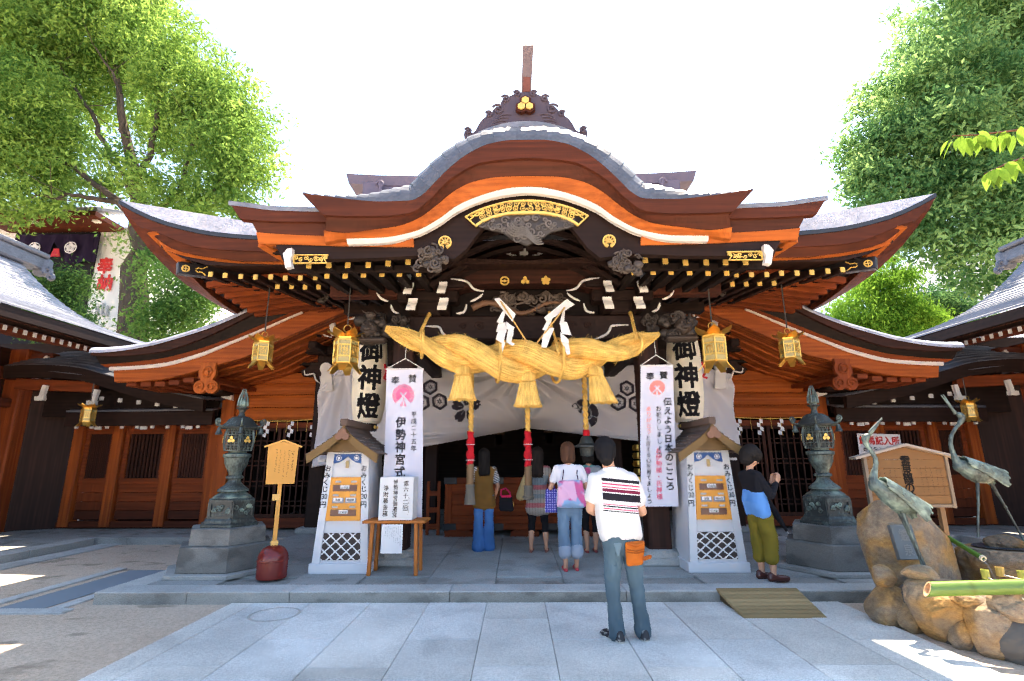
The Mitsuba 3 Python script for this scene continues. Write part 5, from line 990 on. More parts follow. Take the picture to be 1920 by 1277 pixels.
# ================================================================ PAPER LANTERNS
for s, x in ((-1, -2.66), (1, 2.73)):
    K = thing('paper_lantern', f'tall cream paper lantern with black characters hanging at the {"left" if s < 0 else "right"} of the curtain', 'lantern')
    y = 8.7; pr = []
    for i in range(46):
        t = i/45; z = 2.2+1.55*t; r_ = .20+.085*min(1, math.sin(math.pi*min(t, 1-t)*1.0+.0)**.5*1.12)
        pr += [(r_-.0035, z), (r_+.0015, z+.017)]
    mb = MB((.78, .70, .52)); lathe(mb, [(.0, 2.2)]+pr+[(.0, 3.78)], (x, y, 0), 32); part(K, 'paper_body', mb, 'mat_paint', True)
    mb = MB((.03, .022, .018)); lathe(mb, [(0, 2.2), (.16, 2.2), (.16, 2.08), (0, 2.08)], (x, y, 0), 24); lathe(mb, [(0, 3.76), (.19, 3.76), (.19, 3.88), (0, 3.88)], (x, y, 0), 24); part(K, 'black_ring', mb, 'mat_gloss', 30 if False else False)
    mb = MB()
    for a in range(8): q = np.array([math.cos(a*.785+.4), math.sin(a*.785+.4), 0]); box(mb, np.array((x, y, 2.14))+q*.158, (.05, .05, .05), rotz(a*.785+.4), ch=.01)
    part(K, 'gilt_stud', mb, 'mat_goldleaf')
    mb = MB((.5, .02, .03)); tube(mb, [(x+.02, y, 2.09), (x+.02, y, 1.86)], .006, 5); lathe(mb, [(0, 1.88), (.02, 1.86), (.028, 1.78), (0, 1.79)], (x+.02, y, 0), 8)
    tube(mb, [(x+.27, y-.1, 3.2), (x+.32, y-.15, 3.05), (x+.27, y-.1, 2.95), (x+.34, y-.12, 2.93)], .022, 6); part(K, 'red_cord', mb, 'mat_cloth', True)
    ax = math.atan2(x-EYE[0], y-EYE[1]) if False else -math.atan2(x-EYE[0], y)*(1 if s < 0 else .6)
    rf = lambda z: .20+.085*np.minimum(1, np.sin(np.pi*np.minimum((z-2.2)/1.55, 1-(z-2.2)/1.55))**.5*1.12)+.004
    fmap = lambda u, v: (lambda a, R_, z: np.stack([x+R_*np.sin(a), y-R_*np.cos(a), z], -1))(u/.285+ax, rf(3.45+v), 3.45+v)
    mb = MB((.012, .011, .012)); decal(mb, column('御神燈', .43, .47, 3, .98), fmap, .06); part(K, 'lettering', mb, 'mat_matte')

# ================================================================ GILT HANGING LANTERNS
def gilt_lantern(x, y, z, S, top, label, rot=0.0, group=None):
    K = thing('hanging_lantern', label, 'lantern', group); o = np.array((x, y, z))
    a6 = [rot+k*math.pi/3 for k in range(6)]
    for k in range(6):
        d = np.array([math.cos(a6[k]+math.pi/6), math.sin(a6[k]+math.pi/6), 0]); t = np.array([-d[1], d[0], 0])
        w = .205*S; H_ = .40*S
        mb = MB(); c = o+d*(.178*S)
        bar(mb, c-t*w/2+Z1*H_/2, c-t*w/2-Z1*H_/2, .022*S, .022*S); bar(mb, c+t*w/2+Z1*H_/2, c+t*w/2-Z1*H_/2, .02*S, .02*S)
        for zz_ in (.5, .27, -.22, -.5): bar(mb, c-t*w/2+Z1*H_*zz_, c+t*w/2+Z1*H_*zz_, .022*S, .022*S)
        kf = part(K, 'frame', mb, 'mat_gold')
        mb = MB((.42, .33, .12)); slab(mb, [[c-d*.008*S-t*w/2-Z1*H_/2, c-d*.008*S+t*w/2-Z1*H_/2], [c-d*.008*S-t*w/2+Z1*H_/2, c-d*.008*S+t*w/2+Z1*H_/2]], -d*.006); part(kf, 'mesh_panel', mb, 'mat_gloss')
        mb = MB()
        for i in range(3): bar(mb, c+d*.002*S+t*w*(i-1)*.25-Z1*H_*.2, c+d*.002*S+t*w*(i-1)*.25+Z1*H_*.25, .010*S, .006*S, up=tuple(d))
        tube(mb, [c+d*.006*S+t*.05*S*math.cos(q)+Z1*(.05*S*math.sin(q)+.01*S) for q in np.linspace(0, 6.3, 9)], .006*S, 4); part(kf, 'openwork', mb, 'mat_gold')
        # petal of the roof and foot
        mb = MB(); u = np.linspace(0, 1, 6); e = np.array(a6[k]); d2 = np.array([math.cos(a6[k]), math.sin(a6[k]), 0]); t2 = np.array([-d2[1], d2[0], 0])
        rows = []
        for uu_ in u:
            cc_ = o+d2*(.10+.235*uu_)*S+Z1*(.245+.06*math.sin(uu_*2.6)+.10*uu_**3)*S; ww = .105*S*math.sin(.35+uu_*2.6)
            rows.append([cc_-t2*ww-Z1*.02*S, cc_+Z1*.015*S, cc_+t2*ww-Z1*.02*S])
        slab(mb, np.array(rows), Z1*.012*S); part(K, 'roof_petal', mb, 'mat_gold', True)
        mb = MB(); rows = []
        for uu_ in u:
            cc_ = o+d*(.175+.12*uu_**1.3)*S-Z1*(.20+.16*uu_)*S; ww = (.10-.055*uu_)*S; rows.append([cc_-t*ww, cc_+t*ww])
        slab(mb, np.array(rows), -d*.012*S); part(K, 'foot', mb, 'mat_gold')
    mb = MB(); lathe(mb, [(0, .22*S), (.20*S, .22*S), (.21*S, .25*S), (.12*S, .30*S), (.05*S, .33*S), (.03*S, .36*S), (0, .37*S)], o, 6, phase=rot); part(K, 'cap', mb, 'mat_gold'); mb = MB(); lathe(mb, [(0, -.20*S), (.2*S, -.20*S), (.2*S, -.23*S), (0, -.23*S)], o, 6, phase=rot); part(K, 'floor_plate', mb, 'mat_gold')
    mb = MB(); tube(mb, [o+Z1*(.43*S+.065*S*math.sin(q))+X1*.065*S*math.cos(q) for q in np.linspace(0, 6.3, 15)], .009*S, 5); part(K, 'ring', mb, 'mat_gold', True)
    mb = MB((.05, .045, .04)); tube(mb, [o+Z1*.49*S, (x, y, top)], .011, 5); part(K, 'chain', mb, 'mat_paint')
gilt_lantern(-2.73, 7.6, 3.20, .87, 4.3, 'large gilt hexagonal lantern hanging left of the straw rope', .15)
gilt_lantern(2.84, 7.6, 3.20, .87, 4.3, 'large gilt hexagonal lantern hanging right of the straw rope', .25)
gilt_lantern(-4.30, 8.2, 3.33, .71, 4.5, 'smaller gilt hexagonal lantern before the left orange bargeboard', .5)
gilt_lantern(4.30, 8.2, 3.33, .71, 4.5, 'smaller gilt hexagonal lantern before the right orange bargeboard', .5)
gilt_lantern(-9.25, 10.9, 2.56, .62, 3.25, 'gilt lantern hanging in the far left corner before the slatted windows', .5)
gilt_lantern(9.35, 10.9, 2.56, .62, 3.25, 'brass lantern hanging in the far right corner behind the cranes', .6)

# ================================================================ BANNERS
def banner(x0, x1, z0, z1, y, lab, items, bow):
    K = thing('banner', lab, 'banner'); w0 = x1[0]-x0[0]
    def fn(u, v):
        t = v; l = x0[0]+(x0[1]-x0[0])*t; r_ = x1[0]+(x1[1]-x1[0])*t
        return np.stack([l+(r_-l)*u, y+bow*np.sin(np.pi*t)*.5+.012*np.sin(u*5+t*4)+.006*np.sin(t*23+u*3)+.008*np.sin(u*9-t*11), z0+(z1-z0)*t+.0*u], -1)
    U_, V_ = np.meshgrid(np.linspace(0, 1, 13), np.linspace(0, 1, 41)); mb = MB((.62, .61, .68)); slab(mb, fn(U_, V_), (0, .004, 0)); put(K, mb, 'mat_cloth', True)
    L = z0-z1
    for g, col, u, v, nm in items:
        mb = MB(col); decal(mb, g, lambda a, b, u=u, v=v: fn(u+a/w0, v-b/L)-[0, .005, 0], .12); part(K, nm, mb, 'mat_matte')
    mb = MB((.7, .68, .62)); m = ((x0[0]+x1[0])/2, y, z0+.16); tube(mb, [(x0[0], y, z0), m], .006, 5); tube(mb, [(x1[0], y, z0), m], .006, 5); tube(mb, [m, (m[0], y+.1, z0+.6)], .005, 5); part(K, 'string', mb, 'mat_paint')
    mb = MB((.6, .58, .55)); tube(mb, [(x0[0]-.01, y, z0), (x1[0]+.01, y, z0)], .012, 6); part(K, 'rod', mb, 'mat_paint')
def sundisc(r, rays):
    g = Cc(r) if not rays else unary_union([Polygon([(0, 0), (r*math.cos(a-.028), r*math.sin(a-.028)), (r*math.cos(a+.028), r*math.sin(a+.028))]) for a in np.linspace(0, 2*np.pi, 73)[:-1]]).union(Cc(r*.66))
    cut = unary_union([affinity.rotate(sbox(-.011, -r*1.2, .011, r*.38), a, origin=(0, -.01)) for a in (42, -42)]).union(sbox(-.012, -r*1.1, .012, -r*.45))
    cut = cut.union(Polygon([(-r*.8, -r*.9), (-r*.12, -r*.18), (0, -r*.35), (-r*.35, -r*1.02)])).union(Polygon([(r*.8, -r*.9), (r*.12, -r*.18), (0, -r*.35), (r*.35, -r*1.02)])) if rays else cut
    return g.difference(cut)
BK = (.015, .015, .018); PK = (.78, .16, .30); PK2 = (.85, .25, .22)
banner((-2.10, -2.06), (-1.55, -1.49), 2.94, .80, 7.6, 'white hanging banner with a pink rayed disc, behind the small orange table', [
    (glyph('奉', 1) if False else affinity.scale(glyph('奉', 1), .13, .13, origin=(0, 0)), BK, .24, .075, 'lettering'), (affinity.scale(glyph('賛', 1), .13, .13, origin=(0, 0)), BK, .72, .065, 'lettering'),
    (sundisc(.165, True), PK, .47, .185, 'pink_disc'), (column('平成二十五年', .088, .098, 1), BK, .76, .315, 'lettering'), (column('伊勢神宮式年遷宮', .165, .178, 2, .95), BK, .42, .365, 'lettering')], .06)
banner((1.72, 1.60), (2.20, 2.13), 2.97, .95, 7.6, 'white hanging banner with a plain coral disc and three columns of writing', [
    (affinity.scale(glyph('奉', 2), .12, .12, origin=(0, 0)), BK, .30, .075, 'lettering'), (affinity.scale(glyph('賛', 2), .12, .12, origin=(0, 0)), BK, .70, .07, 'lettering'),
    (sundisc(.108, False), PK2, .50, .165, 'coral_disc'), (column('伝えよう日本のこころ', .125, .133, 2), BK, .80, .265, 'lettering'), (column('お祀りしましょう', .085, .094, 1), BK, .53, .315, 'lettering'),
    (column('お伊勢様・氏神様', .086, .091, 1), (.66, .10, .17), .50, .615, 'lettering'), (column('ありがとう', .078, .083, 1), PK2, .24, .315, 'lettering'), (column('と言える心を育てましょう', .076, .080, 1), BK, .22, .525, 'lettering')], .04)
def scribble(n, size, seed):                       # far-off brush writing too small to read: strokes only
    r = np.random.default_rng(seed); g = []
    for i in range(n):
        for k in range(int(r.integers(3, 6))):
            a, b = r.uniform(-.4, .4, 2); l = r.uniform(.25, .75); w = .10
            m = sbox(a-l/2, b-w/2, a+l/2, b+w/2) if k % 2 else sbox(a-w/2, b-l/2, a+w/2, b+l/2)
            g.append(affinity.translate(affinity.scale(m.intersection(sbox(-.48, -.48, .48, .48)), size, size, origin=(0, 0)), 0, -i*size*1.15))
    return unary_union(g)

# ================================================================ BRONZE LANTERNS ON STONE
ZL = [(0, 0)]
def toro(cx, cy, side):
    K = thing('bronze_lantern', f'weathered bronze lantern on a stepped stone base at the {side} of the platform', 'garden lantern')
    o = np.array((cx, cy, 0)); hexl = lambda pr, mat, nm, a, **kw: None
    for (r0, r1, z0, z1, tone) in ((.80, .80, .13, .185, .74), (.665, .645, .187, .50, .36), (.535, .52, .50, .72, .42)):
        mb = MB((tone, .35)); lathe(mb, [(0, z0), (r0-.008, z0), (r0, z0+.008), (r1, z1-.012), (r1-.012, z1), (0, z1)], o, 6); part(K, 'stone_step', mb, 'mat_granite')
    mb = MB((.42, 0)); lathe(mb, [(0, .72), (.41, .722), (.41, .75), (.365, .77), (.36, .80), (.335, .83), (0, .83)], o, 6); part(K, 'bronze_base', mb, 'mat_bronze')
    for k in range(6):
        a = math.pi/6+k*math.pi/3; d = np.array([math.cos(a), math.sin(a), 0]); t = np.array([-d[1], d[0], 0])
        mb = MB((.34, 0)); r_ = .315*math.cos(math.pi/6); c = o+d*r_+Z1*.94; w = .315
        slab(mb, [[c-t*w/2-Z1*.11, c+t*w/2-Z1*.11], [c-t*w/2*.95+Z1*.11-d*.01, c+t*w/2*.95+Z1*.11-d*.01]], -d*.05)
        for zz_ in (-.095, .095): bar(mb, c-t*w*.48+Z1*zz_, c+t*w*.48+Z1*zz_, .03, .03)
        for e in (-1, 1): bar(mb, c+t*e*w*.46-Z1*.1, c+t*e*w*.46+Z1*.1, .03, .03)
        kp = part(K, 'relief_panel', mb, 'mat_bronze'); mb = MB((.75, 0)); rr = np.random.default_rng(k)
        for i in range(9):
            p = c+t*rr.uniform(-.12, .12)+Z1*rr.uniform(-.06, .06)+d*.008; tube(mb, spiral(p, rr.uniform(.02, .04), 1.1, t*rr.choice([-1, 1]), Z1, n=10, ph=rr.uniform(0, 6)), np.linspace(.014, .007, 10), 5)
        part(kp, 'relief', mb, 'mat_bronze', True)
    mb = MB((.45, 0)); lathe(mb, [(0, 1.05), (.33, 1.05), (.33, 1.075), (.29, 1.09), (0, 1.09)], o, 6); part(K, 'bronze_ledge', mb, 'mat_bronze')
    pr = [(.0, 1.085), (.25, 1.085), (.25, 1.105), (.235, 1.12), (.19, 1.15), (.17, 1.175), (.205, 1.18), (.20, 1.205), (.165, 1.235), (.12, 1.27), (.09, 1.31), (.085, 1.345), (.12, 1.36), (.115, 1.385), (.085, 1.40), (.09, 1.44), (.125, 1.50), (.155, 1.57), (.165, 1.645), (.185, 1.66), (.185, 1.70), (.12, 1.72), (.12, 1.745), (.0, 1.745)]
    mb = MB((.62, 0)); lathe(mb, pr, o, 28); part(K, 'shaft', mb, 'mat_bronze', True)
    for k in range(6):
        a = math.pi/6+k*math.pi/3; d = np.array([math.cos(a), math.sin(a), 0]); t = np.array([-d[1], d[0], 0])
        w, H_ = .195, .30; c = o+d*.17+Z1*1.90; mb = MB((.5, 0)); sh = lambda q: d*(.025*math.cos(q*1.5))
        for e in (-1, 1): tube(mb, [c+t*e*w/2*(.92+.1*math.cos(q*1.4))+Z1*q*H_/2+sh(q) for q in np.linspace(-1, 1, 6)], .012, 5)
        for zz_ in (-1, -.5, .5, 1): bar(mb, c-t*w/2+Z1*H_/2*zz_+sh(zz_), c+t*w/2+Z1*H_/2*zz_+sh(zz_), .016, .016)
        for i in range(7):
            u = (i+.5)/7-.5; tube(mb, [c+t*u*w+Z1*-.15+sh(-1), c+t*u*w*.9+sh(0)+t*.02*(-1)**i, c+t*u*w+Z1*.15+sh(1)], .0065, 4)
        for zz_ in (-.75, -.25, .25, .75): bar(mb, c-t*w/2+Z1*H_/2*zz_+sh(zz_), c+t*w/2+Z1*H_/2*zz_+sh(zz_), .007, .007)
        kc = part(K, 'lattice_panel', mb, 'mat_bronze'); mb = MB(); o2 = c+d*.034+Z1*.0
        prism(mb, affinity.scale(tri, .46, .46, origin=(0, 0)), o2, t, Z1, .008); part(kc, 'gilt_crest', mb, 'mat_goldleaf')
        # roof corner scroll and little bell
        a2 = k*math.pi/3; d2 = np.array([math.cos(a2), math.sin(a2), 0]); mb = MB((.55, 0))
        tube(mb, [o+d2*.24+Z1*2.09, o+d2*.31+Z1*2.10, o+d2*.335+Z1*2.13], .014, 6); tube(mb, spiral(o+d2*.335+Z1*2.165, .045, 1.4, d2, Z1, ph=-1.5), .011, 6); ks = part(K, 'roof_scroll', mb, 'mat_bronze', True)
        mb = MB((.45, 0)); lathe(mb, [(0, 2.08), (.02, 2.07), (.03, 2.02), (.042, 1.995), (.05, 1.985), (0, 1.985)], o+d2*.315, 12); part(ks, 'bell', mb, 'mat_bronze', True)
    mb = MB((.12, 0)); lathe(mb, [(0, 1.745), (.12, 1.745), (.12, 2.06), (0, 2.06)], o, 12); part(K, 'inner_core', mb, 'mat_bronze')
    mb = MB((.30, 0)); lathe(mb, [(.0, 2.06), (.26, 2.06), (.275, 2.085), (.245, 2.11), (.20, 2.15), (.165, 2.20), (.12, 2.235), (.05, 2.25), (.035, 2.30), (.05, 2.34), (.085, 2.365), (.085, 2.375), (.0, 2.38)], o, 24); part(K, 'roof', mb, 'mat_bronze', True)
    mb = MB((.72, 0)); lathe(mb, [(.0, 2.37), (.045, 2.38), (.07, 2.42), (.06, 2.46), (.03, 2.50), (0, 2.53)], o, 14)
    for k in range(8):
        a = k*.785; d = np.array([math.cos(a), math.sin(a), 0]); t = np.linspace(0, 1, 7); tube(mb, o+Z1*2.40+d*(.07+.02*np.sin(t*3))[:, None]*(1-t*.75)[:, None]+Z1*(t*(.22+.04*(k % 2)))[:, None], np.linspace(.016, .004, 7), 5)
    part(K, 'flame_jewel', mb, 'mat_bronze', True)
_n0 = len(scene)
toro(-4.24, 7.66, 'left'); toro(4.25, 7.66, 'right')

# ================================================================ NOTICE BOARD IN A RED POT
K = thing('notice_board', 'orange wooden notice board on a post standing in a red glazed base', 'sign')
c = np.array((-3.33, 7.12, 0))
mb = MB((.16, .018, .013)); lathe(mb, [(0, .13), (.178, .13), (.185, .14), (.185, .335), (.191, .34), (.191, .355), (.186, .36), (.184, .39), (.176, .42), (.160, .455), (.132, .49), (.09, .515), (.045, .53), (0, .534)], c, 32); part(K, 'red_base', mb, 'mat_gloss', True)
Rb = rotz(.42); u = Rb @ X1; nrm = Rb @ -Y1
WO = (.62, .30, .06)
mb = MB(WO); box(mb, c+[-.0, 0, .95], (.055, .04, .92), Rb, ch=.004); part(K, 'post', mb, 'mat_paint')
mb = MB((.72, .42, .12)); box(mb, c+[0, 0, .55], (.09, .07, .07), Rb, ch=.008); box(mb, c+[-.03, -.02, 1.13], (.09, .03, .08), Rb); part(K, 'post_collar', mb, 'mat_paint')
bo = c+Z1*1.58+nrm*.03
mb = MB(WO); prism(mb, Polygon([(-.175, -.28), (.175, -.28), (.19, .22), (0, .275), (-.19, .22)]), bo-nrm*-.0, u, Z1, .022); kb = part(K, 'board', mb, 'mat_paint')
mb = MB((.70, .36, .08))
for e in (-1, 1): bar(mb, bo+Z1*.295+nrm*.0, bo+u*e*.235+Z1*.205, .06, .022, up=(0, 0, 1))
part(K, 'gable_strip', mb, 'mat_paint')
gg = [affinity.translate(scribble(7, .036, 1), .125, .15)]+[affinity.translate(scribble(n_, .021, 10+i), .075-.05*i, .16) for i, n_ in enumerate((15, 16, 13, 12))]
mb = MB((.06, .03, .015)); N_ = np.cross(u, Z1); decal(mb, unary_union(gg), flat(bo+N_*.0245 if N_[1] < 0 else bo-N_*.002, u, Z1), .5); part(kb, 'lettering', mb, 'mat_matte')

# ================================================================ FORTUNE SLIP CABINETS
def cabinet(cx, side, lab):
    K = thing('fortune_slip_cabinet', lab, 'vending box'); y0, D = 7.36, .78; wb, wt = .375, .29; z0, z1, z2 = .13, .26, 1.72
    WHc = (.60, .61, .62)
    mb = MB(WHc); box(mb, (cx, y0+D/2, (z0+z1)/2), (wb*2+.07, D+.07, z1-z0), ch=.008); part(K, 'plinth', mb, 'mat_paint')
    wz = lambda z: wb+(wt-wb)*(z-z1)/(z2-z1); fy = lambda z: y0+.05*(z-z1)/(z2-z1)
    mb = MB(WHc); loft(mb, [[(cx-wz(z), fy(z)+.02, z), (cx+wz(z), fy(z)+.02, z), (cx+wz(z), y0+D, z), (cx-wz(z), y0+D, z)] for z in (z1, z2)]); part(K, 'body', mb, 'mat_paint')
    F = lambda u, v: np.stack([cx+u, fy(v)-.0+0*u, v], -1)
    def panel(g, off, th_, col, nm, par=K, mat='mat_paint'):
        mb = MB(col); nn = np.array([0, -1, .034])
        for q in polys(g):
            m = trimesh.creation.extrude_polygon(q, th_, engine='earcut'); w = np.array(m.vertices); mb.add(F(w[:, 0], w[:, 1])+(.0+off+w[:, 2:])*nn, m.faces[:, ::-1])
        return part(par, nm, mb, mat)
    for e in (-1, 1):
        panel(Polygon([(e*(wz(z1)), z1), (e*(wz(z1)-.10), z1), (e*(wz(z2)-.10), z2), (e*wz(z2), z2)]), -.02, .035, WHc, 'corner_board')
        g = affinity.rotate(column('おみくじ', .080, .092, 2), 0); kx = lambda z: e*(wz(z)-.05)
        mb = MB(BK); gg = unary_union([affinity.translate(affinity.scale(glyph(ch, 2), .088, .088, origin=(0, 0)), kx(1.50-i*.092), 1.50-i*.092) for i, ch in enumerate('おみくじ')]+[affinity.translate(affinity.scale(glyph('3', 2), .075, .085, origin=(0, 0)), kx(1.13)-.0, 1.125), affinity.translate(affinity.scale(glyph('0', 2), .075, .085, origin=(0, 0)), kx(1.13)+.042, 1.125), affinity.translate(affinity.scale(glyph('円', 2), .09, .09, origin=(0, 0)), kx(1.02), 1.02)])
        gg = affinity.translate(gg, -.012, 0)
        decal(mb, gg, lambda a, b: F(a, b)+np.array([0, -.0175, 0]), .3); part(K, 'lettering', mb, 'mat_matte')
    OR = (.72, .31, .045); pz0, pz1 = .80, 1.375; px_ = lambda z: wz(z)-.105
    ko = panel(Polygon([(-px_(pz0), pz0), (px_(pz0), pz0), (px_(pz1), pz1), (-px_(pz1), pz1)]), -.012, .035, OR, 'orange_panel')
    for (u, v, w, h) in ((0, 1.23, .33, .085), (-.085, 1.065, .155, .07), (.09, 1.065, .155, .07), (0, .905, .35, .085)):
        kd = panel(sbox(u-w/2, v-h/2, u+w/2, v+h/2), .02, .012, (.11, .035, .02) if w > .2 else (.20, .2, .24), 'slip_slot', ko, 'mat_gloss')
        panel(sbox(u-.062, v-.012, u+.062, v+.036), .034, .004, (.78, .76, .74), 'white_label', ko)
        tx_ = {1.23: '英語', 1.065: '英語' if u < 0 else '韓国語', .905: '日本語'}[v] if v != 1.23 else '日本語'
        mb = MB(BK); gg = unary_union([affinity.translate(affinity.scale(glyph(ch, 1), .034, .034, origin=(0, 0)), u+(i-(len(tx_)-1)/2)*.036, v+.012) for i, ch in enumerate(tx_)]); decal(mb, gg, lambda a, b: F(a, b)+np.array([0, -.041, 0]), .5); part(ko, 'lettering', mb, 'mat_matte')
    for (u, v) in ((-.10, 1.315), (.12, 1.315), (-.12, 1.135), (.12, 1.135), (-.12, .98), (.12, .98)):
        mb = MB((.45, .42, .40)); q = F(np.array([u]), np.array([v]))[0]; box(mb, q+[0, -.03, 0], (.085, .02, .028), ch=.008); part(ko, 'coin_slot', mb, 'mat_gloss')
    # blue festoon with round crests, hanging plate
    fest = Polygon([(-.20, 1.70), (.20, 1.70), (.20, 1.56), (.12, 1.575), (.05, 1.615), (0, 1.66), (-.05, 1.615), (-.12, 1.575), (-.20, 1.56)])
    kf = panel(fest, .0, .008, (.03, .09, .28), 'blue_festoon')
    for e in (-1, 1): panel(affinity.translate(unary_union([Cc(.038).difference(Cc(.03)), Cc(.018)]), e*.125, 1.635), .009, .004, (.75, .75, .75), 'round_crest', kf)
    panel(sbox(-.2, 1.69, .2, 1.705).difference(unary_union([Cc(.006, -.18+.04*i, 1.69) for i in range(10)])), .009, .004, (.75, .75, .75), 'dotted_hem', kf)
    panel(sbox(-.022, 1.50, .022, 1.60), .0, .012, (.40, .30, .14), 'plate')
    # criss cross panel
    lz0, lz1 = .30, .64; lx = lambda z: wz(z)-.105; reg = Polygon([(-lx(lz0), lz0), (lx(lz0), lz0), (lx(lz1), lz1), (-lx(lz1), lz1)])
    kl = panel(reg, -.014, .016, (.035, .025, .022), 'dark_panel')
    for e in (-1, 1):
        for i in range(-8, 9):
            L_ = affinity.rotate(sbox(-.6, -.0085, .6, .0085), e*(38 if side > 0 else 42), origin=(0, 0)); g = affinity.translate(L_, i*.148, .47).intersection(reg)
            if not g.is_empty and g.area > 1e-4: panel(g, .002+(.003 if e > 0 else 0), .006, (.70, .68, .68), 'lattice_strip', kl)
    # gabled roof with curved bargeboards
    rz = lambda q: 2.10-.44*np.abs(q)**.78*(1-.0*q)-.02*np.cos(q*3.0)
    RW = .49; q = np.linspace(-1, 1, 25); xx_ = cx+RW*q; zz_ = rz(q)
    mb = MB((.16, .092, .028)); loft(mb, np.stack([np.stack([xx_, q*0+7.12, zz_], -1), np.stack([xx_*.97+cx*.03, q*0+7.13, zz_-.115], -1), np.stack([xx_*.97+cx*.03, q*0+7.18, zz_-.115], -1), np.stack([xx_, q*0+7.18, zz_], -1)], 1)); part(K, 'bargeboard', mb, 'mat_paint', label='ochre brown curved bargeboard')
    mb = MB((.14, .08, .025)); prism(mb, Polygon([(-.30, 1.72), (.30, 1.72), (.18, 1.86), (0, 2.0), (-.18, 1.86)]), (cx, 7.32, 0), X1, Z1, .05); part(K, 'gable_board', mb, 'mat_paint')
    mb = MB((.20, .10, .06)); prism(mb, unary_union([Cc(.05, 0, .03), Cc(.05, -.045, -.03), Cc(.05, .045, -.03)]), (cx, 7.115, 1.955), X1, Z1, .03); part(K, 'gable_crest', mb, 'mat_paint')
    for e in (-1, 1):
        for i in range(7):
            a, b = i/7, (i+1)/7+.02; yy_ = (7.14, 8.28); f = lambda t_, dz_: [(cx+e*RW*t_, y_, float(rz(t_))+dz_) for y_ in yy_]
            mb = MB(np.array((.115, .085, .07))*rng.uniform(.85, 1.15)); slab(mb, np.array([f(a, .002), f(min(b, 1.03), .022)]), (0, 0, -.012)); part(K, 'roof_board', mb, 'mat_matte')
        mb = MB((.5, .5, .5)); box(mb, (cx+e*.48, 7.95, 1.60), (.10, .5, .035)); part(K, 'gutter', mb, 'mat_paint')
    mb = MB((.13, .09, .07)); box(mb, (cx, 7.72, 2.115), (.10, 1.22, .10), ch=.012); part(K, 'ridge_board', mb, 'mat_matte')
cabinet(-2.53, -1, 'white fortune slip cabinet with a brown roof between the notice board and the small table')
cabinet(2.53, 1, 'white fortune slip cabinet with a brown roof that a woman leans on')

# ================================================================ TABLE, DONATION BOX, OFFERING BOX
K = thing('small_table', 'small orange brown wooden table in front of the left banner', 'table')
TW = (.40, .125, .018); mb = MB(TW); box(mb, (-1.79, 7.4, .80), (.84, .46, .035), ch=.006); part(K, 'tabletop', mb, 'mat_paint')
for x in (-2.08, -1.5):
    for y in (7.22, 7.56):
        mb = MB(TW); bar(mb, (x, y, .785), (x+(.02 if x > -1.8 else -.02), y, .13), .048, .048, ch=.006); part(K, 'leg', mb, 'mat_paint')
K = thing('donation_box', 'white cardboard donation box with brushed writing on the small table', 'box')
mb = MB((.66, .65, .63)); box(mb, (-1.78, 7.38, 1.10), (.46, .34, .56), ch=.004); put(K, mb, 'mat_paint')
gg = unary_union([affinity.translate(column('第六十二回', .075, .08, 1), .13, .20), affinity.translate(column('伊勢神宮御遷宮', .068, .071, 1), -.01, .22), affinity.translate(column('浄財募金箱', .075, .082, 1), -.14, .14)])
mb = MB((.05, .03, .02)); decal(mb, gg, flat((-1.78, 7.207, 1.10), X1, Z1), 1); part(K, 'lettering', mb, 'mat_matte')
mb = MB((.28, .20, .16)); decal(mb, affinity.translate(scribble(9, .022, 61), .175, .0), flat((-1.78, 7.206, 1.10), X1, Z1), 1); part(K, 'lettering', mb, 'mat_matte')
K = thing('paper_notice', 'small printed notice hanging from the front edge of the small table', 'notice')
mb = MB((.66, .66, .66)); box(mb, (-1.80, 7.155, .595), (.28, .006, .36)); put(K, mb, 'mat_paint')
mb = MB((.12, .12, .13)); gg = [affinity.translate(scribble(14-i, .015, 70+i), .11-.028*i, .14) for i in range(8)]; decal(mb, unary_union(gg), flat((-1.80, 7.1505, .60), X1, Z1), 1); part(K, 'lettering', mb, 'mat_matte')
K = thing('offering_box', 'long wooden offering box with dark iron corner plates inside the porch', 'offering box')
for i in range(4): mb = MB(W(.66+.02*(i % 2), 0)); box(mb, (0, 11.0, .40+.21*i), (3.0, .30, .205), ch=.006); part(K, 'front_plank', mb, 'mat_wood')
for x in (-1.54, 1.54): mb = MB(W(.68, 2)); box(mb, (x, 11.0, .68), (.14, .36, 1.0), ch=.01); part(K, 'corner_post', mb, 'mat_wood')
mb = MB(W(.64, 0)); box(mb, (0, 11.5, .98), (3.0, 1.0, .05)); box(mb, (0, 10.86, 1.19), (3.2, .1, .12), ch=.01); box(mb, (0, 10.9, .30), (3.2, .2, .12), ch=.01); part(K, 'rail', mb, 'mat_wood')
for x in (-1.3, 0, 1.3): mb = MB(W(.62, 0)); prism(mb, Polygon([(-.28, .0), (.28, 0), (.28, .09), (.20, .13), (-.2, .13), (-.28, .09)]), (x, 11.1, .12), X1, Z1, .4); part(K, 'foot', mb, 'mat_wood')
for x in (-1.5, -.55, .55, 1.5):
    for z in (1.19, .30): mb = MB((.03, .035, .04)); box(mb, (x, 10.80, z), (.26, .03, .13), ch=.004); part(K, 'iron_plate', mb, 'mat_gloss')
for x in (-.3, .3): mb = MB(); prism(mb, Cc(.09).difference(Cc(.065)).union(Cc(.03)), (x, 10.85, .72), X1, Z1, .02); part(K, 'gilt_crest', mb, 'mat_goldleaf')
K = thing('wooden_rack', 'low wooden rack standing left of the offering box', 'rack')
for x in (-1.96, -1.74): mb = MB(W(.66, 2)); box(mb, (x, 10.9, .66), (.06, .06, 1.04)); part(K, 'upright', mb, 'mat_wood')
for z in (.3, .62, .94): mb = MB(W(.62, 0)); box(mb, (-1.85, 10.9, z), (.24, .05, .10)); part(K, 'crossbar', mb, 'mat_wood')
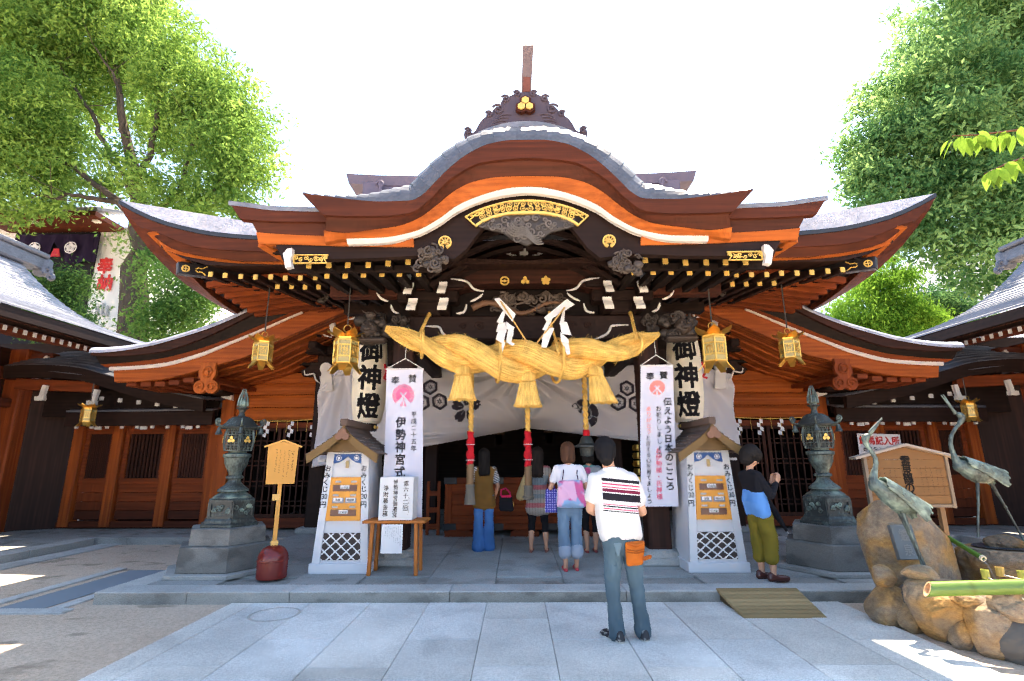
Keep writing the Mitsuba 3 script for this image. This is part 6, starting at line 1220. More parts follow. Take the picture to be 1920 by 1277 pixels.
# inside the hall
for i, (x, z) in enumerate(((-.62, 2.12), (.73, 2.16))):
    K = thing('glowing_lantern', f'small dim orange lit lantern inside the hall, {"left" if i == 0 else "right"} one of the lower pair', 'lantern')
    mb = MB((.1, .06, .03)); lathe(mb, [(0, .22), (.14, .2), (.15, .14), (.11, .13), (0, .13)], (x, 14, z), 8); tube(mb, [(x, 14, z+.2), (x, 14, 3.7)], .012, 5); part(K, 'hood', mb, 'mat_paint')
    mb = MB(); lathe(mb, [(0, .13), (.10, .13), (.07, -.12), (0, -.12)], (x, 14, z), 8); k = num(K+'__lamp'); V_, F_, _ = mb.get(); scene[k] = mikit.ply((V_, F_), {'type': 'diffuse', 'reflectance': {'type': 'rgb', 'value': [.3, .15, .05]}}, emitter={'type': 'area', 'radiance': {'type': 'rgb', 'value': [.035, .009, .0016]}})
K = thing('inner_screen', 'pale cloth screen hanging across the dim hall interior', 'screen')
mb = MB((.10, .07, .05)); box(mb, (.15, 13.2, 2.86), (2.5, .04, .26)); put(K, mb, 'mat_cloth')
K = thing('gilt_lantern_stack', 'stack of small gilt lanterns inside the hall right of the people', 'lantern stack')
for i in range(5): mb = MB(); lathe(mb, [(0, 0), (.13, 0), (.15, .05), (.13, .13), (0, .14)], (2.52, 11.5, 1.1+.17*i), 6); part(K, 'gilt_box', mb, 'mat_gold')
# thin straw cords with papers at both sides
for s in (-1, 1):
    K = thing('sacred_cord', f'thin straw cord with white paper zigzags over the {"left" if s < 0 else "right"} lattice doors', 'sacred rope'); mb = MB()
    t = np.linspace(0, 1, 20); P_ = np.stack([s*(6.6-2.0*t), 11.72+0*t, 2.53-.05*np.sin(np.pi*t)], -1); strawmesh(mb, P_, .011, 6, .2)
    for i in range(9):
        x = 6.5-.23*i; l = rs.uniform(.25, .42); strawmesh(mb, np.array([(s*x, 11.72, 2.51), (s*x+rs.uniform(-.02, .02), 11.71, 2.51-l)]), .006, 5, .1)
    part(K, 'straw_cord', mb, 'mat_straw', True)
    for x in (5.80, 5.25, 4.74) if s < 0 else (4.85, 5.32, 5.78):
        mb = MB((.78, .77, .78))
        for j in range(4): z = 2.48-.085*j; e = .03*(-1)**j; slab(mb, [[(s*x-.035+e, 11.70, z), (s*x+.035+e, 11.695, z-.02)], [(s*x-.045+e, 11.69, z-.09), (s*x+.03+e, 11.685, z-.11)]], (0, .003, 0))
        part(K, 'paper_zigzag', mb, 'mat_paint')
# poster and umbrella
K = thing('wall_poster', 'white paper sign with red characters pinned over the right slatted windows', 'sign')
o = np.array((8.19, 12.1, 1.86)); mb = MB((.70, .68, .68)); box(mb, o, (.98, .01, .58), roty(.03)); put(K, mb, 'mat_paint')
mb = MB((.62, .05, .04)); gg = unary_union([affinity.translate(affinity.scale(glyph(ch, 3), .18, .2, origin=(0, 0)), -.37+.185*i, .15) for i, ch in enumerate('絵馬記入所')]); decal(mb, gg, flat(o-[0, .008, 0], roty(.03) @ X1, roty(.03) @ Z1), 2); part(K, 'lettering', mb, 'mat_matte')
mb = MB((.04, .04, .05)); gg = unary_union([affinity.translate(affinity.scale(glyph(ch, 2), .10, .11, origin=(0, 0)), -.34+.115*i, -.06) for i, ch in enumerate('絵馬記入は本殿')]+[affinity.translate(affinity.scale(glyph(ch, 2), .09, .1, origin=(0, 0)), -.34+.11*i, -.20) for i, ch in enumerate('あり')]); decal(mb, gg, flat(o-[0, .008, 0], roty(.03) @ X1, roty(.03) @ Z1), 2); part(K, 'lettering', mb, 'mat_matte')

# ================================================================ PEOPLE
MF = manifold3d.Manifold
def sph(c, r, n=14): return MF.sphere(1.0, n).scale((r, r, r) if np.isscalar(r) else tuple(r)).translate(tuple(float(q) for q in c))
def hull(*a): return MF.batch_hull([sph(c, r) for c, r in a])
def chain(*js): return [hull(a, b) for a, b in zip(js[:-1], js[1:])]
def merge(L, ref=.03, it=8):
    m = MF.batch_boolean(L, manifold3d.OpType.Add).refine_to_length(ref).to_mesh()
    t = trimesh.Trimesh(np.array(m.vert_properties[:, :3]), np.array(m.tri_verts)); t.merge_vertices()
    trimesh.smoothing.filter_taubin(t, iterations=it); return t
def hand(w, d, n, curl=.6, s=1.0, side=1):
    """palm, four unequal fingers and a thumb: w wrist, d pointing direction, n out of the back of the hand"""
    d, n = unit(d), unit(np.asarray(n)-unit(d)*(np.asarray(n) @ unit(d))); x = np.cross(d, n)*side; L = []
    k0, k1 = w+d*.085*s+x*.030*s, w+d*.080*s-x*.032*s
    L.append(hull((w+x*.014*s, .019*s), (w-x*.014*s, .019*s), (k0, .0125*s), (k1, .012*s), (w+d*.05*s, .018*s)))
    for i, (o, l) in enumerate(((.031, .068), (.011, .078), (-.010, .073), (-.030, .058))):
        b = w+d*.083*s+x*o*s; p = [b]; q = d
        for j, f in enumerate((.45, .32, .23)):
            a = curl*(.55+.35*j); q = unit(d*math.cos(curl*.5+a*j*.9)-n*math.sin(curl*.5+a*j*.9)); p.append(p[-1]+q*l*f*s)
        L += chain(*[(c, r*s) for c, r in zip(p, (.0105, .0098, .009, .0075))])
    b = w+d*.025*s+x*.028*s; t1 = b+unit(x*.8+d*.6-n*.3)*.036*s; t2 = t1+unit(d*.9+x*.25-n*.4)*.03*s; L += chain((b, .014*s), (t1, .0115*s), (t2, .009*s))
    return L
def head(c, R, s=1.0):
    """skull, jaw, nose, ears, lips in a frame whose face looks along +Y, moved to c"""
    f = lambda x, y, z: c+R @ (np.array((x, y, z))*s)
    L = [hull((f(0, -.015, .025), .092*s), (f(0, .022, .02), .082*s)), hull((f(0, .02, .0), .078*s), (f(.03, .045, -.055), .035*s), (f(-.03, .045, -.055), .035*s), (f(0, .065, -.085), .024*s)),
         hull((f(0, .095, .01), .011*s), (f(0, .112, -.02), .013*s), (f(.014, .100, -.025), .009*s), (f(-.014, .10, -.025), .009*s)), hull((f(.02, .092, -.052), .008*s), (f(-.02, .092, -.052), .008*s))]
    for e in (-1, 1): L.append(hull((f(e*.083, -.005, .0), (.010*s)), (f(e*.088, -.018, .025), .013*s), (f(e*.086, -.01, -.025), .009*s)))
    return L, f
SK = (.50, .27, .17)
class Fig:
    def __init__(s, lab, pos, yaw): s.K = thing('person', lab, 'person', 'people at the shrine'); labels[s.K].pop('group'); s.p = np.array(pos, float); s.R = rotz(yaw)
    def put(s, name, t, col, mat='mat_cloth', uv=None, label=None, par=None):
        V = np.asarray(t.vertices); n = len(V); W_ = V @ s.R.T+s.p; mb = MB(); c = uv(V) if uv else (col(V) if callable(col) else np.broadcast_to(col, (n, 3)))
        mb.add(W_, t.faces, c); return part(par or s.K, name, mb, mat, True, label)
def tint(c, v=.12, f=9): return lambda V: np.array(c)*(1-v+2*v*meshkit.fbm(V*f, 3, 3))[:, None]
def denim(c): return lambda V: np.array(c)*(.72+.5*meshkit.fbm(V*[14, 14, 5], 3, 4)+.35*np.exp(-((V[:, 2]-.6)/.2)**2))[:, None]
def shoe(t, fwd, L=.26, w=.042, h=.05):            # hull of spheres from heel to toe
    f = unit(fwd); x = np.array([f[1], -f[0], 0]); a = t
    return [hull((a-f*.06+Z1*.035, w*.85), (a+f*.02+Z1*.04, w*.95), (a-f*.055+Z1*.075, w*.7)), hull((a+f*.02+Z1*.035, w*.95), (a+f*(L-.10)+x*.012+Z1*.024, w*.82), (a+f*(L-.10)-x*.015+Z1*.022, w*.75))]
def print_fn(p, n, uv):                            # woven and printed patterns; uv.x/10 picks the cloth, then across and up
    k = dr.floor(uv.x/10); u, v = uv.x-k*10-5, uv.y
    z = v+.10*u; inb = (dr.abs(u) < .185)
    def bandz(a, b): return inb & (z > a) & (z < b)
    c0 = mi.Color3f(.60, .59, .575)
    c0 = dr.select(bandz(1.375, 1.402) | bandz(1.205, 1.268) | bandz(1.145, 1.155) | bandz(1.105, 1.113), mi.Color3f(.02, .018, .025), c0)
    c0 = dr.select(bandz(1.345, 1.357) | bandz(1.318, 1.328) | bandz(1.163, 1.170) | bandz(1.124, 1.133), mi.Color3f(.60, .06, .14), c0)
    c0 = dr.select(bandz(1.280, 1.308), mi.Color3f(.16, .02, .05), c0)
    w = v*14+.15*noise(u*5, v*5)*2; f = w-dr.floor(w); i = cell_rand(dr.floor(w), 3)
    c1 = mix((.30, .28, .25), (.36, .12, .13), dr.select(i > .72, 1.0, 0.0)); c1 = dr.select((i > .35) & (i < .55), mi.Color3f(.17, .21, .23), c1); g = u*22-dr.floor(u*22); c1 = c1*dr.select(g < .25, .72, 1.0)
    a, b = fbm(u*6+2, v*6, octaves=3), fbm(u*7+9, v*7+5, octaves=3)
    c2 = mix(mix((.62, .13, .30), (.25, .40, .62), smoothstep(.42, .58, a)), (.72, .42, .58), smoothstep(.5, .62, b))
    c3 = mix(mix((.30, .34, .38), (.62, .10, .26), smoothstep(.50, .60, a)), (.12, .35, .36), smoothstep(.55, .66, b))
    s4 = (u*.5+v)*26; s4 = s4-dr.floor(s4); c4 = dr.select(s4 < .5, mi.Color3f(.02, .02, .025), mi.Color3f(.72, .71, .7))
    d = dr.abs((u*30-dr.floor(u*30))-.5)+dr.abs((v*30-dr.floor(v*30))-.5); c5 = dr.select(d < .33, mi.Color3f(.6, .6, .75), mi.Color3f(.03, .03, .30))
    return dr.select(k < .5, c0, dr.select(k < 1.5, c1, dr.select(k < 2.5, c2, dr.select(k < 3.5, c3, dr.select(k < 4.5, c4, c5)))))
scene['mat_print'] = two(P(base_color=mikit.proc(print_fn), roughness=.9, specular=.1))
def pr(k, sc=1.0): return lambda V: np.stack([V[:, 0]*sc+5+10*k, V[:, 2]], -1)
def folds(t, amp, seed, fz=6):                     # drape: creases pushed along the normals
    V = np.array(t.vertices); n = t.vertex_normals; t.vertices = V+n*((meshkit.fbm(V*[9, 9, fz], 3, seed)-.5)*2*amp)[:, None]; return t
A = np.array
# ---- man with the striped shirt, seen from behind
F = Fig('man in a white shirt with dark and pink stripes standing on the paved approach', (.83, 5.12, .012), .10)
hd = A((-.10, .05, 1.655)); Rh = rotx(-.34) @ rotz(-.35); L, hf = head(hd, Rh, 1.0)
L += chain((A((-.075, .0, 1.44)), .062), (hd+[0, -.015, -.05], .058))
for e, el, wr in ((-1, A((-.285, .02, 1.13)), A((-.17, .23, 1.07))), (1, A((.225, .03, 1.10)), A((.13, .25, 1.06)))):
    sh = A((-.06+e*.185, -.005, 1.405)); L += chain((sh, .055), (el, .043), (el*.5+wr*.5, .041), (wr, .028)); L += hand(wr, A((-e*.35, .8, .15)), A((e*.3, 0, .95)), .7, 1.0, e)
pv_ = A((-.01, 0, .88)); L += chain((A((-.075, .0, 1.42)), .06), (A((-.04, 0, 1.15)), .085), (pv_, .08)); L += chain((pv_, .05), (A((-.085, 0, .80)), .05), (A((-.10, .03, .46)), .04), (A((-.09, -.02, .09)), .035)); L += chain((pv_, .05), (A((.085, 0, .80)), .05), (A((.125, .03, .46)), .04), (A((.16, 0, .09)), .035))
F.put('body', merge(L, .02, 6), SK, 'mat_skin')
hr = [hull((hf(0, -.035, .05), .104), (hf(0, .02, .068), .097)), hull((hf(0, -.045, .03), .10), (hf(0, -.062, -.085), .068)), hull((hf(.06, -.01, .03), .045), (hf(.066, -.02, -.05), .026)), hull((hf(-.06, -.01, .03), .045), (hf(-.066, -.02, -.05), .026)), hull((hf(0, .05, .085), .055), (hf(0, -.0, .09), .075))]
for i in range(26):
    a, b = rng.uniform(-1.9, 1.9), rng.uniform(-.2, 1.2); d = A((math.sin(a)*math.cos(b), -math.cos(a)*math.cos(b), math.sin(b))); hr.append(hull((hf(*(d*.085+[0, -.025, .045])), .022), (hf(*(d*.104+[0, -.03, .022])), .010)))
F.put('hair', merge(hr, .018, 4), (.007, .006, .007), 'mat_hair')
tr = [hull((A((-.06-.165, 0, 1.405)), .062), (A((-.06+.165, 0, 1.405)), .062), (A((-.07, -.005, 1.46)), .065)), hull((A((-.06-.16, -.0, 1.39)), .07), (A((-.06+.16, 0, 1.39)), .07), (A((-.05-.12, .0, 1.2)), .09), (A((-.05+.12, 0, 1.2)), .09), (A((-.05, .05, 1.25)), .09)),
      hull((A((-.05-.12, 0, 1.2)), .09), (A((-.05+.12, 0, 1.2)), .09), (A((-.02-.115, .0, .98)), .095), (A((-.02+.115, 0, .98)), .095)), hull((A((-.02-.115, .0, .98)), .095), (A((-.02+.115, 0, .98)), .095), (A((-.01-.125, -.01, .90)), .085), (A((-.01+.125, -.01, .90)), .085))]
for e, el in ((-1, A((-.275, .02, 1.17))), (1, A((.215, .03, 1.14)))): tr += chain((A((-.06+e*.17, 0, 1.40)), .072), (A((-.06+e*.17, 0, 1.40))*.3+el*.7, .078))
t = merge(tr, .018, 8); cutm = folds(t, .020, 3, 4); F.put('shirt', cutm, None, 'mat_print', pr(0), 'white short sleeved shirt with dark and pink stripes')
mbc = merge([hull((A((-.14, -.01, 1.49)), .022), (A((-.01, -.01, 1.49)), .022), (A((-.075, -.055, 1.50)), .022), (A((-.075, -.06, 1.455)), .024))], .015, 3); F.put('collar', mbc, (.80, .79, .77))
JE = (.072, .11, .135)
tl = [hull((A((-.01-.11, -.005, .90)), .078), (A((-.01+.11, -.005, .90)), .078), (A((-.09, -.0, .80)), .095), (A((.085, 0, .80)), .095))]
lk, rk, la, ra = A((-.10, .03, .46)), A((.125, .03, .46)), A((-.09, -.02, .07)), A((.16, .0, .07))
tl += chain((A((-.085, .0, .80)), .093), (lk*.5+A((-.085, 0, .80))*.5, .084), (lk, .066), (lk*.5+la*.5, .066), (la, .076)); tl += chain((A((.085, 0, .80)), .093), (rk*.5+A((.085, 0, .80))*.5, .084), (rk, .066), (rk*.5+ra*.5, .066), (ra, .076))
F.put('jeans', folds(merge(tl, .022, 8), .017, 9, 12), denim(JE), label='faded blue jeans')
mbb = merge([hull((A((-.095, -.09, .83)), .012), (A((-.04, -.09, .83)), .012), (A((-.07, -.098, .74)), .012)), hull((A((.035, -.09, .83)), .012), (A((.09, -.09, .83)), .012), (A((.065, -.098, .74)), .012))], .02, 2); F.put('back_pocket', mbb, denim((.11, .16, .19)))
for a, f in ((la+[-.01, .0, -.07], (-.35, .9, 0)), (ra+[0, 0, -.07], (.12, 1, 0))):
    F.put('shoe', merge(shoe(a, A(f), .27, .048), .02, 4), lambda V: np.where((V[:, 2] < .022)[:, None], (.55, .53, .48), np.where((meshkit.fbm(V*[30, 30, 60], 2, 5) > .66)[:, None], (.28, .28, .26), (.025, .025, .028))), 'mat_paint')
K = thing('hip_pouch', 'orange leather pouch hanging at the right hip of the man', 'pouch'); mb = MB((.50, .13, .02))
t = merge([hull((A((.86-.0, 5.015, .84)), .022), (A((1.00, 5.03, .85)), .022), (A((.865, 5.01, .68)), .026), (A((.97, 5.015, .69)), .026), (A((.92, 4.985, .74)), .03))], .02, 4); mb.add(t.vertices, t.faces); put(K, mb, 'mat_cloth', True)
mb = MB((.40, .10, .02)); tube(mb, [(.855, 5.0, .85), (.93, 4.985, .835), (1.01, 5.01, .855)], .014, 6); tube(mb, [(.99, 4.99, .72), (1.05, 4.98, .74), (1.06, 4.98, .735)], .018, 6); part(K, 'strap', mb, 'mat_cloth', True)
for z in (.80, .78): mb = MB((.30, .075, .015)); tube(mb, [(.845, 4.99, z), (.925, 4.955, z-.008), (1.005, 4.985, z+.004)], .006, 5); part(K, 'seam', mb, 'mat_cloth')
# ---- generic woman seen from behind
def woman(lab, pos, yaw, s, lean, hair, hairc, top, topu, trous, hem, shoesc, armL, armR, sleeve, sl_u=None, bare=.35, spread=.09, flare=1.0, cuff=None, long=0, topcol=None, skirt=None):
    F = Fig(lab, pos, yaw); z = lambda q: q*s
    hc_ = A((lean[0], lean[1]+.03, 1.50))*s; L, hf = head(hc_, rotx(-.25), s*.95); nk = A((lean[0]*.8, lean[1]*.8, 1.33))*s
    L += chain((nk-[0, 0, .02], .048*s), (hc_+[0, -.01, -.04], .046*s)); sh = [A((lean[0]*.8+e*.155, lean[1]*.8, 1.275))*s for e in (-1, 1)]
    arms = []
    for e, S_, (el, wr) in zip((-1, 1), sh, (armL, armR)):
        el, wr = A(el)*s, A(wr)*s; L += chain((S_, .042*s), (el, .034*s), (el*.5+wr*.5, .032*s), (wr, .022*s)); L += hand(wr, unit(wr-el)*.7+A((0, .2, .3)), A((e*.8, -.2, .3)), .7, .9*s, e); arms.append((S_, el))
    ft = [A((e*spread, .02*e, 0))*s for e in (-1, 1)]; kn = [A((e*(spread*.5+.045), .03, .43))*s for e in (-1, 1)]; an = [f+[0, 0, .075*s] for f in ft]
    for e in (0, 1): L += chain((kn[e], .047*s), (kn[e]*.45+an[e]*.55+[0, -.012, 0], .046*s), (an[e], .027*s), (an[e]+[0, .02, -.04], .03*s)); L += chain((an[e]+[0, .02, -.04], .03*s), (ft[e]+A((0, .13, .022))*s, .024*s))
    pv_ = A((0, 0, .82))*s; L += chain((nk-[0, 0, .03], .045*s), (nk*.5+pv_*.5, .065*s), (pv_, .06*s))
    for e in (0, 1): L += chain((pv_, .05*s), (A(((-1, 1)[e]*.08, 0, .75))*s, .045*s), (kn[e], .04*s))
    F.put('body', merge(L, .022*s, 5), SK, 'mat_skin')
    hh = [hull((hf(0, -.03, .045), .100*s), (hf(0, .025, .06), .088*s)), hull((hf(0, -.04, .03), .098*s), (hf(-.05, -.035, -hair), .05*s), (hf(.05, -.035, -hair), .05*s), (hf(0, -.05, -hair), .05*s))]
    for e in (-1, 1): hh.append(hull((hf(e*.06, .0, .04), .045*s), (hf(e*.065, .0, -hair*.85), .036*s)))
    rh = np.random.default_rng(int(hair*1000)+int(pos[0]*10)+40)
    for q in np.linspace(-1.5, 1.5, 13): hh.append(hull((hf(math.sin(q)*.07, -math.cos(q)*.075-.02, .02), .030*s), (hf(math.sin(q)*.078, -math.cos(q)*.075-.02, -hair-rh.uniform(-.01, .05)), .013*s)))
    F.put('hair', folds(merge(hh, .018, 4), .006, 2, 1), lambda V: np.array(hairc)*(.6+.8*meshkit.fbm(V*[60, 60, 4], 2, 3))[:, None], 'mat_hair')
    hp = .84*s; ws = A((lean[0]*.45, lean[1]*.4, 1.05))*s
    tr = [hull((sh[0]-A((0, 0, .005)), .052*s), (sh[1]-A((0, 0, .005)), .052*s), (nk-[0, 0, .025*s], .05*s)), hull((sh[0], .055*s), (sh[1], .055*s), (ws-[.075*s, 0, 0], .075*s), (ws+[.075*s, 0, 0], .075*s), (ws+[0, .06*s, .1*s], .07*s)),
          hull((ws-[.075*s, 0, 0], .075*s), (ws+[.075*s, 0, 0], .075*s), (A((-.09, 0, hem+.07))*s, (.085*flare)*s), (A((.09, 0, hem+.07))*s, (.085*flare)*s))]
    for (S_, el) in arms: tr += chain((S_, .056*s), (S_*(1-sleeve)+el*sleeve, .056*s))
    F.put('top', folds(merge(tr, .022*s, 6), .016*s, 4, 4), topcol or top, 'mat_print' if topu else 'mat_cloth', topu)
    if sl_u:
        for (S_, el) in arms: F.put('sleeve', merge(chain((S_+[0, 0, .005], .060*s), (S_*.35+el*.65, .062*s)), .02, 4), None, 'mat_print', sl_u)
    if trous:
        col, zb, wd = trous; tl = [hull((A((-.085, 0, .86))*s, .085*s), (A((.085, 0, .86))*s, .085*s), (A((-.08, 0, .75))*s, .092*s), (A((.08, 0, .75))*s, .092*s))]
        for e in (0, 1):
            th_ = A(((-1, 1)[e]*.08, 0, .75))*s; bt = kn[e]*(zb/.43)+an[e]*(1-zb/.43) if zb < .43 else kn[e]; bt = A((bt[0], bt[1]-.005, zb*s)); tl += chain((th_, .09*s), (th_*.5+kn[e]*.5, .078*s), (kn[e], wd[0]*s), (bt, wd[1]*s))
        F.put('trousers', folds(merge(tl, .024*s, 6), .014*s, 8, 12), denim(col) if col[2] > .08 else tint(col))
        if cuff:
            for e in (0, 1): bt = A((kn[e][0]*.5+an[e][0]*.5, .0, zb*s)); F.put('cuff', merge(chain((bt+[0, 0, .05], wd[1]*1.03*s), (bt, wd[1]*1.05*s)), .022, 3), cuff)
    for e in (0, 1): F.put('sandal' if bare else 'shoe', merge([hull((ft[e]+A((0, -.03, .012)), .024), (ft[e]+A((.0, .17, .010))*s, .030*s)), hull((ft[e]+A((-.035, .10, .03))*s, .010), (ft[e]+A((.035, .10, .03))*s, .010), (ft[e]+A((0, .12, .055))*s, .010))], .02, 3), shoesc, 'mat_gloss')
    return F, sh
# bob haired woman in the middle
F, sh = woman('woman with a brown bob, white top and rolled blue jeans, seen from behind', (.585, 7.5, .13), .05, 1.05, (.0, .03), .115, (.085, .038, .020), (.70, .69, .72), None, ((.12, .18, .25), .22, (.074, .082)), .78, (.55, .05, .06), ((-.245, .05, 1.03), (-.16, .24, 1.14)), ((.245, .05, 1.03), (.10, .26, 1.14)), .55, cuff=(.28, .33, .40), spread=.075)
K = thing('back_bag', 'pink and blue tie dyed drawstring bag on the back of the bob haired woman', 'bag')
t = merge([hull((A((.455, 7.40, 1.29)), .03), (A((.735, 7.40, 1.29)), .03), (A((.44, 7.39, 1.0)), .045), (A((.755, 7.39, 1.0)), .045), (A((.6, 7.35, 1.05)), .05))], .022, 4); folds(t, .012, 5)
mb = MB(); mb.add(t.vertices, t.faces, pr(2)(np.array(t.vertices))); put(K, mb, 'mat_print', True)
mb = MB((.08, .06, .10))
for x0, x1 in ((.48, .50), (.71, .69)): tube(mb, [(x0, 7.42, 1.30), (x1, 7.42, 1.40), (x1+.01, 7.47, 1.46), (x1, 7.52, 1.45)], .007, 5)
part(K, 'strap', mb, 'mat_cloth', True)
K = thing('tote_bag', 'royal blue patterned cloth bag hanging left of the bob haired woman', 'bag')
t = merge([hull((A((.28, 7.58, 1.18)), .02), (A((.40, 7.58, 1.18)), .02), (A((.27, 7.58, .90)), .028), (A((.40, 7.58, .90)), .028))], .025, 4)
mb = MB(); mb.add(t.vertices, t.faces, pr(5)(np.array(t.vertices))); put(K, mb, 'mat_print', True)
mb = MB((.04, .04, .35)); tube(mb, [(.29, 7.58, 1.18), (.33, 7.56, 1.30), (.36, 7.56, 1.28), (.39, 7.58, 1.18)], .010, 5); part(K, 'handle', mb, 'mat_cloth', True)
# brown vest
F, sh = woman('woman in a brown draped vest over striped sleeves with flared blue jeans', (-.71, 9.12, .13), .12, 1.02, (.0, .02), .30, (.018, .014, .012), (.20, .105, .028), None, ((.06, .16, .38), .05, (.075, .105)), .66, (.35, .34, .33), ((-.24, .05, 1.03), (-.10, .28, 1.2)), ((.235, .0, 1.02), (.20, .12, .86)), .02, pr(4), flare=1.22, bare=0, spread=.085, topcol=tint((.21, .11, .03), .2))
K = thing('handbag', 'black handbag with a pink handle on the arm of the woman in the brown vest', 'bag')
t = merge([hull((A((-.42, 9.12, 1.0)), .03), (A((-.26, 9.12, .97)), .03), (A((-.41, 9.12, .80)), .045), (A((-.25, 9.12, .79)), .045))], .03, 4); mb = MB((.018, .018, .022)); mb.add(t.vertices, t.faces); put(K, mb, 'mat_cloth', True)
mb = MB((.60, .03, .10)); tube(mb, [(-.42, 9.1, 1.0), (-.42, 9.1, 1.10), (-.34, 9.1, 1.13), (-.27, 9.1, 1.06), (-.26, 9.1, .98)], .016, 6); box(mb, (-.33, 9.07, 1.0), (.17, .02, .04)); part(K, 'handle', mb, 'mat_cloth', True)
# plaid tunic
F, sh = woman('long haired woman in a plaid tunic and black leggings praying before the offering box', (.20, 8.95, .13), -.1, 1.03, (-.0, .04), .34, (.020, .014, .011), (.3, .3, .3), pr(1), ((.012, .012, .014), .33, (.055, .052)), .60, (.30, .10, .07), ((-.245, .06, 1.04), (-.06, .28, 1.2)), ((.245, .06, 1.04), (.06, .28, 1.2)), .15, flare=1.45, spread=.12)
K = thing('shoulder_bag', 'tan slouch bag on the left shoulder of the woman in the plaid tunic', 'bag')
t = merge([hull((A((-.03, 8.82, 1.30)), .03), (A((.06, 8.82, 1.34)), .03), (A((-.09, 8.80, 1.02)), .075), (A((.02, 8.80, 1.05)), .07))], .03, 4); mb = MB((.36, .28, .14)); mb.add(t.vertices, t.faces); put(K, folds and mb, 'mat_cloth', True)
mb = MB((.33, .25, .12)); tube(mb, [(-.03, 8.82, 1.30), (-.0, 8.85, 1.43), (.05, 8.9, 1.41), (.07, 8.84, 1.33)], .014, 6); part(K, 'strap', mb, 'mat_cloth', True)
# woman half hidden behind the man
F, sh = woman('woman in a patterned pink top half hidden behind the bob haired woman', (1.06, 8.9, .13), .0, 1.03, (.0, .03), .10, (.02, .016, .014), (.3, .3, .3), pr(3), ((.012, .012, .014), .33, (.055, .052)), .72, (.30, .05, .05), ((-.245, .05, 1.03), (-.10, .26, 1.1)), ((.245, .05, 1.03), (.10, .26, 1.1)), .45, flare=1.1, spread=.07)
# ---- shrine lady leaning on the right cabinet, facing right
F = Fig('curly haired woman in a blue apron leaning on the right white cabinet', (2.955, 6.93, .13), -1.35)
s = 1.0; ln = -.08; hd = A((.0, ln+.045, 1.49)); L, hf = head(hd, rotx(-.55) @ rotz(-.15), .95); nk = A((0, ln, 1.32)); L += chain((nk, .045), (hd+[0, -.01, -.04], .045))
sh = [A((e*.15, ln, 1.265)) for e in (-1, 1)]; els = [A((-.19, .05, 1.03)), A((.20, .04, 1.02))]; wrs = [A((-.05, .27, 1.17)), A((.05, .27, 1.18))]
for e, S_, el, wr in zip((-1, 1), sh, els, wrs): L += chain((S_, .04), (el, .034), (wr, .022)); L += hand(wr, A((0, .35, .8)), A((e*.9, .2, 0)), .75, .9, e)
an = [A((-.07, .0, .08)), A((.09, .04, .08))]; kn = [A((-.075, .0, .45)), A((.09, .05, .45))]
for e in (0, 1): L += chain((kn[e], .05), (an[e]*.6+kn[e]*.4, .046), (an[e], .032), (an[e]+[0, .03, -.04], .03), (an[e]+[0, .13, -.055], .025))
pv_ = A((0, -.01, .82)); L += chain((nk-[0, 0, .03], .045), (A((0, -.05, 1.05)), .065), (pv_, .06))
for e in (0, 1): L += chain((pv_, .05), (A(((-.08, .085)[e], 0, .74)), .05), (kn[e], .04))
F.put('body', merge(L, .02, 5), SK, 'mat_skin')
hh = [hull((hf(0, -.03, .05), .125), (hf(0, .02, .05), .11)), hull((hf(0, -.05, .03), .115), (hf(0, -.045, -.06), .085))]
for i in range(44):
    d = unit(rng.normal(size=3)); d = d if d[1] < .35 else d*[1, -1, 1]; hh.append(sph(hf(*(d*.105+[0, -.03, .025])), .028))
F.put('hair', merge(hh, .018, 3), (.016, .013, .012), 'mat_hair')
ws = A((0, -.04, 1.02)); tr = [hull((sh[0], .054), (sh[1], .054), (nk-[0, 0, .02], .052)), hull((sh[0], .056), (sh[1], .056), (ws-[.08, 0, 0], .08), (ws+[.08, 0, 0], .08), (ws+[0, .06, .1], .07))]
for e in (0, 1): tr += chain((sh[e], .054), (els[e], .05), (els[e]*.18+wrs[e]*.82, .038))
F.put('top', folds(merge(tr, .02, 5), .006, 2), (.016, .016, .02), label='black long sleeved top')
ap = [hull((ws-[.085, .0, -.07], .082), (ws+[.085, .0, .07], .082), (ws-[.09, .02, .08], .090), (ws+[.09, -.02, -.08], .090), (A((-.12, -.02, .80)), .085), (A((.12, -.02, .80)), .085), (A((0, .09, .80)), .05)), hull((A((-.05, .03, 1.22)), .02), (A((.05, .03, 1.22)), .02), (ws+[-.09, .075, 0], .02), (ws+[.09, .075, 0], .02))]
F.put('apron', folds(merge(ap, .02, 5), .014, 6, 4), tint((.12, .30, .66), .1), label='bright blue apron vest')
tl = [hull((A((-.085, -.01, .84)), .085), (A((.085, -.01, .84)), .085), (A((-.08, 0, .74)), .10), (A((.085, .01, .74)), .10))]
for e in (0, 1): tl += chain((A(((-.08, .085)[e], 0, .74)), .10), (kn[e], .092), (A((kn[e][0], kn[e][1]*.7, .27)), .088))
F.put('trousers', folds(merge(tl, .022, 6), .012, 7, 9), tint((.155, .125, .02), .25), label='wide olive cropped trousers')
for e in (0, 1): F.put('shoe', merge(shoe(an[e]+[0, .01, -.08], A((0, 1, 0)), .26, .045), .02, 4), (.07, .025, .02), 'mat_gloss')
K = thing('umbrella', 'closed black umbrella hooked behind the woman in the blue apron', 'umbrella')
mb = MB((.015, .015, .018)); a, b = A((3.22, 7.35, 1.12)), A((3.46, 7.3, .66)); tt = np.linspace(0, 1, 9); tube(mb, a+(b-a)*tt[:, None], .018+.03*np.sin(np.pi*tt**.7), 8); put(K, mb, 'mat_cloth', True)
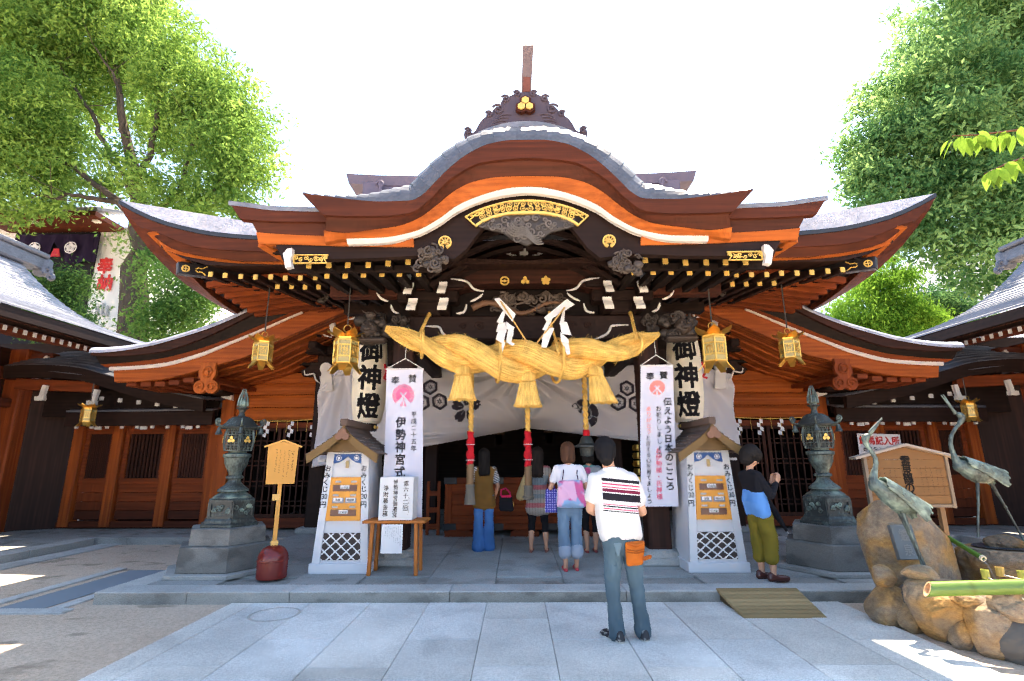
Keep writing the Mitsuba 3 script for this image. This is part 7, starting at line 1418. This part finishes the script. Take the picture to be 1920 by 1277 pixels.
mb = MB((.5, .5, .5)); tube(mb, [b, b+(b-a)*.08], .006, 5); tube(mb, [a, a-(b-a)*.08, a-(b-a)*.12+[.03, 0, 0], a-(b-a)*.08+[.06, 0, 0]], .010, 6); part(K, 'handle', mb, 'mat_paint', True)

# ================================================================ CRANE FOUNTAIN
def stone(name, lab, c, r, seed, amp=.35, fr=1.2, sub=4, R=None, tone=1.0, par=None, cat='rock', sq=.0):
    m = trimesh.creation.icosphere(sub); V = np.array(m.vertices)
    if sq: V = np.sign(V)*np.abs(V)**(1-sq); 
    k = 1+amp*(meshkit.fbm(V*fr+seed*3.7, 4, seed)*2-1)
    r_ = np.random.default_rng(seed)
    for _ in range(13):                             # flat broken faces
        d = unit(r_.normal(size=3)); h = r_.uniform(.62, .85); q = V @ d*k; k = np.where(q > h, k*(1-.72*(q-h)/np.maximum(q, 1e-6)), k)
    V = V*k[:, None]*np.asarray(r)
    if R is not None: V = V @ np.asarray(R).T
    mb = MB((tone, .5)); mb.add(V+np.asarray(c), m.faces)
    if par: return part(par, name, mb, 'mat_rock', True)
    return solo(name, mb, 'mat_rock', lab, cat, True)
B0 = stone('boulder', 'tall upright mossy boulder with a dark carved plaque set in its face', (4.12, 6.02, .53), (.48, .37, .74), 3, .22, 1.1, 5, rotx(-.08), sq=.12)
mb = MB((.10, .115, .12)); q = np.array((3.87, 5.7, 0.75)); Rq = rotx(-.22) @ rotz(-.12); box(mb, q, (.21, .07, .34), Rq, ch=.006); kp = part(B0, 'plaque', mb, 'mat_gloss', label='dark slate plaque with pale seal script')
mb = MB((.17, .18, .18)); gg = unary_union([affinity.translate(affinity.scale(glyph('霊', 1), .10, .12, origin=(0, 0)), 0, .075), affinity.translate(affinity.scale(glyph('泉', 1), .10, .12, origin=(0, 0)), 0, -.07)]); decal(mb, gg, lambda a, b: q+(Rq @ np.stack([a, a*0-.0385, b])).T, .5); part(kp, 'lettering', mb, 'mat_matte')
stone('boulder', 'round grey stone low at the left foot of the tall boulder', (3.50, 5.56, .44), (.12, .12, .12), 5, .2)
stone('boulder', 'brown stone under the round grey stone at the left end of the rockwork', (3.55, 5.60, .17), (.20, .18, .26), 6, .25)
stone('boulder', 'large golden brown boulder at the bend of the rockwork below the crane', (3.76, 5.16, .24), (.36, .32, .34), 8, .22, 1.1, 5)
stone('boulder', 'pale flat stone on top of the golden boulder under the foot of the left crane', (3.66, 5.26, .53), (.16, .13, .085), 9, .2, tone=1.25)
stone('boulder', 'rounded golden stone in the lower front of the rockwork', (3.86, 4.78, .18), (.26, .2, .22), 12, .22, 1.1, 4, roty(.5))
stone('boulder', 'small yellow stone above the rounded golden stone', (3.75, 4.86, .40), (.14, .12, .085), 14, .2)
stone('boulder', 'long golden slab stone along the top right of the rockwork', (4.08, 4.66, .36), (.34, .18, .16), 15, .22, 1.2, 4, roty(.35))
stone('boulder', 'small ochre stone wedged in the dark mortar at the far right', (3.98, 4.58, .12), (.09, .09, .12), 17, .2)
stone('boulder', 'lichen covered stone at the lower right corner of the picture', (4.22, 4.42, .10), (.16, .14, .18), 18, .25)
stone('boulder', 'dark speckled stone standing behind the bamboo pipe', (4.78, 5.75, .42), (.17, .15, .13), 20, .2, tone=.6)
stone('boulder', 'squat brown stone between the golden boulder and the rounded golden stone', (3.70, 4.93, .10), (.13, .12, .15), 31, .25)
stone('boulder', 'narrow brown stone in the dark gap left of the golden boulder', (3.60, 5.38, .10), (.12, .12, .16), 32, .25)
stone('boulder', 'brown stone right of the small ochre stone near the picture edge', (4.05, 4.46, .26), (.14, .12, .12), 33, .25)
stone('boulder', 'half buried stone on the ground just outside the right corner of the rockwork', (4.5, 4.55, .12), (.24, .2, .2), 34, .25)
mo = thing('mortar_bed', 'dark mortar bed holding the golden stones of the fountain', 'stonework')
m = trimesh.creation.icosphere(4); V = np.array(m.vertices); mb = MB((.12, .112, .10))
for c, r in (((3.95, 5.55, .1), (.42, .3, .32)), ((3.95, 5.1, .12), (.33, .42, .30)), ((4.15, 4.75, .12), (.42, .38, .26)), ((4.75, 5.3, .08), (.6, .6, .24))): mb.add(V*(1+.12*(meshkit.fbm(V*4, 3, 2)-.5))[:, None]*np.array(r)+c, m.faces)
part(mo, 'mortar', mb, 'mat_matte', True)
bs = thing('stone_basin', 'rough stone water basin at the right edge behind the bamboo pipe', 'basin')
m = trimesh.creation.icosphere(5); V = np.array(m.vertices); V = np.sign(V)*np.abs(V)**.8; k = 1+.16*(meshkit.fbm(V*2+4, 4, 2)*2-1); V = V*k[:, None]*[.62, .42, .40]; V[:, 2] = np.minimum(V[:, 2], .26)
mb = MB((.75, .5)); mb.add(V+[5.25, 5.9, .40], m.faces); part(bs, 'basin_body', mb, 'mat_rock', True)
mb = MB((.02, .03, .045)); lathe(mb, [(.48, .01), (.2, .011), (0, .012)], (0, 0, 0), 24); mb.v[0] = mb.v[0]*[1, .62, 1]+[5.25, 5.9, .665]; part(bs, 'water_surface', mb, 'mat_gloss', True)
stone('basin_stone', 'blue grey stone lying in the water of the basin', (5.10, 5.92, .69), (.20, .16, .11), 25, .2, tone=.5)
# bamboo
BG = (.13, .21, .04)
K = thing('bamboo_trough', 'thick green bamboo pipe lying across the front of the fountain', 'bamboo pipe')
a, b = np.array((3.35, 4.78, 0.51)), np.array((4.3, 4.5, 0.6)); d = unit(b-a); mb = MB(); tt = np.linspace(0, 1, 30); L_ = np.linalg.norm(b-a); rr = .058+.006*np.exp(-((tt-.30)/.012)**2)+.006*np.exp(-((tt-.75)/.012)**2)
P_ = a+(b-a)*tt[:, None]; n0 = len(P_); fr = frames(P_); th_ = np.linspace(.4, 2*np.pi-.0+.0, 21); 
V = P_[:, None]+rr[:, None, None]*(np.cos(np.linspace(0, 2*np.pi, 21))[None, :, None]*fr[1][:, None]+np.sin(np.linspace(0, 2*np.pi, 21))[None, :, None]*fr[2][:, None]); V[0] += (V[0]-P_[0])@Z1[:, None]*d*.55
Vin = P_[:2, None]*1; c = np.array(BG)*(.8+.45*meshkit.fbm(V.reshape(-1, 3)*[3, 40, 40], 3, 2))[:, None]; c = np.where((np.abs(np.repeat(tt, 21)-.30) < .02)[:, None] | (np.abs(np.repeat(tt, 21)-.75) < .02)[:, None], c*[1.25, 1.1, .9]*.7, c)
i, j = np.meshgrid(np.arange(29), np.arange(20), indexing='ij'); mb.add(V.reshape(-1, 3), np.stack([i*21+j, i*21+j+1, (i+1)*21+j+1, (i+1)*21+j], -1).reshape(-1, 4), c); part(K, 'pipe', mb, 'mat_gloss', True)
mb = MB((.62, .40, .22)); ring_o, ring_i = V[0], P_[0]+(V[0]-P_[0])*.80+d*.0; inner = P_[4]+(V[4]-P_[4])*.8; loft(mb, np.stack([ring_o-d*.002, ring_i-d*.002, inner]), caps=False); part(K, 'cut_end', mb, 'mat_matte')
K = thing('bamboo_spout', 'thin dark green bamboo spout with a pale cut end dripping water', 'bamboo pipe')
a, b = np.array((4.57, 6, 0.75)), np.array((4.56, 5.6, 0.61)); tt = np.linspace(0, 1, 12); mb = MB((.06, .15, .02)); tube(mb, a+(b-a)*tt[:, None], .026, 12); part(K, 'pipe', mb, 'mat_gloss', True)
mb = MB((.70, .62, .42)); d = unit(b-a); u1 = unit(np.cross(d, Z1)); u2 = np.cross(u1, d); th_ = np.linspace(0, 2*np.pi, 17)[:-1]; e = lambda r, o: b+d*o+r*(np.cos(th_)[:, None]*u1+np.sin(th_)[:, None]*u2); loft(mb, [e(.030, -.01), e(.031, .012), e(.016, .014), e(.015, -.03)], caps=False); part(K, 'cut_end', mb, 'mat_paint')
mb = MB((.7, .75, .8)); t = np.linspace(0, 1, 10); tube(mb, b+np.stack([.05*t, -.06*t, -.02-.20*t**1.6], -1), np.linspace(.006, .003, 10), 6); V_, F_, _ = mb.get(); scene[num(K+'__water')] = mikit.ply((V_, F_), 'mat_water', smooth=True)
for n_, (c0, h0, lab) in enumerate((((4.01, 4.95, 0.59), (3.96, 4.55, 0.47), 'bamboo ladle nearest the spout with its pale handle over the pipe'), ((4.1, 4.9, 0.62), (4.17, 4.6, 0.53), 'bamboo ladle second from the left on the bamboo pipe'), ((4.24, 4.85, 0.6), (4.31, 4.6, 0.57), 'bamboo ladle at the right edge on the bamboo pipe'))):
    K = thing('bamboo_ladle', lab, 'ladle'); c0 = np.array(c0); h0 = np.array(h0); mb = MB((.42, .42, .08) if n_ != 1 else (.45, .30, .08)); lathe(mb, [(0, -.035), (.030, -.035), (.031, .04), (.026, .04), (.025, -.025), (0, -.025)], c0, 14); part(K, 'cup', mb, 'mat_gloss')
    mb = MB((.74, .68, .52)); tube(mb, [c0-Z1*.02, (c0*.5+h0*.5)+Z1*.015, h0], .007, 6); part(K, 'handle', mb, 'mat_paint', True)
mb = MB((.45, .35, .12)); 
# cranes
def crane(lab, neck, beak, body, legs, feet, pat, gape=1.0):
    K = thing('crane_statue', lab, 'statue'); nk = [np.array(p) for p in neck]; bk = [np.array(p) for p in beak]; bd = [np.array(p) for p in body]
    n = len(nk); tt = np.linspace(0, 1, n); t2 = np.linspace(0, 1, 22); q = np.stack([CubicSpline(tt, np.array(nk)[:, k])(t2) for k in range(3)], -1); rr = np.interp(t2, [0, .06, .15, .3, .7, 1], [.026, .037, .030, .019, .024, .056])
    L = [hull((a, r1), (b, r2)) for a, b, r1, r2 in zip(q[:-1], q[1:], rr[:-1], rr[1:])]
    ax = unit(bd[-1]-bd[0]); up = unit(np.cross(np.cross(ax, Z1), ax))
    for a, b, r1, r2 in zip(bd[:-1], bd[1:], (.072, .106, .112), (.106, .112, .066)): L.append(hull((a, (r1*.8, r1*.85, r1)), (b, (r2*.8, r2*.85, r2))))
    for leg in legs:
        l0 = np.array(leg[0]); L.append(hull((bd[2]*.45+bd[1]*.55-Z1*.05, .07), (l0, .026)))
    F_ = merge(L, .018, 6); V = np.array(F_.vertices); F_.vertices = V+F_.vertex_normals*((meshkit.fbm(V*[40, 40, 40], 2, 3)-.5)*.008)[:, None]
    mb = MB((pat, 0)); mb.add(F_.vertices, F_.faces); part(K, 'body', mb, 'mat_bronze', True)
    h0 = nk[0]; d = unit(bk[1]-bk[0])
    for o, f in ((Z1*.008, 1.0), (-Z1*.008, .96)):
        mb = MB((pat, 0)); e = bk[0]+(bk[1]-bk[0])*f; side = unit(np.cross(d, Y1)); sp = side*.010*(1 if f == 1 else -1)
        tube(mb, [bk[0]-d*.01+o, bk[0]*.6+e*.4+o+sp*.8*gape, e+sp*1.4*gape], [.019, .013, .005], 8); part(K, 'bill', mb, 'mat_bronze', True)
    # wing and tail feathers: long overlapping blades
    sd = unit(np.cross(ax, Z1))
    r = np.random.default_rng(int(pat*100))
    for row, (st, cnt, ln, wd) in enumerate(((.05, 8, .16, .026), (.26, 9, .19, .028), (.46, 10, .23, .030), (.66, 9, .26, .030))):
        mb = MB((pat+.10+.05*row, 0))
        for e in (-1, 1):
            for i in range(cnt):
                a_ = (i+.5)/cnt*1.5-.1; base = bd[0]+(bd[-1]-bd[0])*(st+.04*math.sin(i*2.))+(sd*e*math.sin(a_)*.102+up*math.cos(a_)*.116)*(1-.25*max(0, st-.3)); dr_2 = unit(ax*1.0+sd*e*.06-up*(.05+.50*st*a_)); t = np.linspace(0, 1, 6); w = wd*np.sin(np.pi*(.12+.80*t))**.6; nn = unit(sd*e*math.sin(a_)+up*math.cos(a_)); cr = np.cross(dr_2, nn)
                Pm = [[base+dr_2*ln*t_-cr*w_-nn*.004*t_, base+dr_2*ln*t_+nn*.008, base+dr_2*ln*t_+cr*w_-nn*.004*t_] for t_, w_ in zip(t, w)]; slab(mb, np.array(Pm), -nn*.006)
        part(K, 'wing_feathers', mb, 'mat_bronze')
    for i, leg in enumerate(legs):
        mb = MB((pat-.1, 0)); p = [np.array(x) for x in leg]; m_ = len(p); tube(mb, p, [.022]+[.012]*(m_-2)+[.012], 8)
        for x in p[1:-1]: ico(mb, x, .018, 1)
        ft = p[-1]
        if feet:
            for a_ in (-.9, -.3, .3): tube(mb, [ft+Z1*.01, ft+[.05*math.cos(a_), .05*math.sin(a_)-.01, .012], ft+[.11*math.cos(a_), .11*math.sin(a_)-.02, .0]], [.013, .010, .005], 6)
            tube(mb, [ft+Z1*.01, ft+[-.07, 0, .01]], [.011, .004], 6)
        part(K, 'leg', mb, 'mat_bronze', True)
crane('verdigris bronze crane, nearer one, with its bill pointing up and right', [(3.5, 5.45, 1.83), (3.47, 5.45, 1.75), (3.52, 5.45, 1.65), (3.54, 5.45, 1.56), (3.5, 5.45, 1.44), (3.49, 5.45, 1.32)], [(3.53, 5.45, 1.86), (3.68, 5.45, 2.01)],
      [(3.52, 5.45, 1.32), (3.61, 5.45, 1.24), (3.73, 5.45, 1.17), (3.85, 5.45, 1.12)], [[(3.72, 5.45, 1.09), (3.76, 5.43, 0.87), (3.82, 5.36, 0.47)], [(3.73, 5.5, 1.07), (3.79, 5.5, 0.86), (3.85, 5.5, 0.66), (3.87, 5.47, 0.44)]], True, .66, .2)
crane('taller bronze crane at the right edge, its open bill pointing up and left', [(4.95, 6, 2.09), (4.95, 6, 2), (4.84, 6, 1.88), (4.79, 6, 1.74), (4.81, 6, 1.6), (4.83, 6, 1.5)], [(4.91, 6, 2.11), (4.8, 6, 2.32)],
      [(4.85, 6, 1.51), (4.95, 6, 1.46), (5.06, 6, 1.43), (5.17, 6, 1.41)], [[(5.01, 6, 1.36), (4.95, 5.98, 1.1), (4.85, 5.95, 0.76)], [(5.19, 6.05, 1.34), (5.35, 6.1, 1.06), (5.49, 6.1, 0.66)]], False, .62)
# roofed notice board behind
K = thing('roofed_board', 'broad roofed wooden notice board with bold brushed title behind the nearer crane', 'sign')
o = np.array((5.62, 7.9, 1.26)); mb = MB((.47, .26, .09)); bw = .60
for i in range(5): z0 = -.32+.128*i; mb = MB(np.array((.25, .125, .042))*rng.uniform(.9, 1.1)); box(mb, o+[0, 0, z0+.064-.0], (1.2, .035, .125), ch=.003); part(K, 'board_plank', mb, 'mat_paint')
mb = MB((.23, .115, .04)); prism(mb, Polygon([(-.6, .32), (.6, .32), (.6, .36), (0, .50), (-.6, .36)]), o+[0, .015, 0], X1, Z1, .03); part(K, 'gable_plank', mb, 'mat_paint')
for e in (-1, 1): mb = MB((.26, .20, .14)); box(mb, o+[e*.60, -.01, 0], (.045, .06, .74)); part(K, 'frame', mb, 'mat_paint')
mb = MB((.26, .20, .14)); box(mb, o+[0, -.01, -.34], (1.2, .06, .04)); part(K, 'frame', mb, 'mat_paint')
for e in (-1, 1): mb = MB((.40, .34, .27)); bar(mb, o+[0, -.03, .535], o+[e*.78, -.03, .34], .16, .035); part(K, 'roof_strip', mb, 'mat_paint')
for e in (-.45, .45): mb = MB((.25, .15, .07)); box(mb, o+[e, .05, -.70], (.07, .07, .95)); part(K, 'leg', mb, 'mat_paint')
mb = MB((.02, .017, .015)); decal(mb, affinity.translate(column('霊泉鶴の井戸', .16, .128, 2, .95), .0, .31), flat(o-[0, .022, 0], X1, Z1), 1); part(K, 'lettering', mb, 'mat_matte')
gg = [affinity.translate(scribble(12-(i % 3), .030, 90+i), .50-.075*i, .20) for i in range(5)]+[affinity.translate(scribble(10-(i % 3), .030, 99+i), -.18-.075*i, .16) for i in range(5)]
mb = MB((.10, .06, .035)); decal(mb, unary_union(gg), flat(o-[0, .022, 0], X1, Z1), 1); part(K, 'lettering', mb, 'mat_matte')
